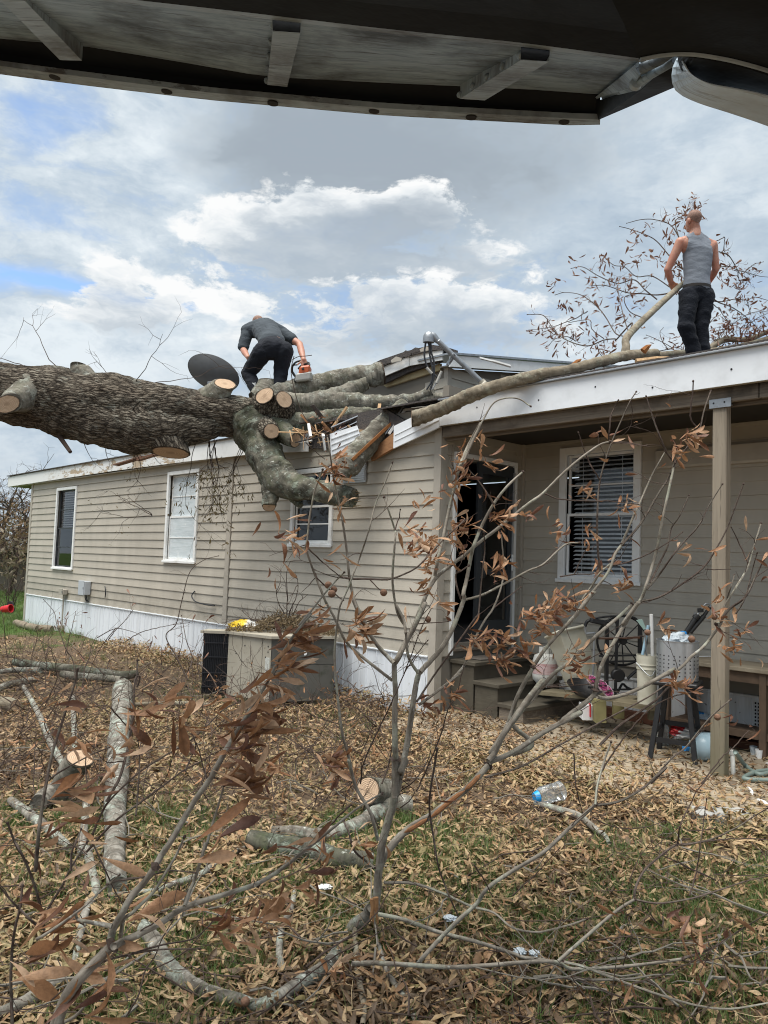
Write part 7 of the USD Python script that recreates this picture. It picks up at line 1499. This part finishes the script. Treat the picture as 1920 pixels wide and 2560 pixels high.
# small sticks, too many to tell apart
rg = np.random.default_rng(107); st = []
for k in range(420):
    px, py = rg.uniform(-100, 2000), 1560+1000*rg.random()**1.6
    if floor_depth(px, py) > 12: continue
    p_ = ground_at(px, py, .03+.03*rg.random()); q_ = (p_-HC)@HN
    if q_ > -.05 and (p_-HC)@HU < .2: continue
    if q_ > .2: continue
    a = rg.uniform(0, 2*np.pi); st += twigs(p_, (math.cos(a), math.sin(a), rg.normal()*.12), rg.uniform(.15, .8), rg.uniform(.0015, .0045), rg, 1, 7, -.01)
lone('twig_litter', st, DARKTWIG, 'thin broken twigs strewn all over the leaf covered yard', 'twigs', kind='stuff')
st = []
for k in range(130):
    px, py = rg.uniform(-100, 1950), 1620+900*rg.random()**1.3; p_ = ground_at(px, py, .04)
    if (p_-HC)@HN > -.2: continue
    a = rg.uniform(0, 2*np.pi); st += twigs(p_, (math.cos(a), math.sin(a), rg.normal()*.15), rg.uniform(.2, .7), rg.uniform(.003, .007), rg, 1, 7, -.01)
lone('pale_twig_litter', st, PALESTICK, 'pale lichened twigs strewn among the leaves', 'twigs', kind='stuff')

# ------------------------------------------------------------------ leaf litter and grass
def litter_mesh(k):
    v, f = leaf_mesh(.060+.014*(k % 3), .0145+.005*(k % 4), (.8, -.6, 1.4, .3, -1.1, .5)[k % 6], (.8, .4, 1.2, -.5)[k % 4], (.3, -.6, .9)[k % 3], 4, 50+k); v = v-v.mean(0); return v, f
LITM = [leaf_look('litter_brown', [(.24, .145, .075), (.32, .20, .11), (.17, .10, .052)], .12), leaf_look('litter_tan', [(.42, .31, .18), (.33, .235, .125), (.48, .365, .225)], .12), leaf_look('litter_olive', [(.20, .17, .075), (.28, .235, .115), (.15, .13, .058)], .12), leaf_look('litter_dark', [(.085, .055, .033), (.13, .088, .052), (.10, .07, .038)], .1)]
def instancer(path, label, cat, protos, pos, quat, scale, idx, kind='stuff'):
    pi = UsdGeom.PointInstancer.Define(stage, path); tag(pi.GetPrim(), label, cat, kind=kind); rel = pi.CreatePrototypesRel()
    UsdGeom.Scope.Define(stage, path+'/kinds')
    for k, (m, mat_) in enumerate(protos):
        p = f'{path}/kinds/shape_{k:03d}'; v, f, n = meshkit.arrays(m, True); me = usdkit.mesh(stage, p, (v, f), mat_); me.CreateNormalsAttr(Vt.Vec3fArray.FromNumpy(n.astype(np.float32))); me.SetNormalsInterpolation('vertex'); rel.AddTarget(p)
    pi.CreatePositionsAttr(Vt.Vec3fArray.FromNumpy(np.asarray(pos, np.float32))); pi.CreateProtoIndicesAttr(Vt.IntArray.FromNumpy(np.asarray(idx, np.int32))); pi.CreateScalesAttr(Vt.Vec3fArray.FromNumpy(np.repeat(np.asarray(scale, np.float32)[:, None], 3, 1)))
    pi.CreateOrientationsAttr(Vt.QuathArray([Gf.Quath(float(a), float(b), float(c), float(d)) for a, b, c, d in quat])); return pi
def quats(rg, n, tilt):
    yaw = rg.uniform(0, 2*np.pi, n); ax = rg.uniform(0, 2*np.pi, n); t = np.abs(rg.normal(size=n))*tilt; roll = (rg.random(n) < .5)*np.pi
    def mulq(a, b): w, x, y, z = a.T; W_, X_, Y_, Z_ = b.T; return np.stack([w*W_-x*X_-y*Y_-z*Z_, w*X_+x*W_+y*Z_-z*Y_, w*Y_-x*Z_+y*W_+z*X_, w*Z_+x*Y_-y*X_+z*W_], 1)
    qy = np.stack([np.cos(yaw/2), 0*yaw, 0*yaw, np.sin(yaw/2)], 1); qt = np.stack([np.cos(t/2), np.cos(ax)*np.sin(t/2), np.sin(ax)*np.sin(t/2), 0*t], 1); qr = np.stack([np.cos(roll/2), np.sin(roll/2), 0*roll, 0*roll], 1)
    return mulq(qt, mulq(qy, qr))
def frustum_points(rg, n, z0, z1):
    Z = np.sqrt(rg.uniform(z0**2, z1**2, n)); x = rg.uniform(-.72, .92, n)*Z+RT[0]*0; return np.stack([x, Z, 0*Z], 1)
def house_sides(P):
    d = P-HC; return d@HU, d@HN
rg = np.random.default_rng(118); pts = []
for n, a, b in ((69000, 1.9, 4.5), (80000, 4.5, 8.5), (44000, 8.5, 16.5)):
    P_ = frustum_points(rg, n, a, b); t, p = house_sides(P_); q3 = np.c_[P_[:, :2], 0*t]
    dens = .62+.9*(meshkit.fbm(q3*.9+3, 4, 7)-.40); g_ = meshkit.fbm(q3*.55, 4, 9)
    left = (P_[:, 0] < -1.2-.25*P_[:, 1]*0) & (P_[:, 1] > 4); dens = np.where(g_ > .62, dens*.7, dens)
    dens = np.where((t < -9.2) & (p > -2.6), dens*.02, np.where((t < -7) & (p > -1.2), dens*.3, dens))
    ok = rg.random(n) < dens; inside = (p > -.06) & (t < .12); deep = (p > PB-.1); slab = (p > -.93) & (t > .1)
    ok &= ~inside & ~deep; ok &= ~(slab & (rg.random(n) > np.clip(.46-.42*p, .14, .95)))
    P_ = P_[ok]; t, p = t[ok], p[ok]; slab = slab[ok]; P_[:, 2] = np.where(slab, ZF+.004, ground_z(P_[:, 0], P_[:, 1])+.004)+rg.random(len(P_))**1.6*np.where(slab, .022, .055)
    ac_ = ((P_[:, :2]-(A2g+A4g)[:2]/2)**2).sum(1) < .0; pts.append(P_)
P_ = np.vstack(pts)
# a drift of leaves piled against the skirting and the air conditioner
k = 5200; t = rg.uniform(-7.5, -.05, k); p = -.06-np.abs(rg.normal(size=k))*.28; D = loc(t, p, .02+.14*np.exp(-(p/.28)**2)*rg.random(k)); P_ = np.vstack([P_, D])
k = 4200; t = rg.uniform(.15, 6.0, k); p = -.97-rg.random(k)**1.5*.35+.10*rg.normal(size=k)*.5; P_ = np.vstack([P_, loc(t, p, np.clip(.055-.14*np.maximum(0, -.97-p)/.35, .0, .06)+.03*rg.random(k))])
nL = len(P_); mix_ = meshkit.fbm(np.c_[P_[:, :2], 0*P_[:, 0]]*.8+11, 3, 3)+.25*rg.normal(size=nL); ki = np.where(mix_ < .28, 3, np.where(mix_ < .46, 0, np.where(mix_ < .79, 1, 2)))
sh = rg.integers(0, 6, nL); far = P_[:, 1] > 8
instancer('/World/leaf_litter', 'thick litter of dry brown and olive leaves covering the whole yard', 'leaf litter', [(litter_mesh(s), LITM[m]) for m in range(4) for s in range(6)], P_, quats(rg, nL, .46), rg.uniform(.45, 1.25, nL)*np.where(far, 1.12, 1.0), ki*6+sh)
sw = []
rg2 = np.random.default_rng(77); P2 = frustum_points(rg2, 3800, 1.9, 9.5); t2, p2 = house_sides(P2); P2 = P2[~((p2 > -.05) & (t2 < .1)) & (p2 < 1.3)]
for q in P2: a = rg2.uniform(0, 6.28); l_ = rg2.uniform(.05, .18); d = np.array([math.cos(a), math.sin(a), rg2.normal()*.2])*l_/2; c = q+np.array([0, 0, .035+.03*rg2.random()+(.06 if ((q-HC)@HN > -.93 and (q-HC)@HU > .1) else 0)]); sw.append(tube([c-d, c+d*.1+rg2.normal(size=3)*.006, c+d], [.0012, .0014, .0008], 3, cap=False))
lone('straw', sw, look('straw', (.34, .26, .15), .8, spots=((.16, .11, .06), 3, .4, .7)), 'fine dry stalks scattered over the leaves', 'straw', kind='stuff')
def blade(k):
    rg_ = np.random.default_rng(k); V, F = [], []
    for b in range(7):
        a = rg_.uniform(0, 6.28); d = np.array([math.cos(a), math.sin(a), 0]); s = np.cross(d, [0, 0, 1.0])*.0022; L = rg_.uniform(.05, .12); o = np.array([*rg_.normal(size=2)*.018, 0]); n = len(V)
        for i in range(4): q = i/3; c = o+d*L*.55*q**1.8+np.array([0, 0, L*(q-.25*q*q)]); V += [c-s*(1-q*.9), c+s*(1-q*.9)]
        for i in range(3): F += [(n+2*i, n+2*i+1, n+2*i+3), (n+2*i, n+2*i+3, n+2*i+2)]
    return np.array(V), np.array(F)
GRASS = [leaf_look('grass_green', [(.055, .115, .022), (.085, .16, .035), (.12, .185, .05)], .35), leaf_look('grass_dry', [(.16, .17, .06), (.12, .145, .045)], .3)]
gpts = []
for n, a, b in ((34000, 1.9, 5), (29000, 5, 12), (34000, 12, 30)):
    P_ = frustum_points(rg, n, a, b); t, p = house_sides(P_); g_ = meshkit.fbm(np.c_[P_[:, :2], 0*t]*.55, 4, 9)
    want = np.where(g_ > .62, .40, np.where(g_ > .52, .07, .015)); want = np.where((P_[:, 0] > 1.0) & (P_[:, 1] < 4.0), np.where(g_ > .50, .55, .12), want); want = np.where((P_[:, 0] < -.9) & (P_[:, 1] > 3.5) & (P_[:, 1] < 5.5), want+.30, want)
    want = np.where((t < -9.2) | (P_[:, 1] > 18), .95, np.where((t < -7.4) & (p > -.5), .4, want)); ok = (rg.random(n) < want) & ~((p > -.03) & (t < .1) & (t > -12.42)) & ~((p > -.95) & (t > .1)); gpts.append(P_[ok])
P_ = np.vstack(gpts); P_[:, 2] = ground_z(P_[:, 0], P_[:, 1])-.004; n = len(P_); far = P_[:, 1] > 11
qz = rg.uniform(0, np.pi, n); instancer('/World/grass', 'green grass growing through the leaves and on the lawn at the far left', 'grass', [(blade(k), GRASS[k % 2 if k > 3 else 0]) for k in range(6)], P_, np.stack([np.cos(qz), 0*qz, 0*qz, np.sin(qz)], 1), rg.uniform(.6, 1.2, n)*np.where(far, 1.7, 1.0), rg.integers(0, 6, n))
# bits of pale litter
for k, (x, y, lb) in enumerate(((812, 2217, 'small white paper scrap on the leaves below the mossy log'), (1125, 2295, 'crumpled white plastic scrap behind the right hand branch'), (1300, 2378, 'white scrap on the leaves at the fork of the low branch'), (1335, 2382, 'smaller white scrap right of the fork of the low branch'))):
    lone('scrap', blob_mesh(ground_at(x, y, .05), (.030-.004*k, .022, .008), .9, 4, k+20, 3), FILM if k else WHITE, lb, 'scrap', smooth=True)
# ------------------------------------------------------------------ the raised loader bucket overhead
def steel_look(name, a, b, rough, metal=.6, wear=(.08, .075, .07)):
    g = Net(); P = g.pos(); s = g.noise(g.map(P, scale=(9, 34, 9), rot=(0, 0, .5)), 1.0, 8, .7, .6); n = g.noise(P, 3.2, 7, .65); f = g.noise(g.map(P, scale=(5, 70, 5), rot=(.1, .2, -.7)), 1.0, 6, .75)
    c = g.mix(g.fr(s, .35, .65), a, b); c = g.mix(g.fr(n, .46, .64, 0, .85), c, wear); c = g.mix(g.fr(f, .55, .62, 0, .75), c, tuple(np.array(wear)*.6)); c = g.mix(g.fr(g.noise(P, 1.3, 6, .6), .55, .75, 0, .25), c, (.16, .10, .06))
    return g.done(name, surface=g('principled_bsdf', 'BSDF', base_color=c, metallic=metal, roughness=g.fr(n, .3, .7, rough-.1, rough+.15), normal=g.bump(g.add(s, f), .002)))
STEEL = steel_look('worn_steel', (.33, .42, .485), (.17, .235, .285), .5, .15, (.028, .034, .040)); STEEL2 = steel_look('bright_worn_steel', (.38, .46, .52), (.26, .33, .38), .5, .15); BLACKPAINT = look('black_paint', (.004, .006, .009), .55, spots=((.008, .011, .014), 5, .4, .7), bump=(8, .004), spec=.15)
bk = thing('loader', 'dark worn steel loader attachment raised overhead, its ribbed underside filling the top', 'loader', at(800, 100, 2.3))
XS = np.linspace(-420, 1500, 25)
def row(ctrl):
    c = np.array(ctrl, float); return np.interp(XS, c[:, 0], c[:, 1])
def sheet(ya, za, yb, zb, thick=.012, xs=XS, xs2=None):
    """A plate between two traced edges (photo heights at the stations xs) at depths za and zb, given thickness upwards."""
    xs2 = xs if xs2 is None else xs2; n = len(xs); za = np.broadcast_to(za, n); zb = np.broadcast_to(zb, n)
    A = np.array([at(x, y, z) for x, y, z in zip(xs, ya, za)]); B = np.array([at(x, y, z) for x, y, z in zip(xs2, yb, zb)])
    nn = np.cross(B-A, np.gradient(A, axis=0)); nn /= np.linalg.norm(nn, axis=1, keepdims=True); nn *= np.sign(nn[:, 2:3]+1e-9)
    V = np.vstack([A, B, A+nn*thick, B+nn*thick]); F = []
    for i in range(n-1):
        j = i+1; F += [(i, n+j, j), (i, n+i, n+j), (2*n+i, 2*n+j, 3*n+j), (2*n+i, 3*n+j, 3*n+i), (i, j, 2*n+j), (i, 2*n+j, 2*n+i), (n+i, 3*n+j, n+j), (n+i, 3*n+i, 3*n+j)]
    for i in (0, n-1): F += [(i, 2*n+i, 3*n+i), (i, 3*n+i, n+i)]
    return V, np.array(F)
lipb = row([(-420, 122), (0, 186), (197, 212), (509, 249), (960, 289), (1435, 314), (1500, 312)]); lipt = row([(-420, 100), (0, 165), (498, 229), (960, 271), (1481, 299), (1500, 299)])
bend = row([(-420, 62), (0, 133), (498, 196), (960, 248), (1500, 282)]); plo = row([(-420, 20), (0, 98), (190, 112), (405, 147), (665, 192), (960, 207), (1300, 222), (1500, 236)])
XU = np.linspace(-420, 1600, 25); phi = np.interp(XU, [-420, 0, 249, 607, 960, 1307, 1600], [-60, -26, 1, 41, 82, 117, 155]); heel = np.interp(XU, [-420, 0, 249, 607, 960, 1307, 1600], [-70, -36, -10, 30, 72, 107, 146])
part(bk, 'cutting_edge', sheet(lipb, 2.46, lipt, 2.40, .016), STEEL2, smooth=30)
part(bk, 'lip_band', sheet(lipt+.5, 2.405, bend, 2.40, .012), BLACKPAINT, smooth=30); part(bk, 'lip_band', sheet(bend, 2.40, plo, 2.33, .012), BLACKPAINT, smooth=30)
part(bk, 'floor_plate', sheet(plo, 2.33, phi, 1.80, .014, XS, XU), STEEL, smooth=30)
part(bk, 'heel_edge', sheet(phi, 1.795, heel, 1.76, .010, XU, XU), STEEL2, smooth=30)
part(bk, 'back_shell', [sheet(heel, 1.76, heel-60, 1.66, .012, XU, XU), sheet(heel-60, 1.66, heel-240, 1.35, .012, XU, XU), sheet(heel-240, 1.35, heel-700, 1.0, .012, XU, XU)], BLACKPAINT, smooth=40)
for x, y in ((137, 197), (417, 233), (682, 263), (935, 282), (1178, 298), (1410, 309)):
    c_ = at(x, y-5, 2.428); a_ = at(x, y+11, 2.46)-at(x, y-11, 2.40); nn = unit(np.cross(at(x+40, y+3, 2.43)-at(x-40, y-3, 2.43), a_)); nn *= np.sign(-nn[2]); part(bk, 'bolt_hole', disc(c_, nn, .017, .017, a_, 20, .0025), HOLE)
def rib(p0, p1, p2, p3, dark=None):
    """A square bar under the floor plate: two photo points at the heel end, two at the lip end."""
    q = [at(*p0, 1.84), at(*p1, 1.84), at(*p2, 2.30), at(*p3, 2.30)]; up_ = np.array([0, 0, .05]); P = np.array(q+[a+up_ for a in q])
    r_ = part(bk, 'rib', (P, np.array([(0, 1, 2), (0, 2, 3), (4, 6, 5), (4, 7, 6), (0, 4, 5), (0, 5, 1), (1, 5, 6), (1, 6, 2), (2, 6, 7), (2, 7, 3), (3, 7, 4), (3, 4, 0)])), STEEL2)
    if dark: v_ = [at(*a, 1.80) for a in dark]; P = np.array(v_+[a+up_*.8 for a in v_]); part(r_, 'socket', (P, np.array([(0, 1, 2), (0, 2, 3), (4, 6, 5), (4, 7, 6), (0, 4, 5), (0, 5, 1), (1, 5, 6), (1, 6, 2), (2, 6, 7), (2, 7, 3), (3, 7, 4), (3, 4, 0)])), BLACKPAINT)
    for k in range(9):
        f = k/8; a_, b_ = (q[0]*(1-f)+q[3]*f), (q[1]*(1-f)+q[2]*f)
        if k % 2 == 0: part(r_, 'weld', [blob_mesh(a_+np.array([0, 0, .012]), (.010, .014, .008), .3, 3, k, 1)], STEEL)
rib((0, 0), (62, 2), (205, 152), (150, 150)); rib((682, 76), (751, 82), (718, 217), (668, 212), [(681, 52), (752, 60), (750, 82), (682, 77)]); rib((1302, 150), (1373, 154), (1212, 251), (1150, 247), [(1303, 128), (1374, 138), (1366, 153), (1302, 148)])
# its right end and the arm beside it
ye = np.array([155, 178, 200, 232, 262, 290]); 
def patch(P, thick, m, name, smooth=30):
    """A plate through rows of (photo x, photo y, depth) points."""
    R_ = [np.array([at(*q) for q in r]) for r in P]; n = len(R_[0]); V = np.vstack(R_); k = len(R_); nn = unit(np.cross(R_[1][0]-R_[0][0], R_[0][1]-R_[0][0])); nn = nn*np.sign(nn@FW) if abs(nn@FW) > .1 else nn*np.sign(nn[2]); V2 = V+nn*thick; F = []; N = len(V)
    for i in range(k-1):
        for j in range(n-1): a, b, c, d = i*n+j, i*n+j+1, (i+1)*n+j+1, (i+1)*n+j; F += [(a, b, c), (a, c, d), (N+a, N+c, N+b), (N+a, N+d, N+c)]
    edge = [i for i in range(n)]+[i*n+n-1 for i in range(1, k)]+[(k-1)*n+j for j in range(n-2, -1, -1)]+[i*n for i in range(k-2, 0, -1)]
    for a, b in zip(edge, edge[1:]+edge[:1]): F += [(a, N+a, b), (b, N+a, N+b)]
    return part(bk, name, (np.vstack([V, V2]), np.array(F)), m, smooth=smooth)
patch([[(1596, 153, 1.80), (1560, 184, 1.95), (1530, 208, 2.12), (1496, 236, 2.33)], [(1609, 178, 1.82), (1600, 195, 1.88), (1580, 212, 1.98), (1500, 239, 2.34)]], .012, STEEL, 'end_plate'); patch([[(1598, 150, 1.80), (1608, 176, 1.82), (1590, 205, 1.95), (1500, 236, 2.33)], [(1640, 150, 1.80), (1640, 190, 1.85), (1600, 225, 2.0), (1512, 262, 2.36)]], .012, STEEL, 'end_plate'); patch([[(1640, 150, 1.80), (1640, 192, 1.85), (1600, 227, 2.0), (1490, 262, 2.37)], [(1700, 140, 1.80), (1698, 190, 1.85), (1685, 219, 1.95), (1496, 300, 2.40)]], .012, BLACKPAINT, 'end_plate')
part(bk, 'tie_rod', [tube([at(1604, 172, 1.78), at(1650, 150, 1.74), at(1680, 128, 1.7)], .012, 10), tube([at(1592, 208, 1.9), at(1690, 150, 1.72)], .010, 10)], STEEL, smooth=40)
part(bk, 'pin', lathe([(0, 0), (.016, 0), (.014, .012), (0, .014)], 14, at(1588, 212, 1.9), -FW), STEEL2)
arm = bk
def apatch(P, thick, m, name):
    P = [[tuple(r) for r in spline(row_, 26)] for row_ in P]
    global bk
    keep, bk_ = bk, arm; bk = arm; r_ = patch(P, thick, m, name); bk = keep; return r_
GUARD = steel_look('pale_guard_steel', (.60, .74, .86), (.52, .64, .75), .4, .0, (.36, .42, .47))
lo = [(1706, 139), (1690, 165), (1685, 197), (1695, 231), (1741, 256), (1830, 285), (1920, 316), (2060, 372)]; hi = [(1708, 139), (1712, 158), (1728, 184), (1752, 201), (1785, 214), (1850, 226), (1920, 241), (2060, 280)]
apatch([[(x, y, 1.50) for x, y in lo], [(x, y, 1.40) for x, y in hi]], .006, GUARD, 'guard_plate')
top_ = [(1600, 120), (1660, 112), (1720, 108), (1790, 112), (1850, 120), (1920, 138), (2060, 190)]
hi2 = [(1708, 139), (1712, 158), (1728, 184), (1785, 213), (1850, 225), (1920, 240), (2060, 279)]
apatch([[(x, y, 1.43) for x, y in hi2], [(x, y, 1.36) for x, y in [(1708, 136), (1730, 137), (1760, 140), (1800, 147), (1850, 158), (1920, 178), (2060, 230)]]], .01, BLACKPAINT, 'arm_plate')
apatch([[(x, y, 1.36) for x, y in [(1598, 150), (1660, 139), (1730, 137), (1800, 147), (1850, 158), (1920, 178), (2060, 230)]], [(x, y, 1.25) for x, y in [(1560, 60), (1640, 50), (1720, 46), (1790, 50), (1850, 60), (1920, 75), (2060, 110)]], [(x, y, 1.1) for x, y in [(1500, -60), (1620, -60), (1720, -60), (1790, -60), (1850, -60), (1920, -60), (2060, -60)]], [(x, y, .9) for x, y in [(1500, -420), (1620, -420), (1720, -420), (1790, -420), (1850, -420), (1920, -420), (2060, -420)]]], .012, BLACKPAINT, 'arm_shell')
part(arm, 'edge_weld', tube(spline([at(x, y, 1.355) for x, y in ((1600, 148), (1660, 137), (1730, 135), (1800, 145), (1850, 156), (1920, 176), (2000, 205))], 30), .004, 6), STEEL2)
